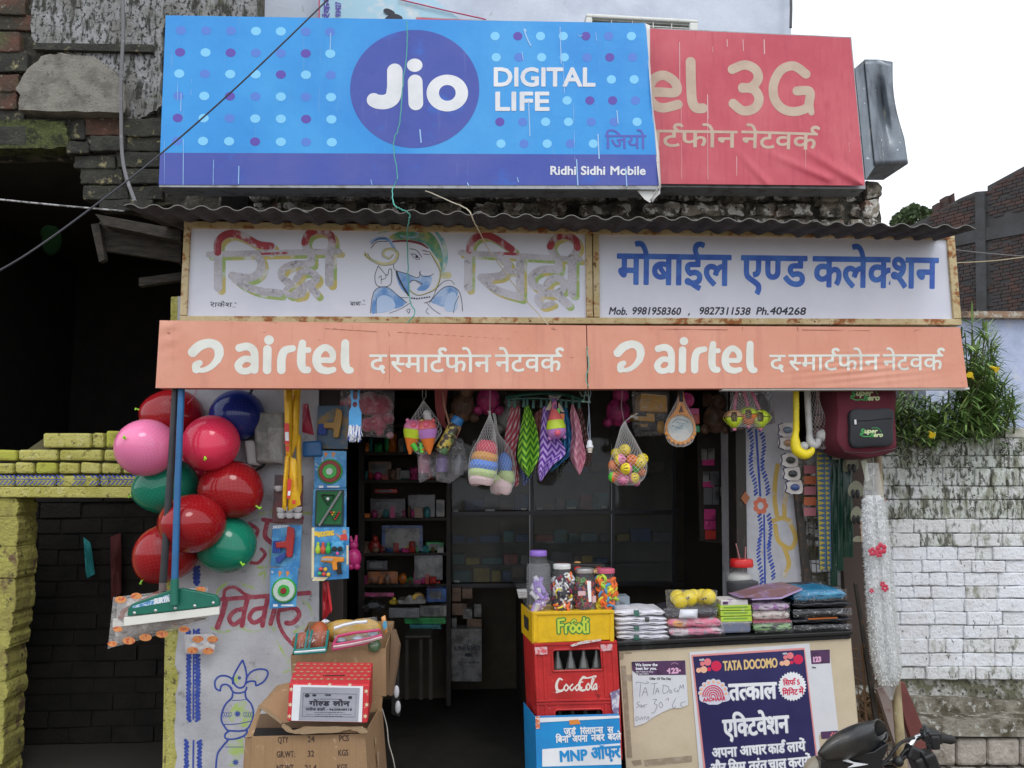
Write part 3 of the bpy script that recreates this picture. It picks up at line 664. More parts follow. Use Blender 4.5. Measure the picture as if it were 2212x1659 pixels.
mb=MB();L_=lambda a,b,t:(a[0]+(b[0]-a[0])*t,a[1]+(b[1]-a[1])*t)
def fk(s,t):
 p=L_(L_(qK[0],qK[1],s),L_(qK[3],qK[2],s),t);return W(p[0],p[1],YK-foldz(*p))
mb.grid(fk,200,80);obj('red_flex',mb,M('faded_red_flex',(.52,.065,.10),.5,[((.60,.12,.15),1.6,.4,.65),((.46,.05,.09),30,.5,.7,(1,1,.15),.6)],bump=.10,bs=200),rs,smooth=True)
t3=TR(2600,0,1.4786);ik=Ink(1385,110,1780,335,.9,t3)
for p,w in(([(-30,545),(60,545),(152,545),(150,490),(85,446),(20,470),(-8,545),(15,610),(75,638),(165,618)],56),([(240,366),(243,500),(250,600),(275,638),(312,640)],58),([(487,410),(560,384),(622,410),(640,462),(605,512),(548,522)],55),([(548,518),(615,530),(645,585),(618,640),(550,655),(492,612)],55),([(922,438),(850,390),(775,415),(732,495),(735,580),(780,640),(850,660),(925,640),(942,600),(942,540),(870,538)],54),([(945,600),(955,665)],36)):ik.stroke(p,w)
ik.text('स~माट^फोन',(-210,862),(512,872),96,w=2.2);ik.text('नेटवक^',(540,872),(985,886),98,w=2.2)
sheet('beige_lettering',ik,YK,M('beige_print',(.56,.44,.34),.55,[((.48,.36,.28),9,.4,.7)]),rs,split='letter',fn=lambda u,v:W(u,v,YK-foldz(u,v)-.0012))
ik=Ink(1385,85,1860,400,1.2,t3)
for x,y0,y1,w in((675,235,318,7),(455,225,275,5),(175,250,560,4),(340,640,1060,3),(512,925,1040,4),(340,560,700,6),(920,890,1070,3),(550,230,300,4),(185,640,1060,3),(1177,840,900,3),(370,270,310,3)):ik.stroke([(x,y0),(x+2,y1)],w,False,jit=.12)
sheet('droppings',ik,YK,M('pink_chalky_streaks',(.72,.45,.45),.8),rs,split='dropping',fn=lambda u,v:W(u,v,YK-foldz(u,v)-.002))
t3p=lambda x,y:t3(x,y)
mbx=thing('sheet_metal_box','dented grey sheet metal box at the right end of the red signboard','metal box',W(1900,390,5.3))
m_gal=M('weathered_galvanised',(.20,.23,.26),.38,[((.10,.11,.13),4,.42,.62,(2,1,.6)),((.42,.42,.36),7,.60,.70,(3,1,.5)),((.7,.72,.74),30,.66,.72)],metal=.6,bump=.3,bs=12)
A=[t3p(*p)for p in((1268,352),(1350,352),(1435,366))];Bq=[t3p(*p)for p in((1330,978),(1430,975),(1526,965))]
def mf(s,t):
 i=s*2;k=min(1,int(i));f=i-k;a=L_(A[k],A[k+1],f);b=L_(Bq[k],Bq[k+1],f);p=L_(a,b,t);bow=-12*math.sin(min(1,t/.75)*math.pi)*(1 if s>.5 else.4)
 return W(p[0]+bow*s*.7,p[1],5.24+.06*math.exp(-((s-.5)/.18)**2)*math.sin(min(1,t*1.2)*math.pi))
obj('front_face',MB().grid(mf,16,20),m_gal,mbx,smooth=True,solid=.004)
obj('side_face',MB().qbox([t3p(1212,402),t3p(1270,352),t3p(1332,980),t3p(1276,1062)],5.25,.02,(.02,.34,0)),m_gal,mbx)
obj('bottom_face',MB().poly([W(*t3p(1332,978),5.245),W(*t3p(1526,966),5.245),W(*t3p(1440,1010),5.6),W(*t3p(1380,1062),5.7),W(*t3p(1276,1062),5.6)],(0,0,-.004)),m_gal,mbx)
m_cor=M('grey_fibre_cement',(.075,.075,.085),.8,[((.04,.04,.045),5,.42,.62),((.14,.14,.14),26,.6,.72)],bump=.5,bs=40)
m_core=M('lit_sheet_edge',(.20,.20,.19),.85,[((.2,.19,.17),30,.45,.6)])  # rim coloured paler to stand in for light on the sheet edge
rf=thing('corrugated_roof','dark corrugated cement sheet awning over the shop board','roof',W(1180,480,4.55))
Yf=4.36
eL,eR=W(268,446,Yf),W(2108,492,Yf)
wav=.128;Ltot=(eR-eL).length
def cor(s,t,dz=0):
 p=eL+(eR-eL)*s;w=math.sin(2*math.pi*s*Ltot/wav)
 w=math.copysign(abs(w)**.8,w)
 return(p.x,p.y+t*1.2,p.z+w*.011+t*.16+dz)
for k in range(5):
 mb=MB();s0,s1=k/5,(k+1)/5+(.006 if k<4 else 0);lift=.007*(k%2)+.001
 mb.grid(lambda a,b:cor(s0+(s1-s0)*a,b,lift),120,3);o=obj('corrugated_sheet',mb,[m_cor,m_core],rf,smooth=True)
 md=o.modifiers.new('solid','SOLIDIFY');md.thickness=.005;md.offset=1;md.material_offset_rim=1
YBd=4.74
m_frame=M('rusty_cream_frame',(.60,.50,.30),.7,[((.50,.40,.20),9,.4,.6),((.30,.11,.03),13,.52,.62,(1,1,1.2)),((.14,.055,.02),30,.62,.68)],bump=.5,bs=60)
m_board=M('white_sign_paint',(.71,.74,.82),.5,[((.64,.67,.77),2.2,.4,.65),((.50,.52,.62),30,.66,.74,(.3,1,2),.5)])
sb=thing('shop_name_board','long white hand-painted shop board in a rusty cream frame','signboard',W(1230,700,YBd))
def bar(q,nm='frame_bar',d=.07,dy=0):return obj(nm,MB().qbox(q,YBd+dy,d),m_frame,sb,bevel=.003)
def bx(u):return 477+(u-397)*.0156,697+(u-388)*.0042
bar([(397,477),(2062,503),(2063,516),(397,491)]);bar([(388,682),(2077,689),(2078,702),(387,696)],dy=.001)
bar([(397,492),(411,492),(403,681),(388,681)],dy=.002);bar([(2047,516),(2063,516),(2077,688),(2061,688)],dy=.002)
bar([(1265,504),(1279,504),(1281,684),(1267,684)],dy=.003);bar([(1281,504),(1294,505),(1296,685),(1283,684)],dy=.003)
obj('left_panel',MB().qbox([(405,488),(1268,500),(1270,690),(396,688)],YBd+.02,.02),m_board,sb)
obj('right_panel',MB().qbox([(1290,500),(2055,512),(2068,694),(1290,690)],YBd+.02,.02),m_board,sb)
Yq=YBd+.02
m_bl=M('royal_blue_sign_paint',(.035,.115,.50),.5,[((.06,.19,.60),9,.42,.62)])
m_bk=M('black_sign_paint',(.03,.03,.045),.6)
ik=Ink(1325,515,2035,640,.9)
for wd_,(a,b)in(('मोबाईल',(1334,1576)),('एण~ड',(1602,1740)),('कलेक~शन',(1757,2024))):
 f=lambda x,l,r:l+(r-l)*(x-1335)/690
 ik.text(wd_,(a,f(a,612.5,622)),(b,f(b,612.5,622)),63,w=2.4)
sheet('',ik,Yq,m_bl,sb,off=.0008,split='letter')
ik=Ink(1305,655,1750,692,.6)
for s_,a,b in(('Mob.',1314,1355),('9981958360',1364,1470),(',',1486,1490),('9827311538',1509,1620),('Ph.',1632,1661),('404268',1662,1740)):ik.text(s_,(a,679),(b,680),15.5,w=.55,lean=.18)
tl=TR(780,900,2.765);ik.tr=None;ik.tr=lambda a,b:(a,b)
mb=ik.mesh(lambda u,v:W(u,v,Yq-.0008))
ik=Ink(445,640,800,672,.6,tl)
ik.text('राकेश',(165,905),(405,905),46,w=.6,lean=.15);ik.text('बाबा',(1715,895),(1830,890),42,w=.6,lean=.15)
for x,y in((172,850),(184,850),(440,858),(452,858),(1718,842),(1860,830),(1874,830)):ik.stroke([(x,y),(x+4,y+12)],6,False)
ik.text('ros',(408,912),(450,912),14,w=.3);ik.text('ros',(1838,882),(1888,882),14,w=.3)
ik.mesh(lambda u,v:W(u,v,Yq-.0008),mb=mb);obj('black_lettering',mb,m_bk,sb)
A1=[([(250,300),(256,190),(330,112),(440,96),(560,140),(700,215),(850,236)],88),([(255,320),(255,690)],92),([(150,325),(1590,292)],66),([(700,350),(735,430),(705,525),(600,585),(410,560)],88),([(410,560),(520,650),(700,725),(935,755)],84),([(1285,330),(1285,420)],84),([(1270,425),(1070,440),(965,500),(965,580),(1060,650)],80),([(1120,600),(1170,530),(1250,510),(1335,560),(1330,620),(1210,670)],78),([(1030,690),(1000,740),(1060,775),(1130,730),(1180,690)],60),([(1100,790),(1190,770),(1210,700)],50),([(1260,660),(1345,765)],80),([(1485,320),(1485,635)],96)]
A2=[([(1245,275),(1215,195),(1255,100),(1370,60),(1490,105),(1520,200),(1490,290)],84)]
tm=TR(1400,900,2.212)
B1=[([(1060,225),(1068,160),(1130,100),(1220,92),(1320,140),(1440,222)],66),([(1048,250),(1045,555)],72),([(978,245),(2035,305)],50),([(1330,290),(1400,350),(1340,445),(1160,465)],68),([(1160,465),(1300,575),(1510,640)],66),([(1380,405),(1500,415)],50),([(1505,290),(1505,600)],72),([(1845,345),(1845,390)],70),([(1835,392),(1700,395),(1612,450),(1620,530),(1700,560)],66),([(1740,530),(1780,480),(1860,475),(1895,540),(1840,600),(1720,600)],66),([(1700,600),(1655,650),(1700,715),(1790,690)],54),([(1830,610),(1925,700)],70),([(1965,290),(1965,605)],78)]
B2=[([(1805,262),(1772,190),(1815,120),(1900,92),(1990,130),(2012,200),(1975,275)],66)]
m_ygp=M('yellow_green_shadow_paint',(.55,.47,.16),.7,[((.33,.46,.16),5,.47,.53,(1.4,1,1)),((.62,.64,.66),12,.52,.68)])
m_grp=M('worn_grey_letter_paint',(.44,.43,.47),.7,[((.58,.58,.65),7,.45,.65),((.20,.20,.21),26,.57,.66,(1,1,1),.8),((.56,.55,.58),60,.5,.6)])
m_rdp=M('worn_red_letter_paint',(.42,.07,.085),.7,[((.34,.05,.07),14,.45,.6),((.60,.55,.60),15,.48,.60,(1,1,.5))])
mbs=MB();mbg=MB();mbr=MB()
for tr_,S1,S2,o,win in((tl,A1,A2,38,(445,488,750,670)),(tm,B1,B2,27,(985,488,1263,680))):
 fS,fG,fR=(lambda u,v:W(u,v,Yq-.0006)),(lambda u,v:W(u,v,Yq-.0014)),(lambda u,v:W(u,v,Yq-.0022))
 a=Ink(*win,.9,tr_);b=Ink(*win,.9,tr_);c=Ink(*win,.9,tr_)
 for p,w in S1+S2:
  a.stroke([(x+o,y+o)for x,y in p],w);b.stroke(p,w)
 c.stroke(S1[0][0][:-1]+[L_(S1[0][0][-2],S1[0][0][-1],.9)],S1[0][1]-6);c.stroke(S2[0][0][1:-1],S2[0][1]-6)
 c.stroke([(S1[2][0][0][0]+(.42 if tr_ is tl else.32)*1400*(1 if tr_ is tl else.75),S1[2][0][0][1]-6+(10 if tr_ is tm else 0)),(S1[2][0][0][0]+(.62 if tr_ is tl else.5)*1400*(1 if tr_ is tl else.75),S1[2][0][0][1]-16+(30 if tr_ is tm else 0))],26,False)
 a.mesh(fS,mb=mbs);b.mesh(fG,mb=mbg);c.mesh(fR,mb=mbr)
for nm_,b_,m_ in(('letter_shadow',mbs,m_ygp),('faded_letter',mbg,m_grp),('red_brush_stroke',mbr,m_rdp)):
 for n in islands(b_):obj(nm_,n,m_,sb)
win=(783,489,1015,682)
def art(name,mat,fn,off):
 i=Ink(*win,.6,tm);fn(i);sheet(name,i,Yq,mat,sb,off=off)
m_halo=M('green_yellow_halo_paint',(.12,.34,.16),.6,[((.55,.52,.22),6,.46,.60,(1,1,1)),((.03,.32,.36),4.5,.52,.62)])
art('painted_halo',m_halo,lambda i:i.poly([(350,105),(430,60),(560,32),(690,55),(770,130),(815,240),(822,330),(812,420),(790,330),(735,250),(660,165),(530,130),(390,132)],True),.0006)
art('painted_teal_glow',M('teal_glow_paint',(.10,.42,.46),.6,[((.60,.66,.60),9,.42,.62)]),lambda i:(i.stroke([(760,60),(820,150),(845,260),(835,380),(815,420)],[20,40,44,30,8]),i.stroke([(250,75),(300,50),(380,45)],[14,34,20])),.0005)
art('painted_blue',M('watercolour_blue_paint',(.13,.30,.62),.6,[((.42,.56,.78),11,.42,.62)]),lambda i:(i.poly([(408,420),(520,440),(590,470),(640,450),(717,455),(715,520),(665,578),(590,574),(625,525),(560,492),(520,520),(522,610),(450,560)],True),i.poly([(205,640),(215,580),(270,547),(345,558),(420,620),(495,688),(400,740),(300,690),(240,770),(190,775)],True),i.poly([(718,672),(800,572),(880,542),(950,572),(940,640),(880,660),(830,720),(760,700)],True),i.stroke([(188,150),(260,118),(340,132),(392,205)],26),i.stroke([(450,95),(520,110),(590,100),(600,70),(560,55)],14)),.0012)
art('painted_pale_blue',M('pale_blue_wash_paint',(.45,.60,.82),.6),lambda i:(i.poly([(240,660),(300,620),(380,660),(390,740),(240,775)],True),i.poly([(860,620),(930,600),(950,700),(930,760),(840,750)],True)),.0018)
art('painted_yellow',M('ochre_curl_paint',(.62,.58,.30),.6,[((.45,.50,.35),30,.5,.65)]),lambda i:(i.stroke([(135,262),(200,312),(300,345),(385,322),(422,262),(380,215),(312,225),(298,268),(345,290),(375,262)],[30,26,24,26,28,26,20,16,14,8]),i.stroke([(705,235),(780,350),(800,440),(770,540),(690,600),(600,620),(535,580)],[12,16,18,16,12,10,8]),i.disc(850,445,50,30)),.0016)
art('painted_red_band',M('dark_red_band_paint',(.22,.05,.06),.6),lambda i:(i.stroke([(380,146),(500,140),(620,162),(690,205)],[16,20,24,12]),i.stroke([(640,225),(690,235)],8),i.stroke([(650,255),(700,262)],6)),.002)
def blk(i):
 S=i.stroke
 for p,w in(([(530,210),(590,225),(635,285)],6),([(540,255),(580,262),(618,300)],6),([(545,262),(580,300),(615,308)],4),([(385,350),(400,398),(500,430),(600,466),(622,408)],5),([(612,420),(640,450),(700,452),(738,432)],5),([(520,520),(560,487),(630,510),(632,525),(590,500)],5),([(520,520),(530,580),(600,622),(690,600),(765,560),(800,460),(795,400),(700,232)],4),([(250,360),(220,450),(235,530),(290,547),(360,522),(368,400),(345,395),(325,445),(250,360)],5),([(180,780),(195,650),(220,580),(275,548),(345,558),(420,620),(505,690)],5),([(232,780),(232,640)],4),([(700,690),(800,575),(880,540),(955,575),(985,650),(996,762)],5),([(915,775),(930,700),(962,630)],4),([(770,555),(830,500),(890,490),(925,525)],4),([(130,262),(200,325),(300,358),(395,338),(432,265),(385,205),(300,218),(285,275),(345,304),(385,262)],3),([(185,205),(240,150),(330,145)],6),([(190,170),(240,128),(320,118)],5),([(130,240),(150,290)],4),([(155,250),(180,300)],4),([(440,640),(520,645)],4),([(655,690),(720,660),(765,565)],4),([(350,780),(450,740),(530,690)],4),([(680,690),(740,750),(800,790)],4),([(500,750),(520,780),(530,745),(505,745)],4),([(690,735),(672,765),(700,790)],4),([(252,470),(275,450),(275,520)],4),([(275,485),(315,470),(315,440)],4)):S(p,w)
 i.disc(590,280,12,13)
 for k in range(15):f=k/14;i.disc(412+105*f**1.3,415+205*f,9,9)
 for k in range(8):i.disc(548+22*k,652-3*abs(k-2),8,7)
art('painted_outline',m_bk,blk,.0026)
m_sal=M('faded_salmon_flex',(.66,.285,.19),.55,[((.72,.35,.25),1.5,.4,.62),((.58,.24,.18),5,.54,.74,(2.5,1,.3),.8),((.30,.12,.09),26,.70,.74,(.4,1,2))],bump=.4,bs=4)
m_cre=M('cream_white_print',(.74,.76,.70),.5,[((.66,.66,.60),8,.45,.7)])
YA=4.60
def salmon(q,lab):
 o=thing('salmon_banner',lab,'banner',W((q[3][0]+q[2][0])/2,q[3][1],YA),'salmon banner boxes over the shop front')
 obj('banner_frame',MB().qbox([(q[0][0]+1,q[0][1]+1),(q[1][0]-1,q[1][1]+1),(q[2][0]-1,q[2][1]-1),(q[3][0]+1,q[3][1]-1)],YA+.006,.10),M('salmon_return',(.42,.16,.12),.7),o);return o
qa=[(345,692),(1266,703),(1269,840),(336,838)];qb=[(1268,703),(2074,707),(2091,837),(1271,840)]
b1=salmon(qa,'salmon banner on the left, ending above the balloons');b2=salmon(qb,'salmon banner on the right, ending above the maroon backpack')
def flexs(q,fold=None,n=90,nv=16):
 def fn(s,t):
  p=L_(L_(q[0],q[1],s),L_(q[3],q[2],s),t);return W(p[0],p[1],YA-(fold(*p)if fold else 0))
 return MB().grid(fn,n,nv)
obj('flex',flexs(qa,lambda u,v:.006*math.sin(v*.2+u*.1)*math.exp(-((u-365)/14)**2)*max(0,1-(v-692)/120)*2),m_sal,b1,smooth=True)
def fb(u,v):return.002*math.sin((v-(u-1600)*-.10)*.42)*math.exp(-((u-1860)/120)**2)*math.exp(-((v-800)/30)**2)+.012*max(0,(u-2050)/40)*max(0,(v-790)/50)
obj('flex',flexs(qb,fb,200,64),m_sal,b2,smooth=True)
t4=TR(0,800,1.58)
t4b=lambda x,y:((2600+(22+(x-1480)*.812)/1.4786)/KK,(800+(1025+(y-1097)*.897)/1.4786)/KK)
def airt(tr,win):
 i=Ink(*win,.7,tr)
 i.stroke([(1218,962),(1262,922),(1325,905),(1372,925),(1385,965),(1372,1010),(1335,1052),(1290,1074),(1255,1075)],[62,62,56,60,58,46,38,34,30]);i.stroke([(1240,1070),(1240,1045),(1262,1030)],[52,50,38])
 i.stroke([(1375,930),(1392,965),(1380,1015)],[46,46,34])
 w=50
 i.stroke([(1512,935),(1565,926),(1603,952),(1610,1010),(1608,1074)],w);i.stroke([(1600,1012),(1545,1005),(1506,1042),(1525,1078),(1572,1078),(1605,1050)],[40,42,48,44,42,36])
 i.stroke([(1690,944),(1688,1074)],54,False);i.disc(1700,885,31,30)
 i.stroke([(1778,1074),(1780,1000),(1800,952),(1850,938)],[54,54,50,42])
 i.stroke([(1912,905),(1906,960),(1904,1030),(1918,1068),(1945,1074)],[46,54,54,48,44]);i.stroke([(1905,948),(1950,948)],36,False)
 i.stroke([(2010,1012),(2060,1012),(2100,1008),(2098,960),(2055,932),(2012,962),(2000,1015),(2018,1062),(2065,1080),(2108,1072)],[36,36,38,44,44,50,54,50,44,36])
 i.stroke([(2182,905),(2180,980),(2182,1040),(2196,1072),(2215,1076)],[50,54,54,48,42]);return i
i1=airt(t4,(395,715,1230,836));i1.tr=TR(1300,800,1.58)
i1.text('द',(282,1086),(388,1086),108,w=2.2);i1.text('स~माट^फोन',(414,1087),(1046,1087),108,w=2.2);i1.text('नेटवक^',(1076,1084),(1494,1084),106,w=2.2)
sheet('',i1,YA,m_cre,b1,off=.0012,split='letter')
i2=airt(t4b,(1315,715,2050,836));i2.tr=TR(2600,800,1.4786);i2.k=1/1.4786/KK
i2.text('द',(708,1010),(798,1010),93,w=1.8);i2.text('स~माट^फोन',(820,1008),(1355,1006),92,w=1.8);i2.text('नेटवक^',(1378,1006),(1730,1006),92,w=1.8)
sheet('',i2,YA,m_cre,b2,split='letter',fn=lambda u,v:W(u,v,YA-fb(u,v)-.0014))
ik=Ink(340,695,1268,838,1,TR(1300,800,1.58))
for p in([(405,795),(408,1160)],[(360,1185),(400,1040)],[(0,812),(330,832)],[(450,835),(1200,880)],[(395,830),(410,860)],[(1440,800),(1450,825)],[(170,790),(176,812)],[(1430,812),(1470,822)]):ik.stroke(p,2,False,jit=.2)
sheet('crease_lines',ik,YA,M('dark_brown_lines',(.25,.09,.06),.8),b1,off=.002)  # thin dark brown lines drawn across the flex, creases among them
ik=Ink(1272,706,2085,836,1,TR(2600,800,1.4786))
for p in([(140,745),(160,790)],[(0,762),(460,768)],[(870,742),(876,775)],[(1565,775),(1600,762)],[(1830,1078),(1850,1082)],[(548,745),(548,790)],[(900,768),(1300,772)]):ik.stroke(p,2.4,False,jit=.2)
sheet('crease_lines',ik,YA,M('dark_brown_lines',(.25,.09,.06),.8),b2,fn=lambda u,v:W(u,v,YA-fb(u,v)-.0022))  # same thin dark lines on the right banner
obj('bottom_hem',MB().qbox([(1560,840),(2094,837),(2094,841),(1560,843)],YA+.01,.06),M('flex_backing',(.7,.7,.7)),b2)
vb=thing('pale_blue_poster','pale blue cloth poster hanging behind the top of the blue sign','poster',W(790,60,6.4))
obj('cloth',MB().qbox([(688,-60),(860,-60),(1000,46),(688,40)],6.4,.01),M('pale_blue_cloth',(.42,.66,.80),.7,[((.7,.75,.78),5,.5,.65)]),vb)
obj('red_edge',MB().qbox([(688,-60),(691,-60),(691,40),(688,40)],6.394,.004),M('pink_print',(.6,.1,.2),.6),vb)
ik=Ink(692,-50,770,44,.8);ik.k=1
tv=lambda x,y:(x,y)
def vtext(s_,u,v0,v1,h,w):
 i=Ink(-60,0,200,40,.8);i.text(s_,(0,30),(v0-v1,30),h,w=w);return i.mesh(lambda a,b:W(u-(30-b),v0-a,6.392))
mb=vtext('93427',736,36,4,11,.5);obj('numerals',mb,m_vio,vb)
mb=vtext('रंकवार',712,40,-30,12,.5);obj('hindi_lettering',mb,m_vio,vb)
i=Ink(820,5,870,44,1);i.poly([(828,22),(836,18),(850,24),(852,30),(835,30)],True);i.poly([(838,34),(855,30),(868,36),(866,44),(832,44)],True);sheet('dark_print',i,6.39,m_bk,vb,off=0)
obj('pink_line',MB().tube([W(860,-2,6.38),W(960,22,6.38),W(1050,42,6.38)],.006,5),M('pink_print',(.6,.1,.2)),vb)
ac=thing('air_conditioner','white window air conditioner on the pale wall above the red sign','air conditioner',W(1390,90,6.2))
m_ac=M('aged_white_plastic',(.72,.74,.70),.45,[((.58,.60,.55),10,.5,.7)])
obj('casing',MB().qbox([(1266,28),(1508,42),(1508,49),(1266,36)],6.1,.45).qbox([(1266,36),(1280,37),(1280,110),(1262,110)],6.1,.45).qbox([(1490,48),(1508,49),(1508,120),(1490,120)],6.1,.45),m_ac,ac,bevel=.01)
obj('grille_back',MB().qbox([(1280,38),(1490,50),(1490,120),(1280,110)],6.22,.3),M('black_recess',(.02,.02,.02),.8),ac)
for k in range(7):obj('slat',MB().qbox([(1280,41+k*7),(1490,53+k*7),(1490,55+k*7),(1280,43+k*7)],6.13,.02),m_ac,ac)
for x in(1320,1365,1410,1450):obj('slat',MB().qbox([(x,38),(x+2,38),(x+2,110),(x,110)],6.12,.008),m_ac,ac)
def cable(name,pts,r,mat,lab,cat='cable',n=6,sm=True,kink=0):
 P=[Vector(W(*p))for p in pts]
 if sm:
  q=smoothpts([tuple(p)for p in P],8);P=[Vector(tuple(a))+Vector((random.uniform(-kink,kink),random.uniform(-kink,kink),random.uniform(-kink,kink)))for a in q]
 return tag(obj(name,MB().tube(P,r,n),mat,smooth=True),lab,cat)
m_cab=M('black_cable',(.03,.032,.04),.5);m_gcab=M('grey_cable',(.16,.16,.17),.6,[((.3,.3,.3),20,.6,.7)])
cable('cable',[(-30,600,4.0),(60,548,4.1),(190,455,4.3),(350,330,4.6),(520,180,4.7),(715,-8,4.8),(760,-60,4.9)],.0055,m_cab,'thin black power cable running diagonally across the blue sign')
cable('cable',[(263,-80,5.3),(266,60,5.3),(262,170,5.3),(262,260,5.3),(264,330,5.28),(272,378,5.2),(292,436,5.0)],.012,m_gcab,'thick grey cable hanging down the mouldy wall left of the blue sign')
cable('cable',[(-30,428,4.6),(120,443,4.6),(268,456,4.6)],.005,M('white_grey_wire',(.45,.45,.46),.6,[((.15,.15,.15),30,.45,.55)]),'pale wire pulled to the left corner of the roof')
cable('cable',[(2064,540,4.9),(2140,548,4.9),(2230,555,4.9)],.0035,m_gcab,'upper of two thin wires crossing at the right edge')
cable('cable',[(2066,568,4.9),(2150,563,4.9),(2230,553,4.9)],.0035,M('tan_cord',(.45,.38,.25),.8),'lower of two thin wires crossing at the right edge')
m_gst=M('green_twine',(.10,.42,.34),.8);m_bst=M('beige_twine',(.52,.46,.34),.85)
cable('string',[(878,45,4.92),(880,90,4.92),(871,180,4.92),(862,270,4.92),(850,310,4.92),(858,380,4.92),(848,412,4.88),(850,440,4.32),(866,452,4.30),(884,462,4.32),(882,486,4.40),(880,510,4.70),(882,600,4.7),(886,650,4.7),(896,676,4.7),(880,698,4.7)],.0035,m_gst,'green twine trailing down over the round logo and the deity painting','string',kink=.003)
cable('string',[(920,412,4.9),(985,440,4.5),(1012,455,4.31),(1024,478,4.33),(1040,510,4.5),(1060,545,4.68),(1130,640,4.68),(1185,702,4.6)],.0035,m_bst,'beige twine slanting from the blue sign down to the salmon banner','string',kink=.002)
cable('string',[(1270,836,4.58),(1266,815,4.57),(1272,790,4.58),(1268,750,4.585)],.003,m_gst,'knotted green string tied at the joint between the two salmon banners','string',kink=.004)
# GOODS HUNG UNDER THE BANNERS
def pillow(mb,q,Y,th,n=8,back=True,m=0,p=2.2,wob=0,seed=0,uv=False):
 g=random.Random(seed);k1,k2,k3=g.uniform(4,9),g.uniform(4,9),g.uniform(0,6)
 def f(sg):
  def fn(s,t):
   a=L_(L_(q[0],q[1],s),L_(q[3],q[2],s),t);b=(1-abs(2*s-1)**p)*(1-abs(2*t-1)**p)
   return W(a[0],a[1],Y)+Vector((0,-sg*th/2*(max(0,b)**.6)+wob*math.sin(s*k1+k3)*math.cos(t*k2)*b,0))
  return fn
 mb.grid(f(1),n,n,m,uv=uv)
 if back:mb.grid(f(-1),n,n,m,uv=uv)
 return mb
def rq(x0,y0,x1,y1,tr,dx=0):return[tr(x0,y0),tr(x1,y0),tr(x1+dx,y1),tr(x0+dx,y1)]
def trq(tr,*p):return[tr(*a)for a in p]
def base_of(q,Y):return W((q[2][0]+q[3][0])/2,max(q[2][1],q[3][1]),Y)
def px2m(px,Y):return px/FPX*Y
m_film=film('clear_film',a=.06);m_filmd=film('crinkled_film',a=.10,wr=22);m_filmw=film('milky_film',a=.30,wr=30)
def gloss(name,c,r=.3,**k):return M(name,c,r,layers=[(tuple(x*.8 for x in c),12,.4,.7)],**k)
def netpat(colr,n=44,k=26,wid=.10,amt=1.0):
 def f(nd,L,g,cur):
  sp=nd('ShaderNodeSeparateXYZ');L.new(g,sp.inputs[0]);out=None
  for sg in(1,-1):
   a=nd('ShaderNodeMath',operation='MULTIPLY');L.new(sp.outputs[0],a.inputs[0]);a.inputs[1].default_value=n
   b=nd('ShaderNodeMath',operation='MULTIPLY');L.new(sp.outputs[1],b.inputs[0]);b.inputs[1].default_value=sg*k
   c=nd('ShaderNodeMath',operation='ADD');L.new(a.outputs[0],c.inputs[0]);L.new(b.outputs[0],c.inputs[1])
   d=nd('ShaderNodeMath',operation='PINGPONG');L.new(c.outputs[0],d.inputs[0]);d.inputs[1].default_value=.5
   e=nd('ShaderNodeMath',operation='LESS_THAN');L.new(d.outputs[0],e.inputs[0]);e.inputs[1].default_value=wid/2
   if out is None:out=e.outputs[0]
   else:
    x=nd('ShaderNodeMath',operation='MAXIMUM');L.new(out,x.inputs[0]);L.new(e.outputs[0],x.inputs[1]);out=x.outputs[0]
  fm=nd('ShaderNodeMath',operation='MULTIPLY');L.new(out,fm.inputs[0]);fm.inputs[1].default_value=amt
  mx=nd('ShaderNodeMix',data_type='RGBA');L.new(fm.outputs[0],mx.inputs[0]);L.new(cur,mx.inputs[6]);mx.inputs[7].default_value=(*colr,1);return mx.outputs[2]
 return f
def balloon_mat(n,c):return M(n,c,.13,coord='uv',pattern=netpat(tuple(min(1,x*1.4+.04)for x in c),n=30,k=18,wid=.09,amt=.4),spec=.5)
bc={'red':(.30,.008,.012),'crimson':(.70,.035,.09),'pink':(.86,.22,.42),'green':(.006,.20,.12),'blue':(.010,.022,.16)}
m_knot=M('lime_rubber',(.35,.75,.05),.4)
bl_=[(375,899,62,59,5.12,'red',(-1,-.3,.2),'dark red balloon at the top of the bunch, half behind the poles'),(512,898,58,56,5.10,'blue',(.2,.6,.4),'navy blue balloon, the only blue one in the bunch'),(425,1020,48,50,5.26,'crimson',(0,1,0),'crimson balloon showing only between the green and red balloons at the back'),(316,967,63,61,4.86,'pink',(-.25,-1,.25),'light pink balloon at the left side of the bunch'),(456,957,60,60,4.90,'crimson',(.12,-1,-.55),'bright crimson balloon just right of the blue pole'),(362,1050,64,60,5.05,'green',(-1,-.2,-.3),'dark green balloon under the pink balloon'),(498,1057,67,62,5.0,'red',(.8,-.3,-.5),'red balloon at the right edge of the bunch under the crimson one'),(415,1131,69,62,4.83,'red',(-.10,-1,.08),'frontmost big red balloon with its lime knot facing forward'),(360,1194,66,60,5.0,'red',(-.6,-.3,-.9),'lowest red balloon, crossed by the black pole'),(489,1176,62,59,5.02,'green',(.6,-.6,-.5),'lowest dark green balloon beside the painted wall')]
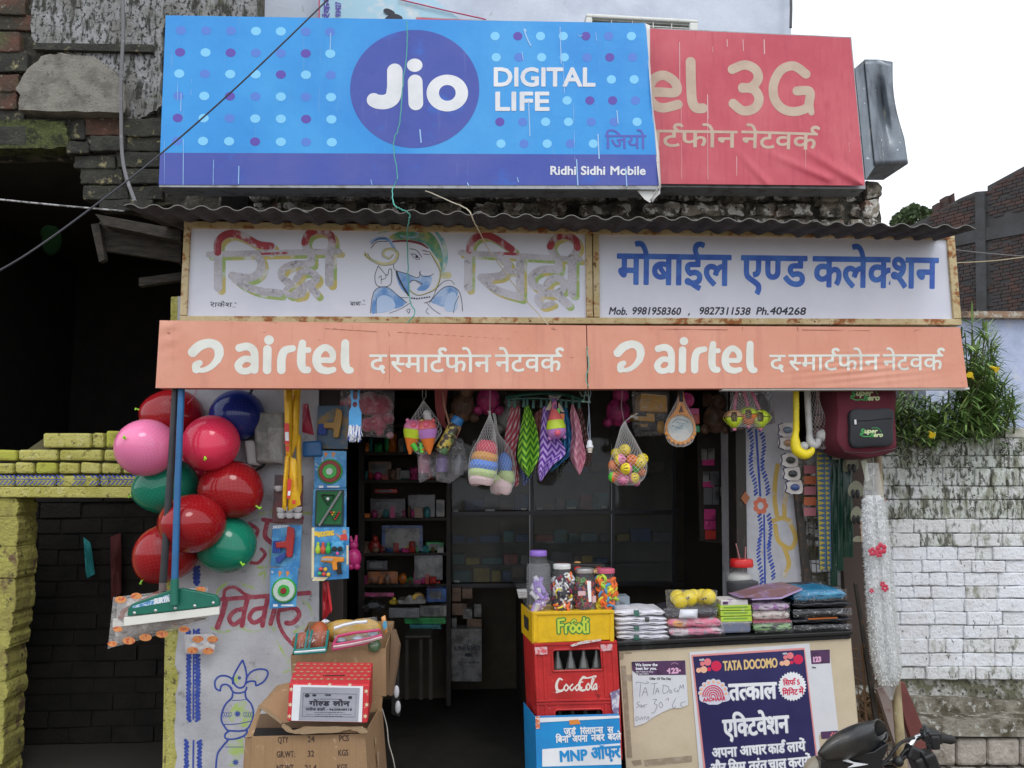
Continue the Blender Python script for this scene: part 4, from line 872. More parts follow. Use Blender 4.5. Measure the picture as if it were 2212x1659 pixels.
for u,v,rx,ry,Y,c,ax,lab in bl_:
 ctr=W(u,v,Y);a=Vector(ax).normalized();q3=a.to_track_quat('Z','Y').to_matrix();r=px2m(rx,Y)*.985;ry_=ry/rx
 t=thing('balloon',lab,'balloon',ctr-Vector((0,0,r)),'balloons bunched at the left of the shop')
 mb=MB()
 def bf(s,tt):
  ph=math.pi*(1-tt);rr=math.sin(ph);p=q3@Vector((r*rr*math.cos(2*math.pi*s),r*rr*math.sin(2*math.pi*s),r*math.cos(ph)*1.0+(.13*r*max(0,math.cos(ph))**4)))
  return ctr+Vector((p.x,p.y,p.z*ry_))
 mb.grid(bf,36,22,uv=True);obj('rubber_body',mb,balloon_mat('balloon_'+c,bc[c]),t,smooth=2)
 k0=ctr+Vector((a.x,a.y,a.z*ry_))*r*1.12
 mb=MB().tube([k0,k0+a*.012,k0+a*.022+Vector((.004,0,-.004)),k0+a*.028+Vector((.01,0,.006))],[.007,.004,.008,.006],8);obj('knot',mb,m_knot,t,smooth=True)
cable('string',[(425,842,4.75),(418,858,4.8),(405,872,4.85)],.002,M('pink_string',(.7,.2,.3),.7),'thin pink string tying the balloon bunch to the banner','string')
tb=TR(0,1850,1.3579)
m_black=M('black_plastic',(.013,.013,.014),.42,[((.03,.03,.03),20,.5,.7)])
fw=thing('floor_wiper','floor wiper with blue pole and green head with riveted white blade','floor wiper',W(377,1365,4.62))
obj('pole',MB().tube([W(393,815,4.66),W(384,1040,4.62),W(377,1268,4.58)],.0185,14),gloss('pole_blue',(.018,.13,.32),.35),fw,smooth=True)
m_grn=gloss('wiper_green',(.015,.16,.11),.35)
mb=MB().tube([W(377.5,1250,4.575),W(376.5,1306,4.57)],.021,14)
for k in range(9):mb.tube([W(377.3,1257+k*5.4,4.575),W(377.2,1259.5+k*5.4,4.575)],.0235,14)
obj('socket',mb,m_grn,fw,smooth=True)
obj('head',MB().ppoly(trq(tb,(690,836),(694,792),(716,768),(800,738),(925,692),(985,684),(1080,702),(1168,722),(1188,744),(1190,780),(950,808)),4.595,.035),m_grn,fw,bevel=.006)
obj('blade',MB().qbox(trq(tb,(672,842),(1190,782),(1190,826),(672,890)),4.60,.02),M('white_rubber',(.74,.74,.68),.5),fw,bevel=.003)
obj('label_strip',MB().ppoly(trq(tb,(716,792),(722,780),(920,716),(922,756)),4.5935,.001),M('blue_white_label',(.45,.60,.75),.4,[((.08,.25,.5),60,.5,.55)]),fw)
ik=Ink(320,1260,372,1310,.5,tb);ik.text('SURYA',(836,768),(920,754),26,w=2.5,lean=.2);sheet('white_lettering',ik,4.5925,m_wht,fw,off=0)
mb=MB()
for x,y in((730,818),(845,805),(952,792),(1057,779),(1158,763)):
 c=W(*tb(x,y),4.595);o=obj('rivet',MB().ball(c,.009,8,5,sy=.5),M('rivet_metal',(.6,.6,.6),.3,metal=.8),fw,smooth=True)
fk_=thing('floor_wiper','floor wiper with black pole, its head wrapped in printed plastic','floor wiper',W(340,1400,4.72))
obj('pole',MB().tube([W(381,815,4.68),W(370,1000,4.68),W(352,1260,4.68)],.020,14),gloss('pole_charcoal',(.035,.037,.042),.4),fk_,smooth=True)
mb=MB().tube([W(352,1255,4.68),W(350,1290,4.68)],.019,12)
for k in range(5):mb.tube([W(352,1259+k*5,4.68),W(352,1261.5+k*5,4.68)],.0215,12)
obj('inner_foil',pillow(MB(),trq(tb,(640,745),(1110,690),(1120,850),(620,985)),4.715,.06,16,wob=.02,seed=8),M('crumpled_foil',(.34,.32,.30),.3,[((.62,.60,.58),16,.52,.60),((.45,.20,.08),12,.58,.64),((.08,.07,.07),22,.60,.66)],bump=2,bs=18),fk_,smooth=True);obj('socket',mb,gloss('socket_brown',(.20,.15,.14),.5),fk_,smooth=True)
obj('blade',MB().qbox(trq(tb,(612,850),(1130,800),(1130,840),(612,895)),4.70,.015),M('white_rubber',(.7,.7,.65)),fk_)
obj('head',MB().ppoly(trq(tb,(640,850),(660,800),(850,700),(900,700),(1100,740),(1120,800)),4.69,.03),gloss('head_dull_red',(.25,.08,.06),.5),fk_)
mb=pillow(MB(),trq(tb,(615,732),(1130,672),(1136,862),(585,1012)),4.70,.09,14,wob=.012,seed=3);obj('wrapper',mb,film('printed_wrapper',(.9,.88,.86),.22,30),fk_,smooth=True)
m_oval=M('orange_oval_print',(.72,.30,.10),.4,[((.55,.08,.05),60,.5,.6)])
for x,y,s in((655,745,32),(740,725,30),(1090,690,28),(610,985,26),(700,968,34),(790,950,34),(880,932,34),(640,905,26),(1000,905,30)):
 i=Ink(*[c for c in(tb(x-s-8,y-s)[0],tb(x,y-s)[1],tb(x+s+8,y)[0],tb(x,y+s)[1])],.7,tb);i.disc(x,y,s,s*.58);sheet('printed_oval',i,4.668,m_oval,fk_,off=0)
ps=tag(obj('plastic_wrapper',pillow(MB(),trq(tb,(1000,935),(1172,928),(1166,1040),(1006,1040)),5.14,.02,8,wob=.01),M('foil_white_wrapper',(.50,.50,.52),.35,[((.75,.74,.72),22,.5,.6)]),smooth=True),'small silvery printed wrapper hanging against the painted wall below the wiper','wrapper')
for x,y in((1075,960),(1130,1025),(1045,1020),(1155,960)):
 i=Ink(tb(x-40,y)[0],tb(x,y-30)[1],tb(x+40,y)[0],tb(x,y+30)[1],.7,tb);i.disc(x,y,30,18);mbq=i.mesh(lambda u,v:W(u,v,5.125));obj('printed_oval',mbq,m_oval,ps)
t5=TR(1000,1500,1.6586)
yst=thing('packet_strip','hanging strip of bright yellow snack packets left of the card toys','packets',W(632,1108,4.95))
m_ypk=M('yellow_foil',(.78,.46,.02),.28,[((.6,.28,.02),14,.5,.7),((.7,.1,.03),30,.66,.70)],bump=.5,bs=25)
m_lab=M('red_label_print',(.6,.04,.03),.4)
for q,Y in(((222,60),(285,60),(272,560),(238,560)),4.93),(((280,60),(338,60),(322,420),(272,560)),4.97),(((232,540),(262,540),(238,905),(212,880)),4.90),(((262,540),(310,560),(336,860),(248,905)),4.92),(((300,380),(338,400),(345,760),(320,860)),4.99):
 obj('packet',pillow(MB(),trq(t5,*q),Y,.06,10,wob=.008,seed=int(q[0][0])),m_ypk,yst,smooth=True)
for q in(((228,320),(258,320),(262,460),(230,460)),((250,690),(276,690),(266,820),(244,820)),((236,470),(262,470),(258,510),(240,510)),((280,830),(302,830),(302,856),(280,856))):obj('red_label',MB().qbox(trq(t5,*q),4.875,.001),m_lab,yst)
for q in(((232,378),(256,378),(258,436),(234,436)),((252,770),(270,770),(264,800),(250,800))):obj('white_label',MB().qbox(trq(t5,*q),4.873,.001),m_wht,yst)
m_cardb=M('blue_toy_card',(.04,.22,.50),.35,[((.12,.40,.68),9,.45,.62),((.5,.6,.7),26,.64,.7)])
def card(lab,q,Y,mat,cat='toy card',grp=None):
 t=thing('carded_toy',lab,cat,base_of(q,Y),grp);obj('backing_card',MB().qbox(q,Y,.004),mat,t,bevel=.003);return t
def ring(c,r0,r1,Y,m,n=28,th=.012):
 c=W(*c,Y);return MB().lathe(c,[(r0,0),(r1,0),(r1,th),(r0,th),(r0,0)],n,Matrix.Rotation(math.pi/2,3,'X'))
def disc3(c,r,Y,th=.01,n=24):return MB().lathe(W(*c,Y),[(r*.98,0),(r,th*.5),(r*.9,th),(r*.1,th*1.15)],n,Matrix.Rotation(math.pi/2,3,'X'))
m_clrp=film('blister',(.9,.9,.95),.10,8,.05)
tc=card('carded toy tea set of silver cups under the yellow packets',trq(t5,(165,662),(355,668),(347,985),(146,975)),5.06,M('maroon_card',(.14,.04,.04),.4,[((.06,.04,.05),12,.45,.6)]))
m_cup=gloss('silver_white_cup',(.70,.70,.72),.2)
for x,y in((190,760),(205,905),(262,900),(315,900),(208,940),(262,938),(315,940)):obj('cup',MB().lathe(W(*t5(x,y+12),5.04),[(.016,0),(.026,.012),(.029,.034),(.025,.034),(.014,.006)],12),m_cup,tc,smooth=True)
gunp=[(0,40),(10,10),(60,0),(200,0),(214,8),(214,40),(190,46),(160,46),(150,60),(160,120),(120,128),(104,60),(60,56),(0,56)]
def gun(o,s,ang,Y,mat,par,flip=1):
 ca,sa=math.cos(ang),math.sin(ang);pts=[(o[0]+s*(flip*x*ca-y*sa),o[1]+s*(flip*x*sa+y*ca))for x,y in gunp]
 return obj('toy_gun',MB().ppoly([t5(*p)for p in pts],Y,.03),mat,par,bevel=.005)
sp=card('carded red dart gun on blue card, middle of the left card column',trq(t5,(150,996),(345,996),(330,1280),(136,1268)),5.08,m_cardb)
gun((300,1010),.95,R(96),5.045,gloss('toy_red',(.42,.03,.03),.3),sp,1)
for k in range(4):obj('foam_dart',MB().tube([W(*t5(160+k*13,1100),5.06),W(*t5(156+k*13,1180),5.06)],.008,8),gloss('dart_blue',(.03,.07,.32),.5),sp,smooth=True)
obj('blue_grip',MB().ppoly(trq(t5,(165,1215),(225,1180),(240,1200),(195,1250),(175,1248)),5.05,.02),gloss('dart_blue',(0,0,0)),sp,bevel=.003)
i=Ink(620,1408/KK,720,1450,.5);i=Ink(t5(148,0)[0],t5(0,996)[1],t5(330,0)[0],t5(0,1025)[1],.5,t5);i.text('SPIDER-MAN',(150,1020),(255,1008),18,w=1,lean=.2);sheet('card_lettering',i,5.08,m_wht,sp,off=.002)
def spinner(lab,q,c,r,cols,Y):
 t=card(lab,q,Y,m_cardb)
 rp=px2m(r/1.6586/KK,Y)
 for k,(f,m)in enumerate(cols):obj('ring',MB().lathe(W(*t5(*c),Y),[(rp*f,0),(rp*f,.008+.006*k),(rp*f*.93,.014+.006*k),(rp*f*.5,.014+.006*k)],28,Matrix.Rotation(math.pi/2,3,'X')),m,t,smooth=True)
 for x in(-40,10):obj('printed_arrow',MB().ppoly([t5(c[0]+x,c[1]-r-50),t5(c[0]+x+26,c[1]-r-42),t5(c[0]+x+6,c[1]-r-8)],Y-.001,.001),M('orange_print',(.7,.25,.05),.5),t)
 obj('white_panels',MB().qbox([t5(c[0]-r+4,c[1]+r+14),t5(c[0]-r+34,c[1]+r+14),t5(c[0]-r+34,c[1]+r+30),t5(c[0]-r+4,c[1]+r+30)],Y-.001,.001).qbox([t5(c[0]-20,c[1]+r+16),t5(c[0]+60,c[1]+r+16),t5(c[0]+60,c[1]+r+26),t5(c[0]-20,c[1]+r+26)],Y-.001,.001),m_wht,t)
G1,G2,G3,G4=gloss('toy_green',(.05,.42,.06),.25),M('ribbed_pale_disc',(.55,.66,.60),.3,bump=.6,bs=90),gloss('toy_dark_red',(.28,.03,.03),.3),gloss('toy_dark_green',(.02,.14,.05),.3)
spinner('carded green and white spinning disc, lowest of the left card column',trq(t5,(135,1280),(322,1272),(306,1538),(128,1552)),(228,1428),79,[(1,G1),(.88,G2),(.48,G1),(.25,G3)],5.07)
spinner('carded spinner with dark red ring and green centre, above the toy pool table',trq(t5,(428,500),(640,505),(638,748),(424,752)),(532,640),80,[(1,G1),(.90,G3),(.60,G1),(.28,G2)],5.10)
ga=card('shaded carded toy gun with blue darts near the banner',trq(t5,(450,205),(655,200),(648,492),(440,490)),5.16,M('dark_teal_card',(.05,.10,.16),.4,[((.25,.16,.04),7,.5,.6)]))
gun((620,230),.9,R(100),5.12,gloss('toy_ochre',(.36,.20,.03),.35),ga)
for k in range(4):obj('foam_dart',MB().tube([W(*t5(462+k*13,325),5.14),W(*t5(460+k*13,395),5.14)],.008,8),gloss('dart_blue',(0,0,0)),ga,smooth=True)
pt=card('carded toy pool table with green cloth and cue',trq(t5,(420,755),(640,752),(638,1010),(412,1008)),5.09,m_cardb)
obj('table_rim',MB().qbox(trq(t5,(436,762),(622,760),(618,1002),(428,1002)),5.07,.02),gloss('dark_rim',(.02,.05,.05),.3),pt,bevel=.004)
obj('cloth_bed',MB().qbox(trq(t5,(448,775),(612,773),(606,990),(440,990)),5.066,.006),gloss('pool_green',(.02,.15,.05),.7),pt)
obj('cue',MB().tube([W(*t5(604,772),5.055),W(*t5(460,1000),5.055)],.0075,8),gloss('cue_grey',(.26,.27,.28),.35),pt,smooth=True)
obj('triangle',MB().tube([W(*t5(*p),5.058)for p in((475,795),(560,798),(516,862),(475,795))],.004,5),gloss('rim_black',(.02,.02,.02),.3),pt)
for r_ in range(4):
 for c_ in range(4-r_):obj('pool_ball',MB().ball(W(*t5(538+c_*18+r_*9,912+r_*15),5.055),.0075,8,5),gloss('ball_%d'%((r_+c_)%3),[(.5,.05,.04),(.6,.4,.05),(.05,.25,.08)][(r_+c_)%3],.2),pt,smooth=True)
obj('pool_ball',MB().ball(W(*t5(516,822),5.055),.010,10,6),m_wht,pt,smooth=True)
sh=card('large shooting game card with orange toy gun, bowling pins and bear head',trq(t5,(425,1012),(658,1010),(655,1350),(410,1368)),5.0,m_cardb)
obj('white_border',MB().qbox(trq(t5,(410,1012),(428,1012),(424,1340),(408,1350)),4.996,.002),M('yellow_white_print',(.72,.66,.42),.5),sh);obj('yellow_corner',MB().qbox(trq(t5,(424,1340),(520,1342),(490,1366),(410,1366)),4.9955,.002),M('yellow_white_print',(0,0,0)),sh);obj('side_label',MB().qbox(trq(t5,(640,1130),(653,1130),(653,1255),(640,1260)),4.996,.002),M('yellow_white_print',(0,0,0)),sh)
i=Ink(t5(420,0)[0],t5(0,1015)[1],t5(600,0)[0],t5(0,1085)[1],.5,t5);i.text('SHOOTING',(450,1074),(558,1062),30,w=2.6);i.disc(438,1052,18,16);sheet('title_lettering',i,5.0,M('title_yellow',(.75,.52,.05),.4),sh,off=.003)
gun((470,1200),.72,R(4),4.965,gloss('toy_orange',(.75,.28,.03),.25),sh);obj('gun_grip',MB().ppoly(trq(t5,(555,1250),(600,1250),(610,1320),(580,1325)),4.972,.02),m_black,sh,bevel=.003)
obj('gun_slide',MB().qbox(trq(t5,(475,1215),(550,1218),(550,1232),(475,1230)),4.958,.01),gloss('slide_grey',(.4,.4,.4),.3),sh)
for x,c in((450,'lime'),(484,'redp'),(518,'grnp')):
 obj('bowling_pin',MB().lathe(W(*t5(x,1185),4.975),[(.010,0),(.017,.014),(.017,.03),(.008,.052),(.010,.06),(.004,.068)],12),gloss('pin_'+c,{'lime':(.45,.65,.05),'redp':(.65,.10,.06),'grnp':(.05,.45,.08)}[c],.25),sh,smooth=True)
obj('bear_head',MB().ball(W(*t5(580,1145),4.985),px2m(46/1.6586/KK,5),16,8,sy=.4),gloss('bear_blue',(.06,.34,.62),.3),sh,smooth=True)
for x,y,r in((548,1112,14),(612,1112,14)):obj('bear_ear',MB().ball(W(*t5(x,y),4.985),px2m(r/3.07,5),12,6,sy=.5),gloss('bear_blue',(0,0,0)),sh,smooth=True)
for x in(560,598):obj('bear_eye',disc3(t5(x,1154),px2m(17/3.07,5),4.968),m_black,sh,smooth=True)
obj('bear_nose',MB().ball(W(*t5(580,1184),4.965),.010,10,6),gloss('nose_pink',(.75,.10,.35),.3),sh,smooth=True)
for k,(x,y)in enumerate(((470,1288),(500,1290),(462,1318),(490,1322),(520,1325))):obj('game_ball',MB().ball(W(*t5(x,y),4.985),.013,12,7),gloss(('gb0','gb1','gb2')[k%3],[(.65,.08,.08),(.7,.5,.05),(.06,.45,.15)][k%3],.2),sh,smooth=True)
obj('boy_shirt',MB().ppoly(trq(t5,(600,1060),(640,1055),(648,1095),(600,1098)),4.997,.001),M('print_red',(.6,.06,.05)),sh);obj('boy_face',MB().ppoly([t5(626+14*math.cos(a*.7),1040+16*math.sin(a*.7))for a in range(9)],4.996,.001),M('print_skin',(.55,.28,.18)),sh);obj('boy_arm',MB().ppoly(trq(t5,(565,1048),(605,1070),(600,1086),(570,1058)),4.996,.001),M('print_skin',(.5,.3,.2)),sh)
rb=thing('red_ribbon_strip','crumpled red paper strip hanging under the shooting game card','ribbon',W(706,1345,5.1))
obj('strip',pillow(MB(),trq(t5,(482,1375),(520,1370),(545,1560),(480,1640)),5.1,.03,8,wob=.02),gloss('strip_red',(.40,.02,.03),.3),rb,smooth=True);obj('fold',MB().ppoly(trq(t5,(508,1372),(522,1372),(545,1550),(538,1580),(520,1480)),5.07,.004),gloss('strip_bright',(.62,.03,.04),.3),rb)
bn=thing('pink_toy','pink long-eared squeaky toy hanging in the doorway shade','toy',W(765,1234,5.25))
mb=MB().ball(W(764,1206,5.25),.05,12,8,sz=1.3).ball(W(764,1178,5.25),.030,12,8).tube([W(760,1172,5.25),W(757,1158,5.25)],[.012,.008],8).tube([W(768,1172,5.25),W(770,1156,5.25)],[.012,.008],8).ball(W(758,1224,5.23),.022,10,6).ball(W(771,1224,5.23),.022,10,6)
obj('body',mb,gloss('toy_hotpink',(.50,.03,.18),.3),bn,smooth=True)
mt=thing('meter_box','grey electric meter box wrapped in plastic on the painted wall','meter box',W(570,1005,5.1));tz=TR(650,1500,3.3183)
obj('casing',MB().qbox(trq(tz,(1200,490),(1620,490),(1600,1180),(1230,1170)),5.04,.15),M('meter_grey',(.24,.24,.22),.4,[((.12,.12,.11),8,.45,.6)]),mt,bevel=.02,seg=3)
obj('white_edge',MB().qbox(trq(tz,(1080,870),(1215,860),(1300,1210),(1120,1190)),5.09,.1),M('meter_white',(.55,.55,.55),.5),mt,bevel=.015)
obj('plastic_wrap',pillow(MB(),trq(tz,(1400,700),(1620,700),(1640,1190),(1420,1140)),5.0,.08,8,wob=.015),m_filmd,mt,smooth=True)
obj('cable_hook',MB().tube([W(*tz(1250,1260),5.12),W(*tz(1330,1210),5.1),W(*tz(1370,1150),5.1)],.009,7).tube([W(*tz(1190,180),5.1),W(*tz(1160,260),5.1)],.01,7),m_black,mt,smooth=True)
dp=tag(obj('dustpan',MB().ppoly(trq(t5,(345,440),(470,435),(478,540),(345,545)),5.08,.06),gloss('dustpan_blue',(.02,.12,.32),.3),bevel=.012),'blue plastic dustpan in shade behind the yellow packets','dustpan')
rp_=tag(obj('red_packet',pillow(MB(),trq(t5,(350,190),(385,190),(425,400),(345,380)),5.05,.05,8,wob=.01),gloss('packet_maroon',(.30,.02,.05),.3),smooth=True),'shiny maroon packet hanging right of the yellow packets','packet')
br=thing('scrub_brush','sky blue long-handled brush with white bristles under the salmon banner','brush',W(766,957,4.76))
hb=[(668,60),(728,60),(728,150),(722,175),(726,215),(740,250),(738,385),(655,370),(658,240),(672,215),(675,175),(668,150)]
i=Ink(t5(640,0)[0],t5(0,50)[1],t5(760,0)[0],t5(0,400)[1],.7,t5);i.poly(hb);i.stroke([(700,60),(700,150)],30,False,cut=True);i.disc(697,196,16,18,cut=True)
mb=i.mesh(lambda u,v:W(u,v,4.74));o=obj('handle',mb,gloss('brush_blue',(.08,.38,.75),.3),br,solid=.018)
for k in range(90):
 pass
mbw,mbn=MB(),MB()
for k in range(150):
 x=656+rnd()*80;y=330+rnd()*60;a=W(*t5(x,y),4.72-rnd()*.02);b=W(*t5(x+random.uniform(-14,14),400+rnd()*48),4.70-rnd()*.04)
 (mbn if k%3==0 else mbw).tube([a,b],[.0022,.0014],4,False)
obj('white_bristles',mbw,M('bristle_white',(.75,.77,.8),.6),br);obj('blue_bristles',mbn,M('bristle_navy',(.03,.08,.4),.6),br)
for o in br.children:
 if 'bristles' in o.name:o['kind']='stuff'
pk=thing('plush_toys','pink and red plush toys in a plastic bag in the doorway shade','plush toys',W(815,950,5.2))
m_plp=M('pink_plush',(.50,.10,.16),.95,[((.55,.34,.36),5,.5,.56),((.35,.03,.07),7,.5,.6)],bump=1,bs=80,sheen=.5)
for x,y,r in((700,180,70),(790,190,80),(870,210,80),(640,280,60),(850,320,60),(780,330,50),(920,290,38),(930,400,24),(860,375,30),(620,190,40),(700,330,55)):obj('plush_ball',MB().ball(W(*t5(x,y),5.25+rnd()*.05),px2m(r/3.07,5.25),16,10),m_plp,pk,smooth=True)
obj('plastic_bag',pillow(MB(),trq(t5,(600,100),(960,100),(950,420),(600,400)),5.2,.2,8,wob=.02),m_film,pk,smooth=True)
def netbag(par,prof,Y,dep=.8,n=16,r=.0008,mat=None,name='net',tw=1.6):
 mat=mat or M('white_net',(.6,.6,.6),.7)
 P=[(np.array([u,v,h]))for u,v,h in prof];P=smoothpts(P,5);N=len(P)
 mb=MB()
 for sg in(1,-1):
  for k in range(n):
   pts=[]
   for j,(u,v,h)in enumerate(P):
    a=2*math.pi*(k/n+sg*tw*j/N*.5);c=W(u,v,Y);rr=px2m(h,Y);pts.append(c+Vector((rr*math.cos(a),rr*dep*math.sin(a),0)))
   mb.tube(pts,r,3,False)
 return tag(obj(name,mb,mat,par),kind='stuff')
t6=TR(1600,1540,2.212)
def q6(p,k=2.212):return[(*t6(u,v),h/k/KK)for u,v,h in p]
def pigtoy(par,c,Y,s,cols,up=-1,tilt=0):
 Mr=Matrix.Rotation(tilt,3,'Y')@Matrix.Diagonal((1,1,up)).to_3x3()
 o=W(*c,Y)
 obj('toy_cone',MB().lathe(o,[(.04*s,.95*s),(.16*s,.7*s),(.30*s,.32*s)],16,Mr),cols[0],par,smooth=True)
 obj('toy_band',MB().lathe(o,[(.31*s,.33*s),(.38*s,.1*s),(.39*s,-.02*s)],16,Mr),cols[1],par,smooth=True)
 obj('toy_head',MB().lathe(o,[(.385*s,-.03*s),(.38*s,-.16*s),(.30*s,-.32*s),(.14*s,-.40*s),(.01,-.41*s)],16,Mr).ball(o+Mr@Vector((-.28*s,0,-.36*s)),.08*s,8,5).ball(o+Mr@Vector((.28*s,0,-.36*s)),.08*s,8,5),cols[2],par,smooth=True)
 obj('toy_snout',MB().ball(o+Mr@Vector((0,-.34*s,-.18*s)),.13*s,12,7,sy=.6),M('snout_pink',(.72,.12,.20),.3),par,smooth=True)
cP,cV,cL,cO,cY_,cG,cM=gloss('candy_pink',(.78,.24,.42),.25),gloss('candy_violet',(.55,.24,.62),.25),gloss('candy_lime',(.58,.75,.04),.25),gloss('candy_orange',(.85,.22,.04),.25),gloss('candy_yellow',(.85,.68,.03),.25),gloss('candy_green',(.10,.62,.06),.25),gloss('candy_coral',(.78,.16,.16),.25)
n1=thing('net_bag','net bag of pink and violet cone toys, furthest left of the hanging nets','net bag',W(917,990,4.92),'net bags of toys hung under the banner')
pigtoy(n1,t6(118,400),4.9,.155,(cO,cL,cP),-1,R(8));pigtoy(n1,t6(240,400),4.88,.155,(cO,cV,cM),-1,R(-6))
obj('toy_whistle',MB().tube([W(*t6(112,520),4.87),W(*t6(150,580),4.87)],[.018,.012],10),cG,n1,smooth=True);obj('toy_whistle',MB().tube([W(*t6(180,510),4.89),W(*t6(195,600),4.89)],[.013,.015],10),cG,n1,smooth=True)
obj('toy_tip',MB().lathe(W(*t6(200,610),4.89),[(.002,0),(.018,.03)],10),cO,n1,smooth=True)
for x,y in((240,545),(270,350),(195,335)):obj('rattle_ball',MB().ball(W(*t6(x,y),4.9),.022,12,8),cY_,n1,smooth=True)
obj('white_doll',MB().ball(W(*t6(240,255),4.9),.026,12,8).tube([W(*t6(240,270),4.9),W(*t6(300,400),4.9)],[.025,.02],8),gloss('doll_white',(.6,.6,.6),.4),n1,smooth=True)
netbag(n1,q6([(208,140,5),(212,200,45),(215,300,115),(205,400,165),(190,500,125),(190,590,60),(200,620,6)]),4.91,.5,16)
obj('hang_loop',MB().tube([W(*t6(*p),4.91)for p in((200,20),(198,100),(208,140),(230,100),(228,20))],.0016,5),M('string_white',(.6,.6,.6)),n1)
pb=thing('bottle_bag','clear bags of lilac plastic bottles below the red straps','bag',W(955,1045,5.05))
for x0,y0,x1,y1,c in((160,600,270,780,(.36,.16,.22)),(315,610,425,770,(.20,.14,.36)),(480,620,570,800,(.13,.14,.17))):
 c0=W(*t6((x0+x1)/2,y1),5.06);rr=px2m((x1-x0)/2/4.096,5.06);hh=px2m((y1-y0)/4.096,5.06)
 obj('plastic_bottle',MB().lathe(c0,[(rr*.9,0),(rr,hh*.06),(rr*.95,hh*.3),(rr,hh*.5),(rr,hh*.75),(rr*.4,hh),(rr*.4,hh*1.06)],16),M('bottle_%d'%x0,c,.15,spec=.8),pb,smooth=True)
for q,s in((((150,600),(290,590),(310,800),(170,870)),1),(((290,590),(440,590),(430,870),(320,850)),2),(((430,440),(560,480),(610,740),(430,880)),3)):obj('polybag',pillow(MB(),trq(t6,*q),5.0,.10,12,wob=.03,seed=s),m_filmd,pb,smooth=True)
fl_=thing('printed_flask','cartoon-printed steel flask with blue cap hanging on a tan strap','flask',W(955,1000,4.92))
ca,cb_=W(*t6(355,600),4.92),W(*t6(490,350),4.92);Mx=(cb_-ca).to_track_quat('Z','Y').to_matrix();ln=(cb_-ca).length
obj('body',MB().lathe(ca,[(.036,0),(.040,.01),(.040,ln*.9),(.032,ln)],18,Mx),M('flask_print',(.60,.48,.10),.3,[((.06,.04,.03),22,.50,.54),((.12,.25,.12),14,.56,.60),((.6,.6,.5),18,.62,.66)]),fl_,smooth=True)
obj('cap',MB().lathe(cb_,[(.036,0),(.038,.01),(.036,.045),(.03,.05)],18,Mx),gloss('cap_blue',(.03,.18,.45),.3),fl_,smooth=True)
obj('strap',MB().tube([W(*t6(*p),4.9)for p in((380,60),(395,200),(440,360),(500,470),(535,380),(510,340))],.006,5),M('tan_strap',(.30,.16,.11),.7),fl_)
rs_=tag(obj('red_straps',(lambda mb:[mb.tube([W(*t6(310+k*14,-30),5.0),W(*t6(318+k*9,200+k*14),5.0),W(*t6(345+k*12,330+k*12),5.0)],.004,5)for k in range(9)]and mb)(MB()),M('dull_red_strap',(.28,.06,.06),.7)),'bunch of dull red straps hanging beside the printed flask','straps',kind='stuff')
def scrub(lab,prof,bands,Y,u):
 t=thing('net_bag',lab,'net bag',W(u,prof[-1][1],Y),'nets of striped scrubbers under the banner')
 for k,(u0,v0,rx,ry,c)in enumerate(bands):
  p=t6(u0,v0);R_=px2m(rx/4.096,Y);r_=px2m(ry/4.096,Y);ctr=W(*p,Y);mb=MB()
  mb.grid(lambda a,b,R_=R_,r_=r_,ctr=ctr:ctr+Vector(((R_-r_*.8+r_*.8*math.cos(2*math.pi*b))*math.cos(2*math.pi*a),(R_-r_*.8+r_*.8*math.cos(2*math.pi*b))*.75*math.sin(2*math.pi*a),r_*math.sin(2*math.pi*b)*1.1+(.006*math.sin(a*12)))),28,10,uv=True)
  obj('scrubber',mb,M('scrub_'+c,{'red':(.52,.06,.10),'ochre':(.55,.26,.06),'blue':(.06,.18,.60),'lime':(.42,.55,.20),'rose':(.62,.44,.46)}[c],.9,coord='uv',pattern=netpat(tuple(x*1.9 for x in{'red':(.42,.1,.12),'ochre':(.45,.26,.1),'blue':(.2,.3,.5),'lime':(.45,.5,.35),'rose':(.5,.45,.45)}[c]),50,14,.3,.35)),t,smooth=True)
 netbag(t,q6(prof),Y,.78,22,.0008);return t
s1=scrub('net of striped ring scrubbers with red one on top, left of the pair',[(790,230,14),(795,270,10),(790,350,40),(770,480,80),(745,600,118),(735,720,128),(725,830,118),(715,880,70)],[(720,835,112,46,'rose'),(730,775,124,42,'lime'),(738,710,128,46,'blue'),(748,640,118,44,'ochre'),(765,568,98,70,'red')],4.84,1045)
s2=scrub('net of ring scrubbers with blue one on top, right of the pair',[(830,250,14),(845,330,12),(850,430,28),(900,560,75),(930,680,85),(930,800,90),(900,900,100),(870,960,60)],[(900,900,95,62,'rose'),(860,850,70,50,'lime'),(940,810,80,52,'lime'),(925,700,72,90,'blue')],4.96,1085)
obj('tie_string',MB().tube([W(*t6(797,0),4.84),W(*t6(796,230),4.84)],.0015,4),M('string_white',(0,0,0)),s1)
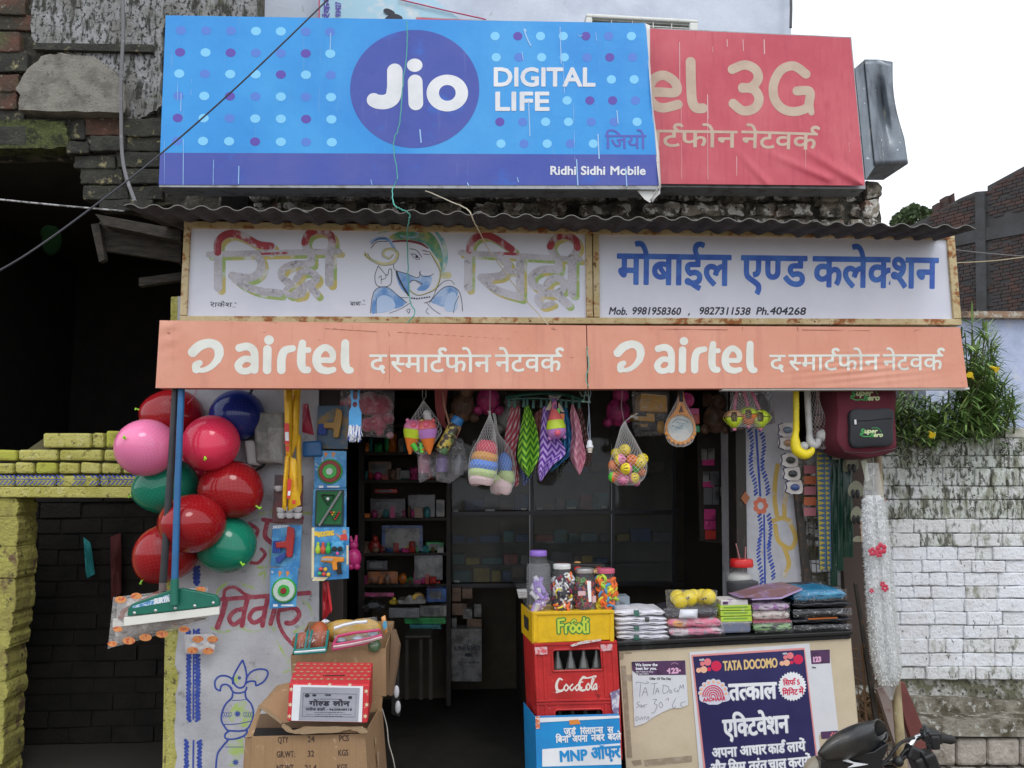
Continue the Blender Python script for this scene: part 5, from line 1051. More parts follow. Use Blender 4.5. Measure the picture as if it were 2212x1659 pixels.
def chev(c2,n=3,f=11,amp=.8,wd=.5,diag=0):
 def fp(nd,L,g,cur):
  sp=nd('ShaderNodeSeparateXYZ');L.new(g,sp.inputs[0])
  mu=nd('ShaderNodeMath',operation='MULTIPLY');L.new(sp.outputs[0],mu.inputs[0]);mu.inputs[1].default_value=n
  pp_=nd('ShaderNodeMath',operation='PINGPONG');L.new(mu.outputs[0],pp_.inputs[0]);pp_.inputs[1].default_value=.5
  m2=nd('ShaderNodeMath',operation='MULTIPLY');L.new(mu.outputs[0]if diag else pp_.outputs[0],m2.inputs[0]);m2.inputs[1].default_value=amp*2
  m3=nd('ShaderNodeMath',operation='MULTIPLY_ADD');L.new(sp.outputs[1],m3.inputs[0]);m3.inputs[1].default_value=f;L.new(m2.outputs[0],m3.inputs[2])
  fr=nd('ShaderNodeMath',operation='FRACT');L.new(m3.outputs[0],fr.inputs[0])
  lt=nd('ShaderNodeMath',operation='LESS_THAN');L.new(fr.outputs[0],lt.inputs[0]);lt.inputs[1].default_value=wd
  mx=nd('ShaderNodeMix',data_type='RGBA');L.new(lt.outputs[0],mx.inputs[0]);L.new(cur,mx.inputs[6]);mx.inputs[7].default_value=(*c2,1);return mx.outputs[2]
 return fp
rk=thing('clip_hanger','dark green plastic clip hanger carrying the row of small towels','hanger',W(1195,880,4.98))
m_hg=gloss('hanger_green',(.015,.10,.075),.35)
obj('hanger_bar',MB().tube([W(*t6(940,110),4.95),W(*t6(1100,85),4.9),W(*t6(1300,70),4.9),W(*t6(1500,95),4.95),W(*t6(1620,140),5.0)],.010,8).tube([W(*t6(960,130),5.1),W(*t6(1200,120),5.1),W(*t6(1600,150),5.1)],.008,8),m_hg,rk,smooth=True)
for x,y in((965,180),(1015,185),(1095,180),(1125,175),(1180,190),(1250,185),(1300,180),(1425,180),(1470,185),(1530,150),(1585,190)):
 obj('clip',MB().qbox(trq(t6,(x-9,y-60),(x+9,y-60),(x+14,y+18),(x-14,y+18)),4.9,.02),m_hg,rk,bevel=.002)
def towel(lab,Lp,Rp,Y,mat,fold=.03,nf=2.5,ph=0):
 t=thing('small_towel',lab,'towel',W(*t6(*Lp[-1]),Y),'small towels clipped to the green hanger')
 LL=smoothpts(Lp,6);RR=smoothpts(Rp,6);N=len(LL)-1
 def fn(s,tt):
  i=tt*N;k=min(int(i),N-1);f=i-k;a=L_(tuple(LL[k]),tuple(LL[k+1]),f);k2=min(int(tt*(len(RR)-1)),len(RR)-2);f2=tt*(len(RR)-1)-k2;b=L_(tuple(RR[k2]),tuple(RR[k2+1]),f2)
  p=L_(a,b,s);w=min(1,abs(b[0]-a[0])/120);return W(*t6(*p),Y+fold*math.sin(s*nf*2*math.pi+ph+tt*1.5)*w*(.4+.6*tt))
 obj('cloth',MB().grid(fn,28,30,uv=True),mat,t,smooth=True,solid=.003)
 return t
def tm_(name,c1,c2,**k):return M(name,c1,.95,coord='uv',pattern=chev(c2,**k))
towel('red and pale pink diagonally striped towel at the left end of the hanger',[(985,190),(940,400),(928,560),(985,740),(1020,905)],[(1062,180),(1050,430),(1020,600),(1045,790),(1050,880)],4.98,tm_('towel_red',(.60,.42,.44),(.48,.05,.09),f=9,n=2,amp=.8,diag=1))
towel('lime and dark green chevron towel',[(1108,185),(1078,330),(1052,500),(1044,670),(1135,818)],[(1140,185),(1195,330),(1224,480),(1224,650),(1140,812)],4.90,tm_('towel_green',(.30,.58,.05),(.04,.20,.02),f=10,n=2.6,amp=.9),.045,1.4,1)
towel('lower corner of a grey-blue striped towel behind the green towel',[(1060,640),(1062,740),(1075,820),(1092,892)],[(1165,640),(1168,740),(1160,810),(1100,892)],5.0,tm_('towel_bluegrey',(.22,.26,.38),(.08,.12,.30),f=9,n=1))
towel('salmon pink towel seen edge-on between the green and purple towels',[(1195,250),(1190,450),(1195,650),(1215,760)],[(1262,200),(1255,450),(1240,650),(1222,770)],5.0,tm_('towel_salmon',(.45,.20,.18),(.35,.13,.14),f=10,n=1))
towel('purple and lilac chevron towel, widest on the hanger',[(1268,190),(1245,400),(1226,600),(1221,760),(1240,852)],[(1335,190),(1395,440),(1466,600),(1345,715),(1250,850)],4.88,tm_('towel_purple',(.50,.36,.72),(.13,.04,.34),f=11,n=3,amp=.9),.03,1.3,2)
towel('two-tone blue chevron towel behind the purple one',[(1425,185),(1440,400),(1410,600),(1335,735),(1332,765)],[(1470,190),(1512,380),(1537,560),(1515,610),(1345,762)],4.95,tm_('towel_blue',(.06,.30,.55),(.03,.14,.32),f=8,n=2.2),.03)
towel('grey-green striped corner of a towel hanging lowest at centre',[(1350,640),(1355,720),(1380,790),(1425,822)],[(1490,620),(1490,680),(1440,740),(1430,822)],5.02,tm_('towel_grey',(.14,.16,.13),(.04,.05,.04),f=8,n=1))
towel('pale and rose pink chevron towel near the bulb holder',[(1524,160),(1506,260),(1522,450),(1494,610),(1585,792)],[(1530,160),(1590,330),(1618,500),(1642,640),(1592,792)],4.92,tm_('towel_pink',(.72,.38,.46),(.58,.20,.30),f=8,n=2.2),.04,1.2,.6)
towel('dark brown and cream patterned towel at the right end of the hanger',[(1568,200),(1590,350),(1625,500),(1640,640),(1630,715)],[(1600,200),(1650,400),(1676,560),(1696,640),(1655,725)],5.02,tm_('towel_brown',(.11,.035,.035),(.34,.24,.22),f=14,n=2,wd=.28),.02)
g1=thing('hanging_toy','pink and lime pig-faced cone toy in a small bag over the purple towel','toy',W(1204,950,4.82))
pigtoy(g1,t6(1382,385),4.82,.155,(cM,cL,cV),1,R(-5))
obj('bag_header',pillow(MB(),trq(t6,(1310,90),(1430,90),(1400,130),(1330,130)),4.82,.04,8,wob=.02),m_filmw,g1,smooth=True)
obj('header_card',MB().ppoly(trq(t6,(1342,120),(1385,118),(1392,230),(1350,235)),4.80,.004),M('header_print',(.10,.03,.16),.4,[((.55,.1,.2),30,.5,.56)]),g1)
for q in(((1335,130),(1345,190),(1325,222),(1286,222)),((1405,150),(1420,180),(1458,240),(1425,236),(1400,210))):obj('carton_flap',MB().ppoly(trq(t6,*q),4.81,.004),M('kraft_flap',(.42,.36,.26),.8),g1)
obj('green_tube',MB().tube([W(*t6(1395,300),4.81),W(*t6(1400,210),4.81)],.012,8),cG,g1,smooth=True);obj('orange_tab',MB().qbox(trq(t6,(1410,250),(1455,255),(1450,320),(1415,310)),4.83,.01),cO,g1)
bh=thing('lamp_holder','white empty lamp holder dangling on twisted wires','lamp holder',W(1273,1008,4.75))
obj('wires',MB().tube([W(*t6(*p),4.75)for p in((1668,0),(1640,60),(1668,110),(1672,250),(1660,400),(1675,490))],.0022,5).tube([W(*t6(*p),4.74)for p in((1670,0),(1690,70),(1668,150),(1680,350),(1682,490))],.0022,5),M('lamp_wire',(.30,.36,.45),.6),bh)
obj('wire_knot',MB().tube([W(*t6(*p),4.74)for p in((1590,60),(1610,100),(1660,90),(1640,60),(1625,140),(1690,150),(1610,150),(1605,140),(1680,160),(1660,20))],.0022,5),M('lamp_wire_green',(.30,.48,.40),.6),bh)
c0=W(*t6(1680,600),4.75);mm_=px2m(1/4.096,4.75)
obj('holder_body',MB().lathe(c0,[(27*mm_,42*mm_),(33*mm_,46*mm_),(32*mm_,62*mm_),(25*mm_,70*mm_),(23*mm_,100*mm_),(12*mm_,114*mm_)],16),gloss('holder_white',(.72,.75,.80),.25),bh,smooth=True)
obj('metal_ring',MB().lathe(c0,[(22*mm_,0),(22*mm_,20*mm_),(27*mm_,22*mm_),(27*mm_,41*mm_)],16),M('holder_brass',(.55,.50,.42),.3,metal=.7),bh,smooth=True)
nb=thing('net_bag','net bag full of slotted yellow, pink and orange plastic balls','net bag',W(1357,1048,4.78),'net bags of toys hung under the banner')
def wiffle(par,c,r,m1,m2,rot):
 q3=Euler(rot).to_matrix();mb=MB();nu,nv=32,16
 def pt(i,j):a=2*math.pi*i/nu;b=math.pi*j/nv;return c+q3@Vector((r*math.sin(b)*math.cos(a),r*math.sin(b)*math.sin(a),r*math.cos(b)))
 for j in range(nv+1):
  for i in range(nu):mb.v.append(tuple(pt(i,j)))
 for j in range(nv):
  for i in range(nu):
   if i%4==0 and(2<=j<=5 or 10<=j<=13):continue
   i2=(i+1)%nu;mb.f.append((j*nu+i,(j+1)*nu+i,(j+1)*nu+i2,j*nu+i2));mb.m.append(0 if j<8 else 1)
 obj('slotted_ball',mb,[m1,m2],par,smooth=True,solid=.003)
ci_={'Y':cY_,'P':cP,'O':cO,'G':cG}
for x,y,r,a,b,dY in((1990,575,51,'Y','Y',0),(1912,605,44,'Y','Y',.02),(1948,660,50,'P','Y',-.04),(2050,665,50,'O','O',-.02),(2145,655,50,'P','Y',.0),(2125,690,48,'Y','Y',-.03),(1888,712,46,'O','O',0),(2003,742,51,'P','Y',-.08),(1890,815,46,'O','G',-.02),(1975,835,50,'P','Y',-.05),(2068,825,48,'Y','P',-.03),(2135,770,38,'O','O',.02),(2080,735,40,'G','G',.0),(1940,770,45,'O','Y',.04),(2090,860,34,'P','P',.02)):
 wiffle(nb,W(*t6(x,y),4.80+dY),px2m(r/4.096,4.8),ci_[a],ci_[b],(R(random.uniform(60,120)),R(random.uniform(-90,90))if a!=b else R(random.uniform(-40,40)),rnd()*3))
netbag(nb,q6([(1990,325,8),(1985,380,34),(2000,480,78),(2010,580,120),(2018,680,165),(2015,780,165),(2005,850,135),(1995,888,60)]),4.79,.75,24)
tg=MB()
for k in range(14):tg.tube([W(*t6(1990,325),4.79),W(*t6(2050,270+k),4.79),W(*t6(2090+rnd()*20,240+rnd()*70),4.79+rnd()*.03)],.0014,3,False)
obj('net_tail',tg,M('white_net',(0,0,0)),nb)['kind']='stuff'
obj('hang_wire',MB().tube([W(*t6(*p),4.79)for p in((1968,-20),(1970,60),(1958,180),(1965,240),(1985,325))],.0018,5),M('hang_wire_grey',(.3,.25,.25)),nb)
t7=TR(2100,1540,2.1833)
tk=thing('toy_truck','ochre yellow toy dump truck in a plastic bag in the shade','toy truck',W(1400,965,5.05))
m_tk=gloss('truck_ochre',(.42,.22,.02),.4)
obj('dump_body',MB().ppoly(trq(t7,(1010,70),(1240,90),(1245,240),(1000,230)),5.08,.16),m_tk,tk,bevel=.01);obj('cab',MB().ppoly(trq(t7,(965,235),(1135,250),(1135,325),(960,310)),5.04,.18),m_tk,tk,bevel=.008)
obj('radiator',MB().qbox(trq(t7,(975,232),(1062,238),(1062,275),(975,270)),5.035,.01),m_black,tk);obj('chassis',MB().ppoly(trq(t7,(930,310),(1200,330),(1200,400),(940,400)),5.05,.16),m_black,tk,bevel=.01)
for k in range(8):obj('hazard_stripe',MB().ppoly(trq(t7,(975+k*13,340),(983+k*13,340),(975+k*13,366),(967+k*13,366)),5.046,.002),m_tk,tk)
for x,y in((1165,370),(960,400)):obj('wheel',MB().lathe(W(*t7(x,y),5.04),[(.03,0),(.04,.005),(.04,.03),(.03,.035)],18,Matrix.Rotation(R(60),3,'Z')@Matrix.Rotation(math.pi/2,3,'X')),m_tk if x>1000 else m_black,tk,smooth=True)
obj('plastic_bag',pillow(MB(),trq(t7,(930,60),(1260,60),(1230,440),(960,450)),5.0,.2,12,wob=.03,seed=5),m_film,tk,smooth=True)
rc=thing('toy_racket','orange toy racket with picture card inside, wrapped in net','racket',W(1468,965,4.82))
cx,cy=1358,385;m_or=gloss('racket_orange',(.85,.36,.06),.35);mb=MB()
mb.grid(lambda a,b:W(*t7(cx+(124+10*math.cos(2*math.pi*b))*math.cos(2*math.pi*a),cy-8+(128+14*math.cos(2*math.pi*b))*math.sin(2*math.pi*a)),4.82+.018*math.sin(2*math.pi*b)),40,8)
obj('rim',mb,m_or,rc,smooth=True)
obj('throat',MB().tube([W(*t7(*p),4.82)for p in((1290,275),(1330,220),(1352,150),(1355,60))],.013,8).tube([W(*t7(*p),4.82)for p in((1425,275),(1395,220),(1372,150),(1368,60))],.013,8),m_or,rc,smooth=True)
obj('grip',MB().tube([W(*t7(1360,150),4.82),W(*t7(1360,20),4.82)],.017,10),m_black,rc,smooth=True)
for k in range(9):
 a=R(20+k*17.5);obj('rim_stud',MB().ball(W(*t7(cx+132*math.cos(a),cy-8+138*math.sin(a)),4.81),.011,8,5),m_or,rc,smooth=True)
i=Ink(t7(1240,0)[0],t7(0,240)[1],t7(1480,0)[0],t7(0,510)[1],.7,t7);i.disc(cx,370,112,122);sheet('picture_card',i,4.825,M('racket_card',(.62,.66,.64),.4,[((.42,.52,.54),12,.45,.6)]),rc,off=0)
i=Ink(t7(1240,0)[0],t7(0,240)[1],t7(1480,0)[0],t7(0,510)[1],.7,t7);i.stroke([(1290,330),(1330,300),(1400,310),(1425,330)],9);i.stroke([(1285,355),(1340,370),(1380,350)],10);i.stroke([(1310,385),(1380,375)],7);i.stroke([(1320,325),(1400,340)],5);sheet('printed_plane',i,4.823,M('print_greyblue',(.22,.32,.38)),rc,off=0)
netbag(rc,[(*t7(1362,20),4),(*t7(1360,120),8),(*t7(1358,220),20),(*t7(1356,300),30),(*t7(1356,400),35),(*t7(1356,500),26),(*t7(1356,540),8)],4.82,.45,20)
cg=tag(obj('bagged_toys',MB().ball(W(1483,865,5.0),.05,12,8).obox(W(1490,890,5.0),.05,.03,.02),gloss('dark_pink_toy',(.40,.03,.14),.4),smooth=False),'dark pink toy half hidden behind the orange racket','toy')
cg2=tag(obj('toy_block',MB().obox(W(1492,905,5.0),.05,.03,.035),gloss('dark_red_toy',(.38,.05,.03),.4),bevel=.008),'red toy block behind the right side of the racket','toy')
cg3=tag(obj('toy_block',MB().obox(W(1496,927,5.0),.04,.03,.022),gloss('dark_green_toy',(.03,.22,.08),.4),bevel=.008),'green toy block below the red one behind the racket','toy')
t8=TR(2800,1500,1.6589)
rt=thing('net_bag','net of three lime and orange rattles with pink beaded handles','net bag',W(1610,920,4.85),'net bags of toys hung under the banner')
for(hx,hy),(cx_,cy_),ma,mb_ in(((248,70),(226,285),gloss('rattle_peach',(.66,.40,.22),.3),cL),((283,70),(320,268),cL,cO),((325,70),(398,285),cL,cL)):
 a,b=W(*t8(hx,hy),4.85),W(*t8(cx_,cy_-45),4.85);mb=MB()
 for k in range(10):mb.ball(a.lerp(b,k/9),.012,8,5)
 obj('beaded_handle',mb,cP,rt,smooth=True)
 c=W(*t8(cx_,cy_),4.85);r=.066
 mb=MB();nu=20
 for half,zs,mm2 in((0,[(.35,.75),(.7,.5),(1,.08)],ma),(1,[(1,.0),(.72,-.4),(.4,-.72),(.12,-1)],mb_)):
  mb=MB();rows_=zs
  for rr,zz in rows_:
   for k in range(nu):a_=2*math.pi*k/nu;mb.v.append(tuple(c+Vector((r*rr*math.cos(a_),r*rr*math.sin(a_),r*zz))))
  for j in range(len(rows_)-1):
   for k in range(nu):
    if j==(1 if half==0 else 0)and k%4 in(1,2):continue
    k2=(k+1)%nu;mb.f.append((j*nu+k,j*nu+k2,(j+1)*nu+k2,(j+1)*nu+k));mb.m.append(0)
  obj('rattle_shell',mb,mm2,rt,smooth=True,solid=.004)
 obj('rattle_core',MB().ball(c,r*.5,10,6),gloss('rattle_dark',(.25,.18,.05),.4),rt,smooth=True);obj('rattle_tip',MB().ball(c-Vector((0,0,r*1.02)),.013,8,6),cP,rt,smooth=True)
netbag(rt,[(*t8(285,90),14),(*t8(290,180),26),(*t8(305,250),38),(*t8(312,300),40),(*t8(320,345),30)],4.85,.5,18)
hk=thing('hockey_stick','yellow plastic toy hockey stick, hook down','hockey stick',W(1738,992,4.8))
def tubepx(tr,pts,rs,Y,n=14):
 q=smoothpts([(x,y,r_)for(x,y),r_ in zip(pts,rs)],6);return MB().tube([W(*tr(a[0],a[1]),Y)for a in q],[px2m(a[2]/1.6589/KK,Y)for a in q],n)
obj('shaft',tubepx(t8,[(636,60),(638,200),(638,360)],[20,20,20],4.8),gloss('hockey_yellow',(.86,.70,.02),.35),hk,smooth=True)
obj('hook',tubepx(t8,[(640,355),(634,395),(632,440),(645,500),(695,528),(738,508),(748,482)],[20,22,31,36,34,24,13],4.8),gloss('hockey_yellow',(0,0,0)),hk,smooth=True)
for y in(190,215,305,320,335,350,365):obj('grip_ring',MB().tube([W(*t8(638,y),4.8),W(*t8(638,y+5),4.8)],px2m(22/3.07,4.8),14),gloss('hockey_yellow',(0,0,0)),hk,smooth=True)
hw=thing('hockey_stick','white plastic toy hockey stick packed in net with balls','hockey stick',W(1770,985,4.9))
obj('shaft',tubepx(t8,[(710,60),(716,200),(724,340),(726,400)],[22,22,21,20],4.9),gloss('hockey_white',(.70,.72,.72),.35),hw,smooth=True)
obj('hook',tubepx(t8,[(726,395),(730,430),(750,460),(778,455),(788,425)],[20,26,30,26,20],4.88),gloss('hockey_white',(0,0,0)),hw,smooth=True)
obj('toy_ball',MB().ball(W(*t8(815,402),4.9),px2m(43/3.07,4.9),18,12),gloss('ball_white',(.78,.79,.78),.4),hw,smooth=True);obj('toy_ball',MB().ball(W(*t8(690,472),4.9),px2m(30/3.07,4.9),18,12),gloss('ball_white',(0,0,0)),hw,smooth=True)
netbag(hw,[(*t8(740,60),12),(*t8(755,200),16),(*t8(790,330),22),(*t8(790,420),28),(*t8(785,490),14)],4.9,.5,16)
bp=thing('backpack','maroon school backpack with black zip pocket under the right banner end','backpack',W(1870,992,4.85))
m_mar=M('maroon_nylon',(.125,.018,.032),.8,[((.11,.012,.025),5,.4,.6)],bump=.5,bs=200)
def blob(mb,px,Y,th,inset=.78):
 c=np.mean(np.array(px),0);n=len(px);rings=[(1,th),(1.0,.35*th),(.985,.15*th),(.93,.04*th),(inset,0)]
 for sc_,dy in rings:mb.v+=[tuple(W(c[0]+(p[0]-c[0])*sc_,c[1]+(p[1]-c[1])*sc_,Y)+Vector((0,dy,0)))for p in px]
 for j in range(len(rings)-1):mb.f+=[(j*n+i,(j+1)*n+i,(j+1)*n+(i+1)%n,j*n+(i+1)%n)for i in range(n)]
 k=len(rings)-1;mb.f+=[tuple(k*n+i for i in range(n))[::-1],tuple(range(n))];mb.m+=[0]*len(mb.f);return mb
def rnd_poly(pts,k=5):return[tuple(a)for a in smoothpts(pts,k,True)][:-1]
obj('body',blob(MB(),rnd_poly(trq(t8,(915,60),(1110,60),(1305,60),(1312,250),(1322,440),(1312,500),(1230,535),(1130,556),(1050,548),(960,522),(915,470),(900,400),(908,250))),4.72,.22),m_mar,bp,smooth=True)
obj('pocket',blob(MB(),rnd_poly(trq(t8,(1010,235),(1140,226),(1280,228),(1284,350),(1276,462),(1140,476),(1014,474),(1000,350))),4.685,.04,.9),M('black_nylon',(.018,.02,.026),.6,bump=.4,bs=200),bp,smooth=True)
obj('zip',MB().tube([W(*t8(*p),4.683)for p in((1018,300),(1100,302),(1180,292),(1275,284))],.003,5),m_black,bp);obj('zip_puller',MB().obox(W(*t8(1030,312),4.68),.006,.003,.014),M('zip_metal',(.6,.6,.58),.3,metal=.8),bp)
obj('bottom_piping',MB().tube([W(*t8(*p),4.70)for p in((930,470),(960,512),(1130,520),(1300,490),(1316,470))],.003,5),m_black,bp)
m_li,m_lg=M('pale_green_print',(.55,.66,.36),.6),M('leaf_green_print',(.05,.32,.08),.6)
for(ox,oy,Yt)in((0,0,4.684),(-44,-248,4.719)):
 s_=1 if oy==0 else 1.28
 f8=lambda x,y,ox=ox,oy=oy,s_=s_:t8(1132+ox+(x-1132)*s_,390+oy+(y-390)*s_)
 i=Ink(t8(980,0)[0],f8(0,340)[1],t8(1290,0)[0],f8(0,425)[1],.6,f8);i.k=s_/3.07
 i.text('uper',(1088,386),(1174,386),30,w=1.8,lean=.25);i.text('ero',(1150,410),(1212,410),28,w=1.6,lean=.25);sheet('pale_lettering',i,Yt,m_li,bp,off=.001)
 i=Ink(t8(980,0)[0],f8(0,335)[1],t8(1290,0)[0],f8(0,430)[1],.6,f8);i.k=s_/3.07
 i.text('S',(1062,392),(1086,392),34,w=2.4,lean=.25);i.text('H',(1128,412),(1150,412),30,w=2.2,lean=.25);i.stroke([(1062,396),(1090,408),(1125,406)],6);i.stroke([(1140,352),(1180,352),(1205,380)],4);sheet('green_lettering',i,Yt,m_lg,bp,off=.001)
gr=thing('window_grille','dark steel grille frame leaning out right of the painted pillar','grille',W(1770,1262,5.3))
m_stl=M('dark_steel',(.06,.055,.05),.5,[((.16,.09,.05),20,.55,.65)],metal=.4)
obj('frame_post',MB().qbox(trq(t8,(610,560),(640,560),(745,1370),(695,1370)),5.14,.04),m_stl,gr);obj('cross_rail',MB().qbox(trq(t8,(690,1070),(880,1085),(880,1100),(695,1090)),5.15,.03),m_stl,gr)
for k in range(5):obj('vertical_wire',MB().tube([W(*t8(690+k*38,640),5.16),W(*t8(745+k*34,1370),5.16)],.003,5),m_stl,gr)
for k in range(9):obj('horizontal_wire',MB().tube([W(*t8(690+k*6,700+k*78),5.165),W(*t8(900,715+k*80),5.165)],.003,5),m_stl,gr)
obj('side_rail',MB().qbox([(1846,1260),(1852,1260),(1900,1560),(1890,1560)],5.0,.02),m_stl,gr)
for k in range(12):obj('horizontal_wire',MB().tube([W(1840,1400+k*20,5.0),W(1945,1430+k*26,5.1)],.0035,5),M('rust_wire',(.2,.12,.07),.8),gr)
for k in range(7):obj('vertical_wire',MB().tube([W(1848+k*14,1390,5.02),W(1862+k*14,1640,5.05)],.0035 if k!=1 else.008,5),M('rust_wire',(0,0,0)),gr)
bk_=thing('dark_side_panel','dark board closing the right side of the stall behind the hanging strips','panel',W(1830,1400,5.4))
obj('board',MB().qbox([(1790,640),(1882,640),(1890,1480),(1836,1480)],5.33,.05),M('brown_dark_board',(.07,.05,.04),.8),bk_)
sgc=thing('sunglasses_cards','scalloped white cards of sunglasses hanging beside the yellow hockey stick','sunglasses cards',W(1705,1065,4.95))
m_wc=M('white_card',(.52,.50,.48),.5,[((.40,.36,.34),9,.45,.6)])
for k,(x,y)in enumerate(((570,365),(575,450),(590,565),(605,655),(620,745))):
 obj('card',MB().ppoly(rnd_poly(trq(t8,(x-48,y-42),(x+20,y-46),(x+55,y-40),(x+58,y+36),(x,y+44),(x-50,y+36)),3),4.95+k*.012,.003),m_wc,sgc)
 obj('lens',MB().ball(W(*t8(x+12,y),4.945+k*.012),.03,14,7,sy=.35,sz=.72),M('lens_%d'%k,[(.12,.16,.22),(.30,.17,.10),(.03,.035,.03),(.03,.03,.035),(.04,.07,.20)][k],.12),sgc,smooth=True)
 obj('scallop_edge',MB().tube([W(*t8(*p),4.948+k*.012)for p in((x-20,y-46),(x-52,y-34),(x-44,y),(x-54,y+30),(x-20,y+46))],.004,5),M('navy_edge',(.02,.02,.08),.5),sgc,smooth=True)
sg2=thing('hair_clip_cards','column of dim pinkish hair clip cards behind the white hockey stick','cards',W(1760,1140,5.1))
for k in range(5):
 for c in range(3):obj('card',MB().qbox(rq(770+c*60-k*4,110+k*80,822+c*60-k*4,180+k*80,t8),5.12,.003),M('dim_card_%d'%((k+c)%3),[(.26,.13,.12),(.20,.11,.10),(.30,.17,.15)][(k+c)%3],.6),sg2)
 obj('card',MB().qbox(rq(690,600+k*70,770,655+k*70,t8),5.1,.003),M('pinkish_card_%d'%(k%2),[(.40,.14,.16),(.45,.12,.05)][k%2],.6),sg2)
tri=thing('triangle_strips','two hanging strips printed with dark yellow scallops on blue','strips',W(1775,1260,5.0))
for(x0,x1)in((768,830),(818,862)):
 obj('strip',MB().qbox(trq(t8,(x0,500),(x1,500),(x1+10,1290),(x0+25,1290)),5.02+(x0>800)*.01,.003),M('strip_blue',(.04,.09,.16),.6),tri)
 i=Ink(t8(x0-5,0)[0],t8(0,500)[1],t8(x1+30,0)[0],t8(0,1300)[1],.9,t8)
 for k in range(24):y=505+k*33;xx=x0+k;i.poly([(xx+6,y),(x1+k*.3-2,y+15),(xx+6,y+30)],False)
 sheet('yellow_scallops',i,5.02+(x0>800)*.01,M('dark_yellow_print',(.34,.27,.03),.6),tri,off=.002)
gs=thing('green_clip_strips','long dark green cellophane strips of hair clips','strips',W(1840,1250,5.0))
for x0,x1,y1 in((858,905,1400),(905,945,1300),(945,1010,1210)):
 obj('strip',pillow(MB(),trq(t8,(x0,500),(x1,500),(x1+8,y1),(x0+6,y1)),5.08,.03,10,wob=.02,seed=x0),M('green_cellophane',(.012,.045,.03),.25,[((.10,.14,.10),30,.63,.68)]),gs,smooth=True)
wc=thing('clip_card_stack','pale scalloped cards of dark hair clips under the backpack','cards',W(1850,1125,4.98))
for k,(x,y,w,h)in enumerate(((1010,590,75,70),(1110,590,60,70),(1035,760,90,80),(1120,760,60,80),(1040,930,70,80),(1110,930,50,60),(1050,1090,60,30),(900,540,40,40),(970,600,36,70))):
 obj('card',MB().ppoly(rnd_poly(trq(t8,(x-w/2,y-h*.3),(x,y-h*.75),(x+w/2,y-h*.3),(x+w/2,y+h*.5),(x-w/2,y+h*.5)),3),5.0+k*.004,.003),M('dull_card',(.24,.24,.17),.6),wc)
 if k<6:
  for dx in(-18,12):obj('hair_clip',MB().ball(W(*t8(x+dx,y+30),4.99+k*.004),.02,10,6,sx=.6,sy=.5,sz=1.5),m_black,wc,smooth=True)
obj('paper_tail',MB().qbox(trq(t8,(1068,570),(1105,566),(1128,700),(1100,708)),4.97,.003),M('tail_pale',(.48,.50,.38),.6),wc)
obj('orange_card',MB().qbox(trq(t8,(1062,950),(1102,950),(1100,1110),(1072,1110)),5.02,.003),M('orange_card',(.50,.22,.06),.6),wc)
ba=tag(obj('bamboo_pole',(lambda:MB().tube([W(1894,960,5.0),W(1902,1100,4.95),W(1925,1350,4.86),W(1956,1750,4.72)],[.024,.024,.026,.028],12))(),M('bamboo',(.36,.30,.17),.6,[((.20,.15,.09),8,.45,.62,(1,1,.4)),((.42,.40,.30),30,.6,.7)]),smooth=True),'weathered bamboo pole standing right of the stall beside the garland bag','pole')
tape=tag(obj('red_tie',MB().tube([W(1888,1080,4.90),W(1902,1083,4.90),W(1914,1080,4.92)],.003,5),M('red_string',(.6,.06,.06),.7)),'thin red string tied round the bamboo pole','string')
gb=thing('garland_bag','long clear bag of white tinsel garlands with red paper flowers','garlands',W(1920,1500,4.72))
prof=[(1884,1000,14),(1886,1060,22),(1890,1130,30),(1898,1220,32),(1905,1320,34),(1912,1400,34),(1918,1450,30),(1922,1490,12),(1926,1512,3)]
P9=smoothpts(prof,6);mb=MB();mbs_=MB();mtn=MB()
def sec(v):
 for a,b in zip(P9[:-1],P9[1:]):
  if a[1]<=v<=b[1]:f=(v-a[1])/(b[1]-a[1]+1e-9);return a+(b-a)*f
 return P9[-1]
mb.grid(lambda s,t_:(lambda p:W(p[0],p[1],4.76)+Vector((px2m(p[2],4.76)*math.cos(2*math.pi*s),.45*px2m(p[2],4.76)*math.sin(2*math.pi*s),0)))(P9[min(len(P9)-1,int(t_*(len(P9)-1)))]),20,len(P9)-1)
obj('plastic_sleeve',mb,film('dusty_sleeve',(.8,.82,.82),.22,16),gb,smooth=True)
for k in range(9000):
 v=random.uniform(1075,1478);p=sec(v);st=random.choice((-.55,.45));a=rnd()*6.283;rr=px2m(p[2],4.76)*(.36+.12*rnd())
 c=W(p[0]+st*p[2]*.72,v,4.76)+Vector((rr*math.cos(a),rr*.8*math.sin(a),0));d=Vector((math.cos(a),math.sin(a),random.uniform(-1.2,.3))).normalized();e=d.cross(Vector((rnd(),rnd(),rnd()))).normalized()*.0035
 l=.013+rnd()*.009;mtn.add([c-e,c+e,c+d*l],[(0,1,2)])
obj('white_tinsel',mtn,M('white_tinsel',(.86,.88,.88),.4),gb)['kind']='stuff'
for st in(-.55,.45):obj('tinsel_core',MB().tube([W(sec(v)[0]+st*sec(v)[2]*.72,v,4.76)for v in range(1070,1490,20)],[px2m(sec(v)[2],4.76)*.36 for v in range(1070,1490,20)],8),M('tinsel_core',(.75,.77,.78),.5),gb,smooth=True)
def flower(par,u,v,Y,s,mat,n=5):
 mb=MB();c=W(u,v,Y)
 for k in range(n):a=k*2*math.pi/n+u;mb.ball(c+Vector((s*math.cos(a),-.004,s*math.sin(a))),s*.75,8,5,sy=.3)
 return obj('paper_flower',mb,mat,par,smooth=True)
m_rf=M('red_paper',(.50,.04,.08),.6)
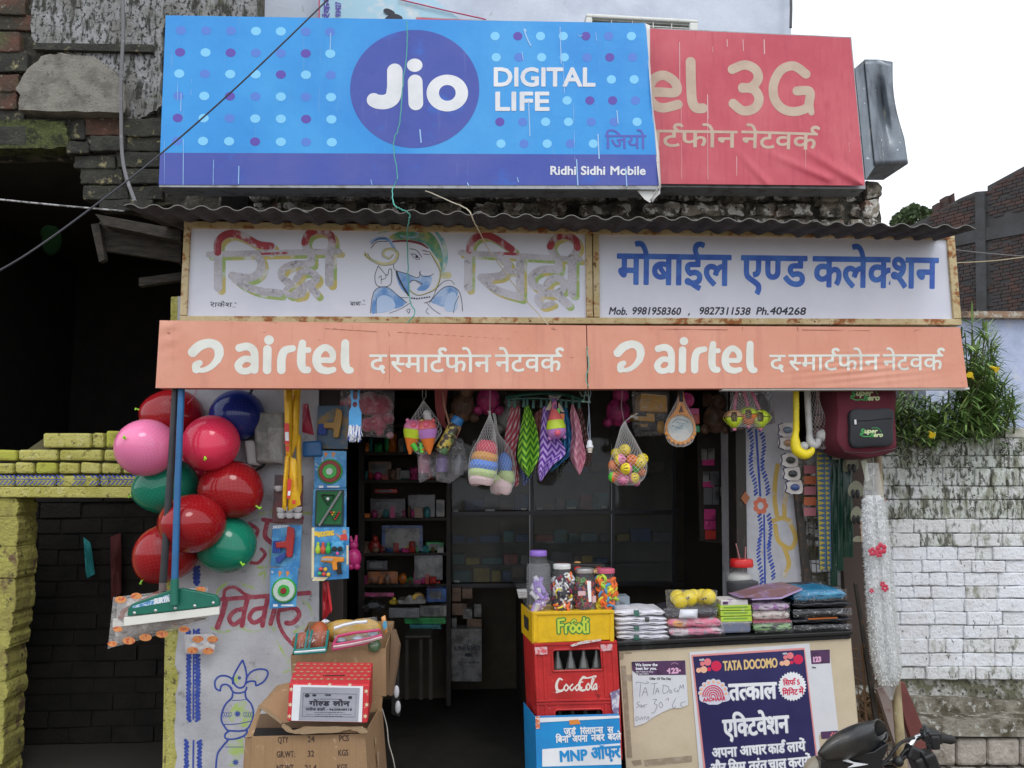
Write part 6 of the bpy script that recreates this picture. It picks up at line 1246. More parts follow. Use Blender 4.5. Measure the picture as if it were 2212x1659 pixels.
for u,v,s in((1903,1185,.024),(1884,1192,.018),(1898,1196,.016),(1911,1270,.016),(1906,1262,.012),(1882,1276,.010)):flower(gb,u,v,4.685,s*.85,m_rf)
pl=thing('leaning_plank','maroon painted plank leaning at the foot of the bamboo pole','plank',W(2040,1900,4.8))
obj('plank',MB().qbox([(1932,1478),(1954,1474),(2130,1900),(2060,1900)],4.92,.05),M('maroon_plank',(.20,.065,.055),.6,[((.14,.04,.035),5,.4,.6),((.5,.4,.35),40,.70,.72)]),pl,bevel=.004)
obj('plank_edge',MB().qbox([(1895,1490),(1934,1480),(2062,1900),(2030,1900)],4.96,.04),M('plank_side',(.32,.26,.24),.7,[((.18,.08,.07),9,.5,.6)]),pl)
dl=MB()
for k in range(220):
 c=W(random.uniform(1860,1935),random.uniform(1500,1600),5.15+rnd()*.15);d=Vector((rnd()-.5,rnd()-.5,rnd()-.5)).normalized()*.05;e=d.cross(Vector((0,1,0))).normalized()*.016;dl.add([c-d,c+e,c+d,c-e],[(0,1,2,3)])
tag(obj('dry_leaves',dl,M('dry_leaf',(.26,.18,.10),.8,[((.15,.1,.06),20,.4,.6)])),'heap of dry brown leaves caught behind the wire grille','leaves',kind='stuff')
# COUNTER AND WHAT STANDS ON IT
YC=4.5
m_top=M('black_counter_laminate',(.012,.012,.013),.3,[((.04,.055,.05),16,.56,.7)],coat=.2)
m_cpl=M('cream_board',(.58,.49,.35),.65,[((.50,.42,.29),3,.4,.65),((.30,.22,.13),24,.68,.74)],bump=.15,bs=60)
ct=thing('shop_counter','cream fronted shop counter with glossy black top','counter',W(1590,1950,YC+.2))
obj('counter_top',MB().qbox([(1333,1387),(1842,1363),(1842,1371),(1333,1396)],YC-.03,.62).qbox([(1334,1396),(1838,1371),(1838,1380),(1334,1407)],YC-.012,.6),m_top,ct,bevel=.004)
obj('front_panel',MB().qbox([(1337,1406),(1836,1378),(1880,1900),(1368,1900)],YC,.03),m_cpl,ct)
obj('side_panel',MB().qbox([(1836,1378),(1838,1378),(1882,1900),(1880,1900)],YC+.032,.5),m_cpl,ct)
obj('left_side',MB().qbox([(1337,1406),(1340,1406),(1370,1900),(1368,1900)],YC+.032,.5),m_jamb,ct)
t11=TR(2450,2560,2.212)
m_tape=M('brown_tape',(.30,.24,.17),.45,[((.38,.32,.25),20,.5,.6)])
for q in(((78,230),(118,228),(175,1040),(130,1040)),((278,1062),(700,1022),(704,1078),(290,1118)),((168,1070),(250,1058),(262,1100),(190,1112)),((62,118),(100,112),(98,170),(66,175)),((110,108),(170,108),(170,120),(112,124)),((130,310),(225,300),(190,370),(134,356))):
 obj('tape',MB().qbox(trq(t11,*q),YC-.002,.0015),m_tape,ct)
def plane_of(tr,Y,off):return lambda u,v:W(u,v,Y-off)
po=thing('recharge_poster','dark navy poster with white Hindi lines and a serrated badge, centre of the counter','poster',W(1640,1900,YC))
obj('paper',MB().ppoly([t11(680,108),t11(1742,30),(1790,1800),(1522,1800)],YC-.004,.002),M('poster_paper',(.66,.67,.70),.5,[((.58,.60,.64),7,.45,.7)]),po)
obj('pink_border',MB().ppoly([t11(697,132),t11(1700,68),(1785,1800),(1535,1800)],YC-.0055,.001),M('pink_border',(.70,.28,.27),.5),po)
m_nav=M('navy_print',(.022,.018,.085),.4,[((.03,.03,.12),3,.4,.7)])
obj('navy_field',MB().ppoly([t11(712,148),t11(1693,86),(1781,1800),(1540,1800)],YC-.007,.001),m_nav,po)
Yp_=YC-.007
i=Ink(1500,1400,1790,1680,.5,t11);i.text('TATA DOCOMO',(982,270),(1462,240),80,w=3.6);sheet('gold_lettering',i,Yp_,M('gold_print',(.70,.50,.22),.45),po,off=.001)
m_cor_,m_pe=M('coral_print',(.75,.20,.22),.45),M('peach_print',(.80,.45,.30),.45);m_cr=M('crimson_print',(.62,.02,.08),.45)
for ox,oy,s in((0,0,1),(738,-54,.93)):
 f=lambda x,y,ox=ox,oy=oy,s=s:t11(745+ox+(x-745)*s,165+oy+(y-165)*s)
 for nm,m,ds in(('coral_dots',m_cor_,((842,195,32),(795,210,20),(780,245,4))),('crimson_dots',m_cr,((918,230,46),(855,258,18))),('peach_dots',m_pe,((808,262,30),(762,268,22)))):
  i=Ink(f(730,0)[0],f(0,150)[1],f(980,0)[0],f(0,310)[1],.5,f);i.k=s/4.096
  for x,y,r in ds:i.disc(x,y,r)
  sheet(nm,i,Yp_,m,po,off=.001)
 i=Ink(f(760,0)[0],f(0,150)[1],f(830,0)[0],f(0,190)[1],.4,f);i.k=s/4.096;i.text('TATA',(770,186),(814,180),15,w=1.2);sheet('white_lettering',i,Yp_,m_wht,po,off=.001)
def emb(i,s_,a,b,h,w):i.text(s_,a,b,h,w=w)
for nm,mt,dx,wx,off in(('shadow_lettering',M('letter_shadow_print',(.20,.22,.32),.5),4,1.6,.0008),('white_lettering',m_wht,0,0,.0016)):
 i=Ink(1500,1400,1790,1672,.55,t11);o=dx
 i.text('तत~काल',(1035+o,530+o),(1450+o,512+o),135,w=7+wx)
 i.text('एकि~टवेशन' if False else 'एिक~टवेशन',(985+o,858+o),(1562+o,815+o),145,w=6.5+wx)
 i.text('अपना',(882+o,1040+o),(1100+o,1026+o),78,w=4+wx);i.text('आधार',(1130+o,1022+o),(1362+o,1004+o),78,w=4+wx);i.text('काड^',(1380+o,1004+o),(1524+o,994+o),78,w=4+wx);i.text('लायें',(1548+o,990+o),(1708+o,976+o),78,w=4+wx)
 i.text('और',(862+o,1180+o),(1003+o,1172+o),80,w=4+wx);i.text('िसम',(1030+o,1170+o),(1178+o,1160+o),80,w=4+wx);i.text('तुरंत',(1210+o,1158+o),(1368+o,1146+o),80,w=4+wx);i.text('चालू',(1384+o,1144+o),(1538+o,1132+o),80,w=4+wx);i.text('करायें',(1560+o,1130+o),(1758+o,1112+o),80,w=4+wx)
 sheet(nm,i,Yp_,mt,po,off=off)
i=Ink(t11(1450,0)[0],t11(0,270)[1],t11(1730,0)[0],t11(0,550)[1],.5,t11)
i.poly([(1590+(128 if k%2 else 113)*math.cos(k*math.pi/28),410+(133 if k%2 else 117)*math.sin(k*math.pi/28))for k in range(56)]);sheet('serrated_badge',i,Yp_,m_wht,po,off=.002)
i=Ink(t11(1450,0)[0],t11(0,300)[1],t11(1730,0)[0],t11(0,520)[1],.4,t11);i.text('िसफ^',(1512,402),(1618,396),42,w=2.2);i.text('5',(1634,396),(1660,394),44,w=2.2);i.text('िमिनट',(1506,490),(1640,482),46,w=2.2);i.text('में',(1652,478),(1692,475),46,w=2.2);sheet('red_lettering',i,Yp_,m_cr,po,off=.003)
i=Ink(t11(750,0)[0],t11(0,330)[1],t11(1040,0)[0],t11(0,570)[1],.5,t11);i.poly([(790,548),(780,440),(830,370),(900,350),(980,390),(1025,470),(1020,540)],True);i.disc(893,470,112,108)
for k in range(9):a=math.pi+k*math.pi/8;i.disc(893+115*math.cos(a),470+108*math.sin(a),20)
sheet('badge_glow',i,Yp_,M('badge_pale',(.62,.63,.72),.5),po,off=.001)
i=Ink(t11(750,0)[0],t11(0,330)[1],t11(1040,0)[0],t11(0,570)[1],.5,t11)
for k in range(9):a=math.pi+k*math.pi/8;i.disc(893+112*math.cos(a),475+105*math.sin(a),13)
sheet('badge_rays',i,Yp_,m_pe,po,off=.002)
i=Ink(t11(750,0)[0],t11(0,330)[1],t11(1040,0)[0],t11(0,570)[1],.4,t11)
for k,r in enumerate((18,36,54,72,90)):i.stroke([(890+r*math.cos(a),500+r*1.08*math.sin(a))for a in[math.pi+j*math.pi/10 for j in range(11)]],9)
i.text('AADHAAR',(802,546),(1000,532),32,w=1.6);sheet('maroon_print',i,Yp_,m_cr,po,off=.003)
nsx=thing('offer_sheet','torn white offer sheet with handwriting at the counter left','notice',W(1420,1560,YC))
t11o=t11
obj('paper',MB().ppoly([t11(172,190),t11(645,180),t11(670,575),t11(610,600),t11(520,605),t11(440,640),t11(350,690),t11(290,735),t11(195,766),t11(180,420)],YC-.005,.002),M('poster_paper',(0,0,0)),nsx)
m_plum=M('plum_print',(.085,.035,.10),.5,[((.04,.02,.05),20,.5,.65)])
obj('header',MB().ppoly([t11(170,192),t11(643,180),t11(650,308),t11(228,312),t11(176,270)],YC-.0065,.001),m_plum,nsx)
i=Ink(t11(170,0)[0],t11(0,190)[1],t11(650,0)[0],t11(0,315)[1],.4,t11);i.text('We know the',(203,232),(398,230),24,w=1.6);i.text('best for you.',(206,264),(392,262),24,w=1.6);i.text('Dial *123# and enjoy',(208,287),(362,286),12,w=.3);i.text('My Best Offers.',(210,306),(324,305),12,w=.3);sheet('white_lettering',i,YC-.0065,m_wht,nsx,off=.001)
i=Ink(t11(460,0)[0],t11(0,190)[1],t11(640,0)[0],t11(0,310)[1],.4,t11);i.text('123',(488,296),(588,292),44,w=4);i.disc(490,272,9);i.disc(596,270,9);i.stroke([(520,215),(550,200),(580,215)],3);sheet('pink_numerals',i,YC-.0065,M('pale_pink_print',(.72,.40,.58),.5),nsx,off=.001)
i=Ink(t11(180,0)[0],t11(0,320)[1],t11(680,0)[0],t11(0,740)[1],.4,t11);i.text('Offer Of The Day',(326,352),(518,352),20,w=1);sheet('black_lettering',i,YC-.005,m_bk,nsx,off=.001)
i=Ink(t11(180,0)[0],t11(0,350)[1],t11(690,0)[0],t11(0,740)[1],.45,t11)
for p in([(205,385),(225,372),(300,385),(320,375),(300,368)],[(250,385),(240,500)],[(262,495),(290,420),(312,490)],[(272,462),(305,458)],[(340,388),(400,380)],[(375,385),(360,485)],[(380,475),(398,425),(412,472)],[(384,455),(410,452)],[(450,400),(448,470),(490,455),(495,415),(450,400)],[(512,440),(525,455),(520,470),(505,458),(512,440)],[(560,425),(545,440),(560,460)],[(575,440),(585,450),(578,460),(570,448)],[(592,440),(600,400),(612,425),(625,395),(632,432)],[(240,545),(215,560),(235,580),(210,600)],[(245,570),(244,598)],[(255,598),(258,575),(270,595),(280,572),(288,595)],[(290,575),(305,568)],[(355,530),(390,525),(370,560),(395,580),(370,640),(345,645)],[(425,545),(412,575),(430,600),(445,575),(425,545)],[(470,530),(495,515),(492,540)],[(560,515),(530,580),(545,600),(560,585)],[(640,545),(610,555),(605,580),(625,590)],[(210,680),(208,712),(235,700),(230,682),(210,680)],[(245,708),(258,680),(268,705)],[(275,682),(300,680)],[(288,682),(285,705)],[(302,705),(315,678),(322,700)]):i.stroke(p,4)
sheet('handwriting',i,YC-.005,M('ballpoint',(.22,.22,.27),.6),nsx,off=.0015)
ns2=thing('offer_sheet','narrow faded offer sheet half covered by the navy poster at the right','notice',W(1800,1600,YC))
obj('paper',MB().ppoly([t11(1742,92),t11(1920,84),t11(1998,800),t11(1845,812),t11(1810,900),t11(1780,600)],YC-.0025,.0015),M('poster_paper',(0,0,0)),ns2)
obj('header',MB().ppoly([t11(1745,92),t11(1922,84),t11(1925,205),t11(1760,214)],YC-.0035,.001),m_plum,ns2);obj('footer',MB().ppoly([t11(1845,812),t11(1998,803),t11(2000,865),t11(1850,875)],YC-.0035,.001),m_plum,ns2)
i=Ink(t11(1750,0)[0],t11(0,130)[1],t11(1900,0)[0],t11(0,205)[1],.4,t11);i.text('123',(1770,195),(1848,190),42,w=4);sheet('pink_numerals',i,YC-.0035,M('pale_pink_print',(0,0,0)),ns2,off=.001)
i=Ink(t11(1900,0)[0],t11(0,810)[1],t11(1990,0)[0],t11(0,865)[1],.4,t11);i.disc(1972,832,14);i.disc(1945,825,8);i.disc(1935,842,8);i.disc(1955,848,7);sheet('coral_dots',i,YC-.0035,m_cor_,ns2,off=.001)
i=Ink(t11(1755,0)[0],t11(0,230)[1],t11(1805,0)[0],t11(0,255)[1],.4,t11);i.text('Day',(1764,250),(1800,249),15,w=.8);sheet('black_lettering',i,YC-.003,m_bk,ns2,off=.001)
t12=TR(2050,2150,1.58)
def pack(name,lab,cat,q,Y,d,mat,grp=None,wrap=None,bev=.01,puff=True,seed=0,parts=()):
 t=thing(name,lab,cat,base_of(q,Y),grp);g=random.Random(seed)
 P=[W(*p,Y)for p in q];mb=MB()
 w=P[1]-P[0];h1=P[3]-P[0];h2=P[2]-P[1]
 def shell(a,b):
  ang=2*math.pi*a;cy=math.copysign(abs(math.cos(ang))**.45,math.cos(ang));sz=math.copysign(abs(math.sin(ang))**.6,math.sin(ang))
  e=(1-abs(2*b-1)**6)**.4 if 0<b<1 else 0
  top=P[0].lerp(P[1],b);bot=P[3].lerp(P[2],b);c=(top+bot)/2;hh=(top-bot).length/2*(.25+.75*e)
  return c+Vector((0,d/2-d/2*cy*(.93+.07*e),hh*sz+.0025*math.sin(b*17+a*9+seed)))
 mb.grid(shell,24,22);obj('package',mb,mat,t,smooth=True)
 if wrap:obj('wrap',pillow(MB(),q,Y-.012,.05,10,back=False,wob=.012,seed=seed),wrap,t,smooth=True)
 return t
m_wsh=[M('white_shirt_pack',(.82,.82,.88),.3,[((.62,.62,.70),20,.5,.62,(.4,1,3))],bump=.4,bs=30)]
lay=[(455,498,640,965),(500,535,645,975),(530,556,652,980),(556,590,650,985),(588,615,660,985),(612,648,660,992)]
for k,(y0,y1,x0,x1)in enumerate(lay):
 t=pack('shirt_packet','%s white shirt packet in the stack at the left end of the counter'%('topmost','second from top','third from top','fourth from top','second from bottom','bottom')[k],'shirt packet',[t12(x0,y0+3),t12(x1,y0),t12(x1+4,y1-2),t12(x0+4,y1+3)],YC+.02,.26,m_wsh[0],'white shirt packets on the counter',m_film,seed=k)
 if k in(0,3,5):obj('green_label',MB().qbox(trq(t12,(765,y0+5),(800,y0+5),(802,y1),(770,y1)),YC+.006,.003),M('green_label',(.01,.12,.08),.4),t)
 if k==1:obj('black_label',MB().qbox(trq(t12,(835,y0+4),(865,y0+4),(865,y1),(840,y1)),YC+.006,.003),m_black,t)
m_ccl=M('colour_print_cloth',(.60,.42,.46),.6,[((.65,.12,.22),9,.48,.54),((.75,.30,.06),10,.56,.60),((.30,.50,.48),12,.60,.64)])
pack('cloth_packet','multicoloured printed cloth packet under the black and white one','cloth packet',[t12(985,515),t12(1310,510),t12(1340,570),t12(985,578)],YC+.01,.28,m_ccl,None,m_filmd,seed=11)
pack('cloth_packet','pink and grey printed cloth packet lowest beneath the yellow balls','cloth packet',[t12(990,574),t12(1335,566),t12(1345,618),t12(1000,636)],YC+.01,.28,M('pale_print_cloth',(.58,.50,.52),.6,[((.62,.16,.28),12,.50,.56),((.25,.26,.35),16,.58,.62)]),None,m_filmd,seed=12)
t=pack('cloth_packet','folded black cloth packet with a white middle under the yellow balls','cloth packet',[t12(955,446),t12(1300,440),t12(1290,506),t12(975,516)],YC+.02,.26,M('black_cloth',(.02,.02,.028),.7),None,m_filmd,seed=13)
obj('white_part',pillow(MB(),trq(t12,(1060,455),(1170,452),(1168,512),(1050,512)),YC+.0,.05,8,back=False),M('white_cloth',(.72,.74,.80),.7),t,smooth=True)
yb=thing('ball_packet','clear bag of yellow smiley balls on top of the cloth packets','balls',W(1360,1305,YC+.05))
for x,y,r,dY in((1045,380,50,.05),(1115,385,52,.0),(1145,375,48,.06),(1200,378,52,.05),(1238,375,48,.0),(1060,405,46,-.03)):obj('yellow_ball',MB().ball(W(*t12(x,y),YC+.08+dY),px2m(r/2.926,YC+.1),18,12),gloss('ball_yellow',(.80,.62,.01),.3),yb,smooth=True)
for x,y in((1098,385),(1112,380),(1205,388),(1220,384)):obj('printed_eye',MB().ball(W(*t12(x,y),YC+.03),.006,8,5),m_black,yb)
obj('plastic_bag',pillow(MB(),trq(t12,(965,330),(1295,330),(1290,440),(975,445)),YC+.03,.2,14,wob=.03,seed=4),m_film,yb,smooth=True)
m_grb=M('lime_box_print',(.42,.60,.06),.45,[((.55,.66,.25),34,.58,.64)]);m_whb=M('white_box_print',(.62,.60,.58),.5,[((.30,.18,.36),26,.58,.64)])
for k,(y0,y1,lb)in enumerate(((430,462,'topmost of three lime green soap boxes on the counter'),(465,498,'middle one of three lime green soap boxes'),(501,534,'lowest of three lime green soap boxes, on the clear tub'))):
 t=thing('soap_box',lb,'box',W(*t12(1410,y1),YC+.02),'lime green boxes on the counter');obj('carton',MB().qbox([t12(1312+k*2,y0),t12(1508+k*3,y0-4),t12(1510+k*3,y1-4),t12(1314+k*2,y1)],YC+.02+k*.004,.16),m_grb,t,bevel=.003)
 obj('printed_band',MB().qbox([t12(1335,y0+8),t12(1485,y0+5),t12(1485,y0+14),t12(1335,y0+17)],YC+.018+k*.004,.002),M('dark_green_band',(.18,.32,.05),.5),t)
t=thing('white_box','small white printed box on top of the lime green boxes','box',W(*t12(1405,430),YC+.02));obj('carton',MB().qbox([t12(1318,398),t12(1488,393),t12(1490,426),t12(1320,430)],YC+.02,.16),m_whb,t,bevel=.003);obj('picture',MB().qbox([t12(1330,406),t12(1362,405),t12(1362,422),t12(1330,424)],YC+.018,.002),m_plum,t)
t=thing('clear_tub','clear plastic tub of dark pieces under the lime boxes','tub',W(*t12(1412,606),YC+.02));obj('tub',MB().qbox([t12(1318,538),t12(1510,534),t12(1508,602),t12(1326,608)],YC+.02,.16),M('smoky_tub',(.16,.18,.26),.15,[((.28,.24,.22),22,.5,.62)],spec=.7),t,bevel=.012);obj('lid_rim',MB().qbox([t12(1314,536),t12(1514,532),t12(1514,540),t12(1314,544)],YC+.012,.17),m_filmw,t)
pack('cloth_packet','floral lace packet with purple tint right of the lime boxes','cloth packet',[t12(1515,415),t12(1752,412),t12(1755,465),t12(1520,470)],YC+.02,.24,M('purple_floral',(.50,.40,.52),.6,[((.30,.10,.34),26,.52,.58),((.70,.6,.5),20,.6,.66)]),None,m_filmd,seed=21)
pack('cloth_packet','cream and brown floral cloth packet in the middle of the right stack','cloth packet',[t12(1520,466),t12(1752,462),t12(1755,525),t12(1522,532)],YC+.02,.24,M('brown_floral',(.52,.46,.42),.6,[((.16,.09,.08),26,.52,.58)]),None,m_filmd,seed=22)
pack('cloth_packet','green packet with black zebra stripes and a maroon edge above it','cloth packet',[t12(1518,532),t12(1765,524),t12(1775,602),t12(1535,606)],YC+.01,.26,M('green_zebra',(.22,.42,.15),.5,[((.02,.03,.02),20,.50,.53,(1,1,3))]),None,m_filmd,seed=23)
tag(obj('maroon_edge',MB().qbox(trq(t12,(1525,528),(1762,522),(1765,538),(1525,545)),YC+.0,.2),gloss('packet_maroon',(0,0,0)),bevel=.004),'thin maroon packet on the green zebra packet','packet')
t=thing('flat_packet','wide brown and purple flat folder lying across the cloth stacks','folder',W(1460,1395,YC+.05))
obj('folder',MB().ppoly(trq(t12,(1430,382),(1560,384),(1720,372),(1830,322),(1790,308),(1700,318),(1620,330),(1500,366)),YC+.0,.20),M('brown_purple_sheet',(.22,.12,.13),.4,[((.30,.20,.36),7,.52,.60)]),t,bevel=.003);obj('lilac_edge',MB().ppoly(trq(t12,(1515,396),(1700,388),(1832,332),(1832,322),(1700,376),(1515,388)),YC-.006,.2),M('lilac_sheet',(.40,.30,.50),.4),t)
m_blkp=M('black_garment_bag',(.014,.015,.02),.22,[((.10,.11,.12),14,.60,.66,(.5,1,3))],bump=.9,bs=22)
pack('garment_packet','bright teal blue garment packet on top of the black packets','garment packet',[t12(1775,335),t12(2112,325),t12(2118,395),t12(1780,418)],YC+.02,.34,M('blue_garment_bag',(.01,.17,.33),.25,[((.05,.32,.5),12,.55,.66,(.5,1,3))],bump=.8,bs=20),None,m_film,seed=31)
for k,(y0,y1,lb)in enumerate(((402,452,'black garment packet directly under the teal blue one'),(450,506,'second black garment packet under the teal blue one'),(504,552,'black garment packet with an orange stripe'),(550,596,'black garment packet lowest, resting on the counter'))):
 t=pack('garment_packet',lb,'garment packet',[t12(1772,y0+6),t12(2145,y0-6),t12(2150,y1-12),t12(1775,y1+2)],YC+.02,.36,m_blkp,None,m_film if k%2 else None,seed=32+k)
 if k==2:obj('orange_stripe',MB().qbox([t12(1870,512),t12(2055,504),t12(2055,511),t12(1870,520)],YC+.012,.01),gloss('stripe_orange',(.45,.12,.02),.5),t)
tag(obj('plastic_sheet',pillow(MB(),trq(t12,(1630,290),(1940,275),(2000,330),(1700,340)),YC+.32,.12,14,wob=.03,seed=8),M('dark_crumpled_film',(.03,.035,.05),.2,[((.2,.22,.25),22,.62,.68)],bump=1.5,bs=25),smooth=True),'dark crumpled plastic heaped behind the folder and the blue packet','plastic')
def jar(lab,x0,x1,yt,yb_,lidq,lidm,Y,glass,neck=.72,cat='jar'):
 xc=(x0+x1)/2;c=W(*t12(xc,yb_),Y);s=px2m(1/2.926,Y);r=(x1-x0)/2*s;h=(yb_-yt)*s;lr=(lidq[1]-lidq[0])/2*s
 t=thing('plastic_jar',lab,cat,c)
 obj('jar_body',MB().lathe(c,[(r*.88,.002),(r,.012),(r,h*.25),(r*.97,h*.27),(r,h*.30),(r,h*.66),(r*.97,h*.78),(lr*.92,h*.93),(lr*.92,h)],28),glass,t,smooth=True)
 z0=c+Vector((0,0,(yb_-lidq[3])*s));hl=(lidq[3]-lidq[2])*s
 obj('lid',MB().lathe(z0,[(lr,0),(lr*1.02,hl*.1),(lr*1.0,hl*.85),(lr*.93,hl)],28),lidm,t,smooth=True)
 return t,c,r,h
m_jar=film('clear_jar_wall',(.8,.82,.86),.07,3,.04)
bj,c,r,h=jar('big clear jar with red screw lid at the right of the counter',1352,1562,190,388,(1374,1515,142,190),gloss('lid_red',(.62,.02,.02),.3),YC+.42,m_jar)
obj('white_lining',MB().ball(c+Vector((-.01,.02,h*.62)),r*.74,16,9,sz=.6),M('jar_lining',(.42,.42,.40),.6),bj,smooth=True);obj('dark_contents',MB().lathe(c+Vector((0,0,.004)),[(r*.85,0),(r*.93,.02),(r*.93,h*.52),(r*.5,h*.6)],20),M('dark_contents',(.03,.03,.035),.4,[((.1,.1,.1),30,.6,.7)]),bj,smooth=True)
obj('straw',MB().tube([c+Vector((0,0,h)),c+Vector((-.03,0,h+.14))],.004,5).tube([c+Vector((.02,0,h)),c+Vector((.03,0,h+.12))],.004,5),M('straw_pink',(.35,.15,.15),.5),bj)
for nm,lb,q,m,Y in(('grey_carton','small grey carton beside the jars at the counter left',((655,375),(740,372),(742,438),(655,442)),M('grey_print_box',(.22,.27,.31),.5,[((.1,.12,.15),30,.56,.62)]),YC+.2),('blue_carton','flat blue carton behind the white shirt packets',((655,440),(832,434),(832,458),(655,462)),M('dark_blue_box',(.015,.06,.20),.45,[((.4,.45,.5),36,.64,.68)]),YC+.18)):
 tag(obj(nm,MB().qbox(trq(t12,*q),Y,.12),m,bevel=.003),lb,'carton')
cal=thing('switch_block','white ridged plastic switch block left of the tall bottle','switch block',W(1136,1305,4.75));obj('block',MB().qbox(trq(t12,(28,332),(92,330),(95,385),(40,386)),4.72,.05),gloss('block_white',(.52,.53,.52),.4),cal,bevel=.004)
for k in range(4):obj('key',MB().qbox(trq(t12,(38,338+k*11),(90,337+k*11),(90,344+k*11),(40,345+k*11)),4.712,.01),gloss('key_white',(.62,.63,.62),.4),cal)
YY=4.42
m_yc=gloss('crate_yellow',(.74,.46,.008),.42,bump=.2,bs=60);m_rc=M('crate_red',(.50,.022,.022),.5,[((.36,.015,.015),5,.45,.65),((.5,.2,.15),36,.66,.70),((.12,.01,.01),12,.62,.7)],bump=.25,bs=40)
yc=thing('yellow_crate','yellow plastic drinks crate on top of the red crates','crate',W(1240,1390,YY),None)
obj('front_wall',MB().qbox([(1151,1324),(1326,1320),(1327,1382),(1152,1390)],YY,.02),m_yc,yc,bevel=.004);obj('rim',MB().qbox([(1151,1322),(1327,1318),(1327,1325),(1151,1329)],YY-.008,.012),m_yc,yc,bevel=.003)
obj('left_wall',MB().qbox([(1149,1324),(1151,1324),(1152,1390),(1150,1390)],YY+.002,.34,(-.035,.34,0)),m_yc,yc);obj('handle_hole_shade',MB().poly([W(1148.5,1342,YY)+Vector((-.0126,.10,0)),W(1148.5,1342,YY)+Vector((-.0238,.22,0)),W(1149.5,1370,YY)+Vector((-.0238,.22,0)),W(1149.5,1370,YY)+Vector((-.0126,.10,0))],(-.003,0,0)),M('black_recess',(0,0,0)),yc)  # black plate on the left wall paints the shade of a handle hole
obj('right_wall',MB().qbox([(1324,1320),(1326,1320),(1327,1382),(1325,1382)],YY+.022,.32),m_yc,yc);obj('crate_deck',MB().qbox([(1151,1325),(1326,1321),(1326,1324),(1151,1328)],YY+.022,.30),m_yc,yc)
for x in(1152,1318):obj('corner_rib',MB().qbox([(x,1326),(x+8,1326),(x+8,1386),(x,1387)],YY-.006,.006),m_yc,yc,bevel=.002)
def frooti(i,w):
 S=i.stroke
 S([(293,600),(290,525)],w);S([(290,522),(325,518)],w);S([(292,555),(318,553)],w);S([(338,600),(338,560),(358,550)],w);S([(380,550),(366,575),(382,597),(398,572),(380,550)],w);S([(420,550),(406,575),(422,597),(438,572),(420,550)],w);S([(452,510),(453,590),(462,598)],w);S([(445,535),(465,533)],w);S([(475,545),(476,598)],w);i.disc(474,520,w*.55);S([(375,535),(390,520),(400,530)],w*.6)
i=Ink(t12(270,0)[0],t12(0,490)[1],t12(500,0)[0],t12(0,620)[1],.5,t12);frooti(i,30);sheet('green_outline',i,YY,M('dark_green_print',(.03,.22,.05),.5),yc,off=.001)
i=Ink(t12(270,0)[0],t12(0,490)[1],t12(500,0)[0],t12(0,620)[1],.5,t12);frooti(i,15);sheet('lime_lettering',i,YY,M('lime_print',(.52,.60,.05),.5),yc,off=.002)
m_bot=M('returned_bottle_glass',(.10,.11,.10),.06,spec=.9,coat=.3)
def redcrate(lab,q,hole,YY,labeltext):
 t=thing('red_crate',lab,'crate',base_of(q,YY),'red drinks crates stacked by the counter')
 (TL,TR_,BR,BL),(hx0,hy0,hx1,hy1)=q,hole
 lp=lambda a,b,f:(a[0]+(b[0]-a[0])*f,a[1]+(b[1]-a[1])*f)
 fy0,fy1=(hy0-TL[1])/(BL[1]-TL[1]),(hy1-TL[1])/(BL[1]-TL[1]);fx0,fx1=(hx0-TL[0])/(TR_[0]-TL[0]),(hx1-TL[0])/(TR_[0]-TL[0])
 G=lambda fx,fy:lp(lp(TL,TR_,fx),lp(BL,BR,fx),fy)
 mb=MB()
 for a,b,c_,d in((0,0,1,fy0),(0,fy1,1,1),(0,fy0,fx0,fy1),(fx1,fy0,1,fy1)):mb.qbox([G(a,b),G(c_,b),G(c_,d),G(a,d)],YY,.02)
 obj('front_wall',mb,m_rc,t)
 obj('rim',MB().qbox([G(0,0),G(1,0),G(1,.045),G(0,.045)],YY-.006,.006).qbox([G(0,.96),G(1,.96),G(1,1),G(0,1)],YY-.006,.006),m_rc,t,bevel=.002)
 for fx in(.0,.46*fx0+0,fx1+.02,.94):obj('rib',MB().qbox([G(fx,.05),G(fx+.035,.05),G(fx+.035,.955),G(fx,.955)],YY-.005,.005),m_rc,t,bevel=.002)
 obj('window_lip',MB().tube([W(*G(*p),YY-.002)for p in((fx0,fy1),(fx0,fy0+.03),(fx0+.03,fy0),(fx1-.03,fy0),(fx1,fy0+.03),(fx1,fy1),(fx0,fy1))],.006,6),m_rc,t,smooth=True)
 P=[W(*p,YY+.02)for p in(TL,TR_,BR,BL)];mb=MB()
 for a,b in((0,3),(1,2)):s=.004 if a else-.004;mb.poly([P[a],P[b],P[b]+Vector((-.03,.33,0)),P[a]+Vector((-.03,.33,0))],(s,0,0))
 mb.poly([p+Vector((-.03,.33,0))for p in P],(0,.01,0));obj('side_walls',mb,m_rc,t)
 for k in range(4):
  f=fx0+(fx1-fx0)*(.09+k*.27);p=W(*G(f,fy1),YY+.07);s=px2m(1,YY+.07);hh=(hy1-hy0)*s
  b=obj('bottle',MB().lathe(p-Vector((0,0,.06)),[(.030,0),(.030,.07),(.022,.07+hh*.35),(.012,.07+hh*.6),(.0105,.07+hh*.85),(.013,.07+hh*.87),(.013,.07+hh*.93)],14),m_bot,t,smooth=True)
  obj('bottle_label',MB().lathe(p-Vector((0,0,.012)),[(.0312,0),(.0312,.022)],14),M('bottle_white_print',(.6,.55,.55),.4),b,smooth=True)
 obj('inside_shade',MB().qbox([G(fx0-.1,fy0),G(fx1+.1,fy0),G(fx1+.1,fy1),G(fx0-.1,fy1)],YY+.16,.01),M('black_recess',(0,0,0)),t)  # black sheet stands in for the shade inside the crate
 return t
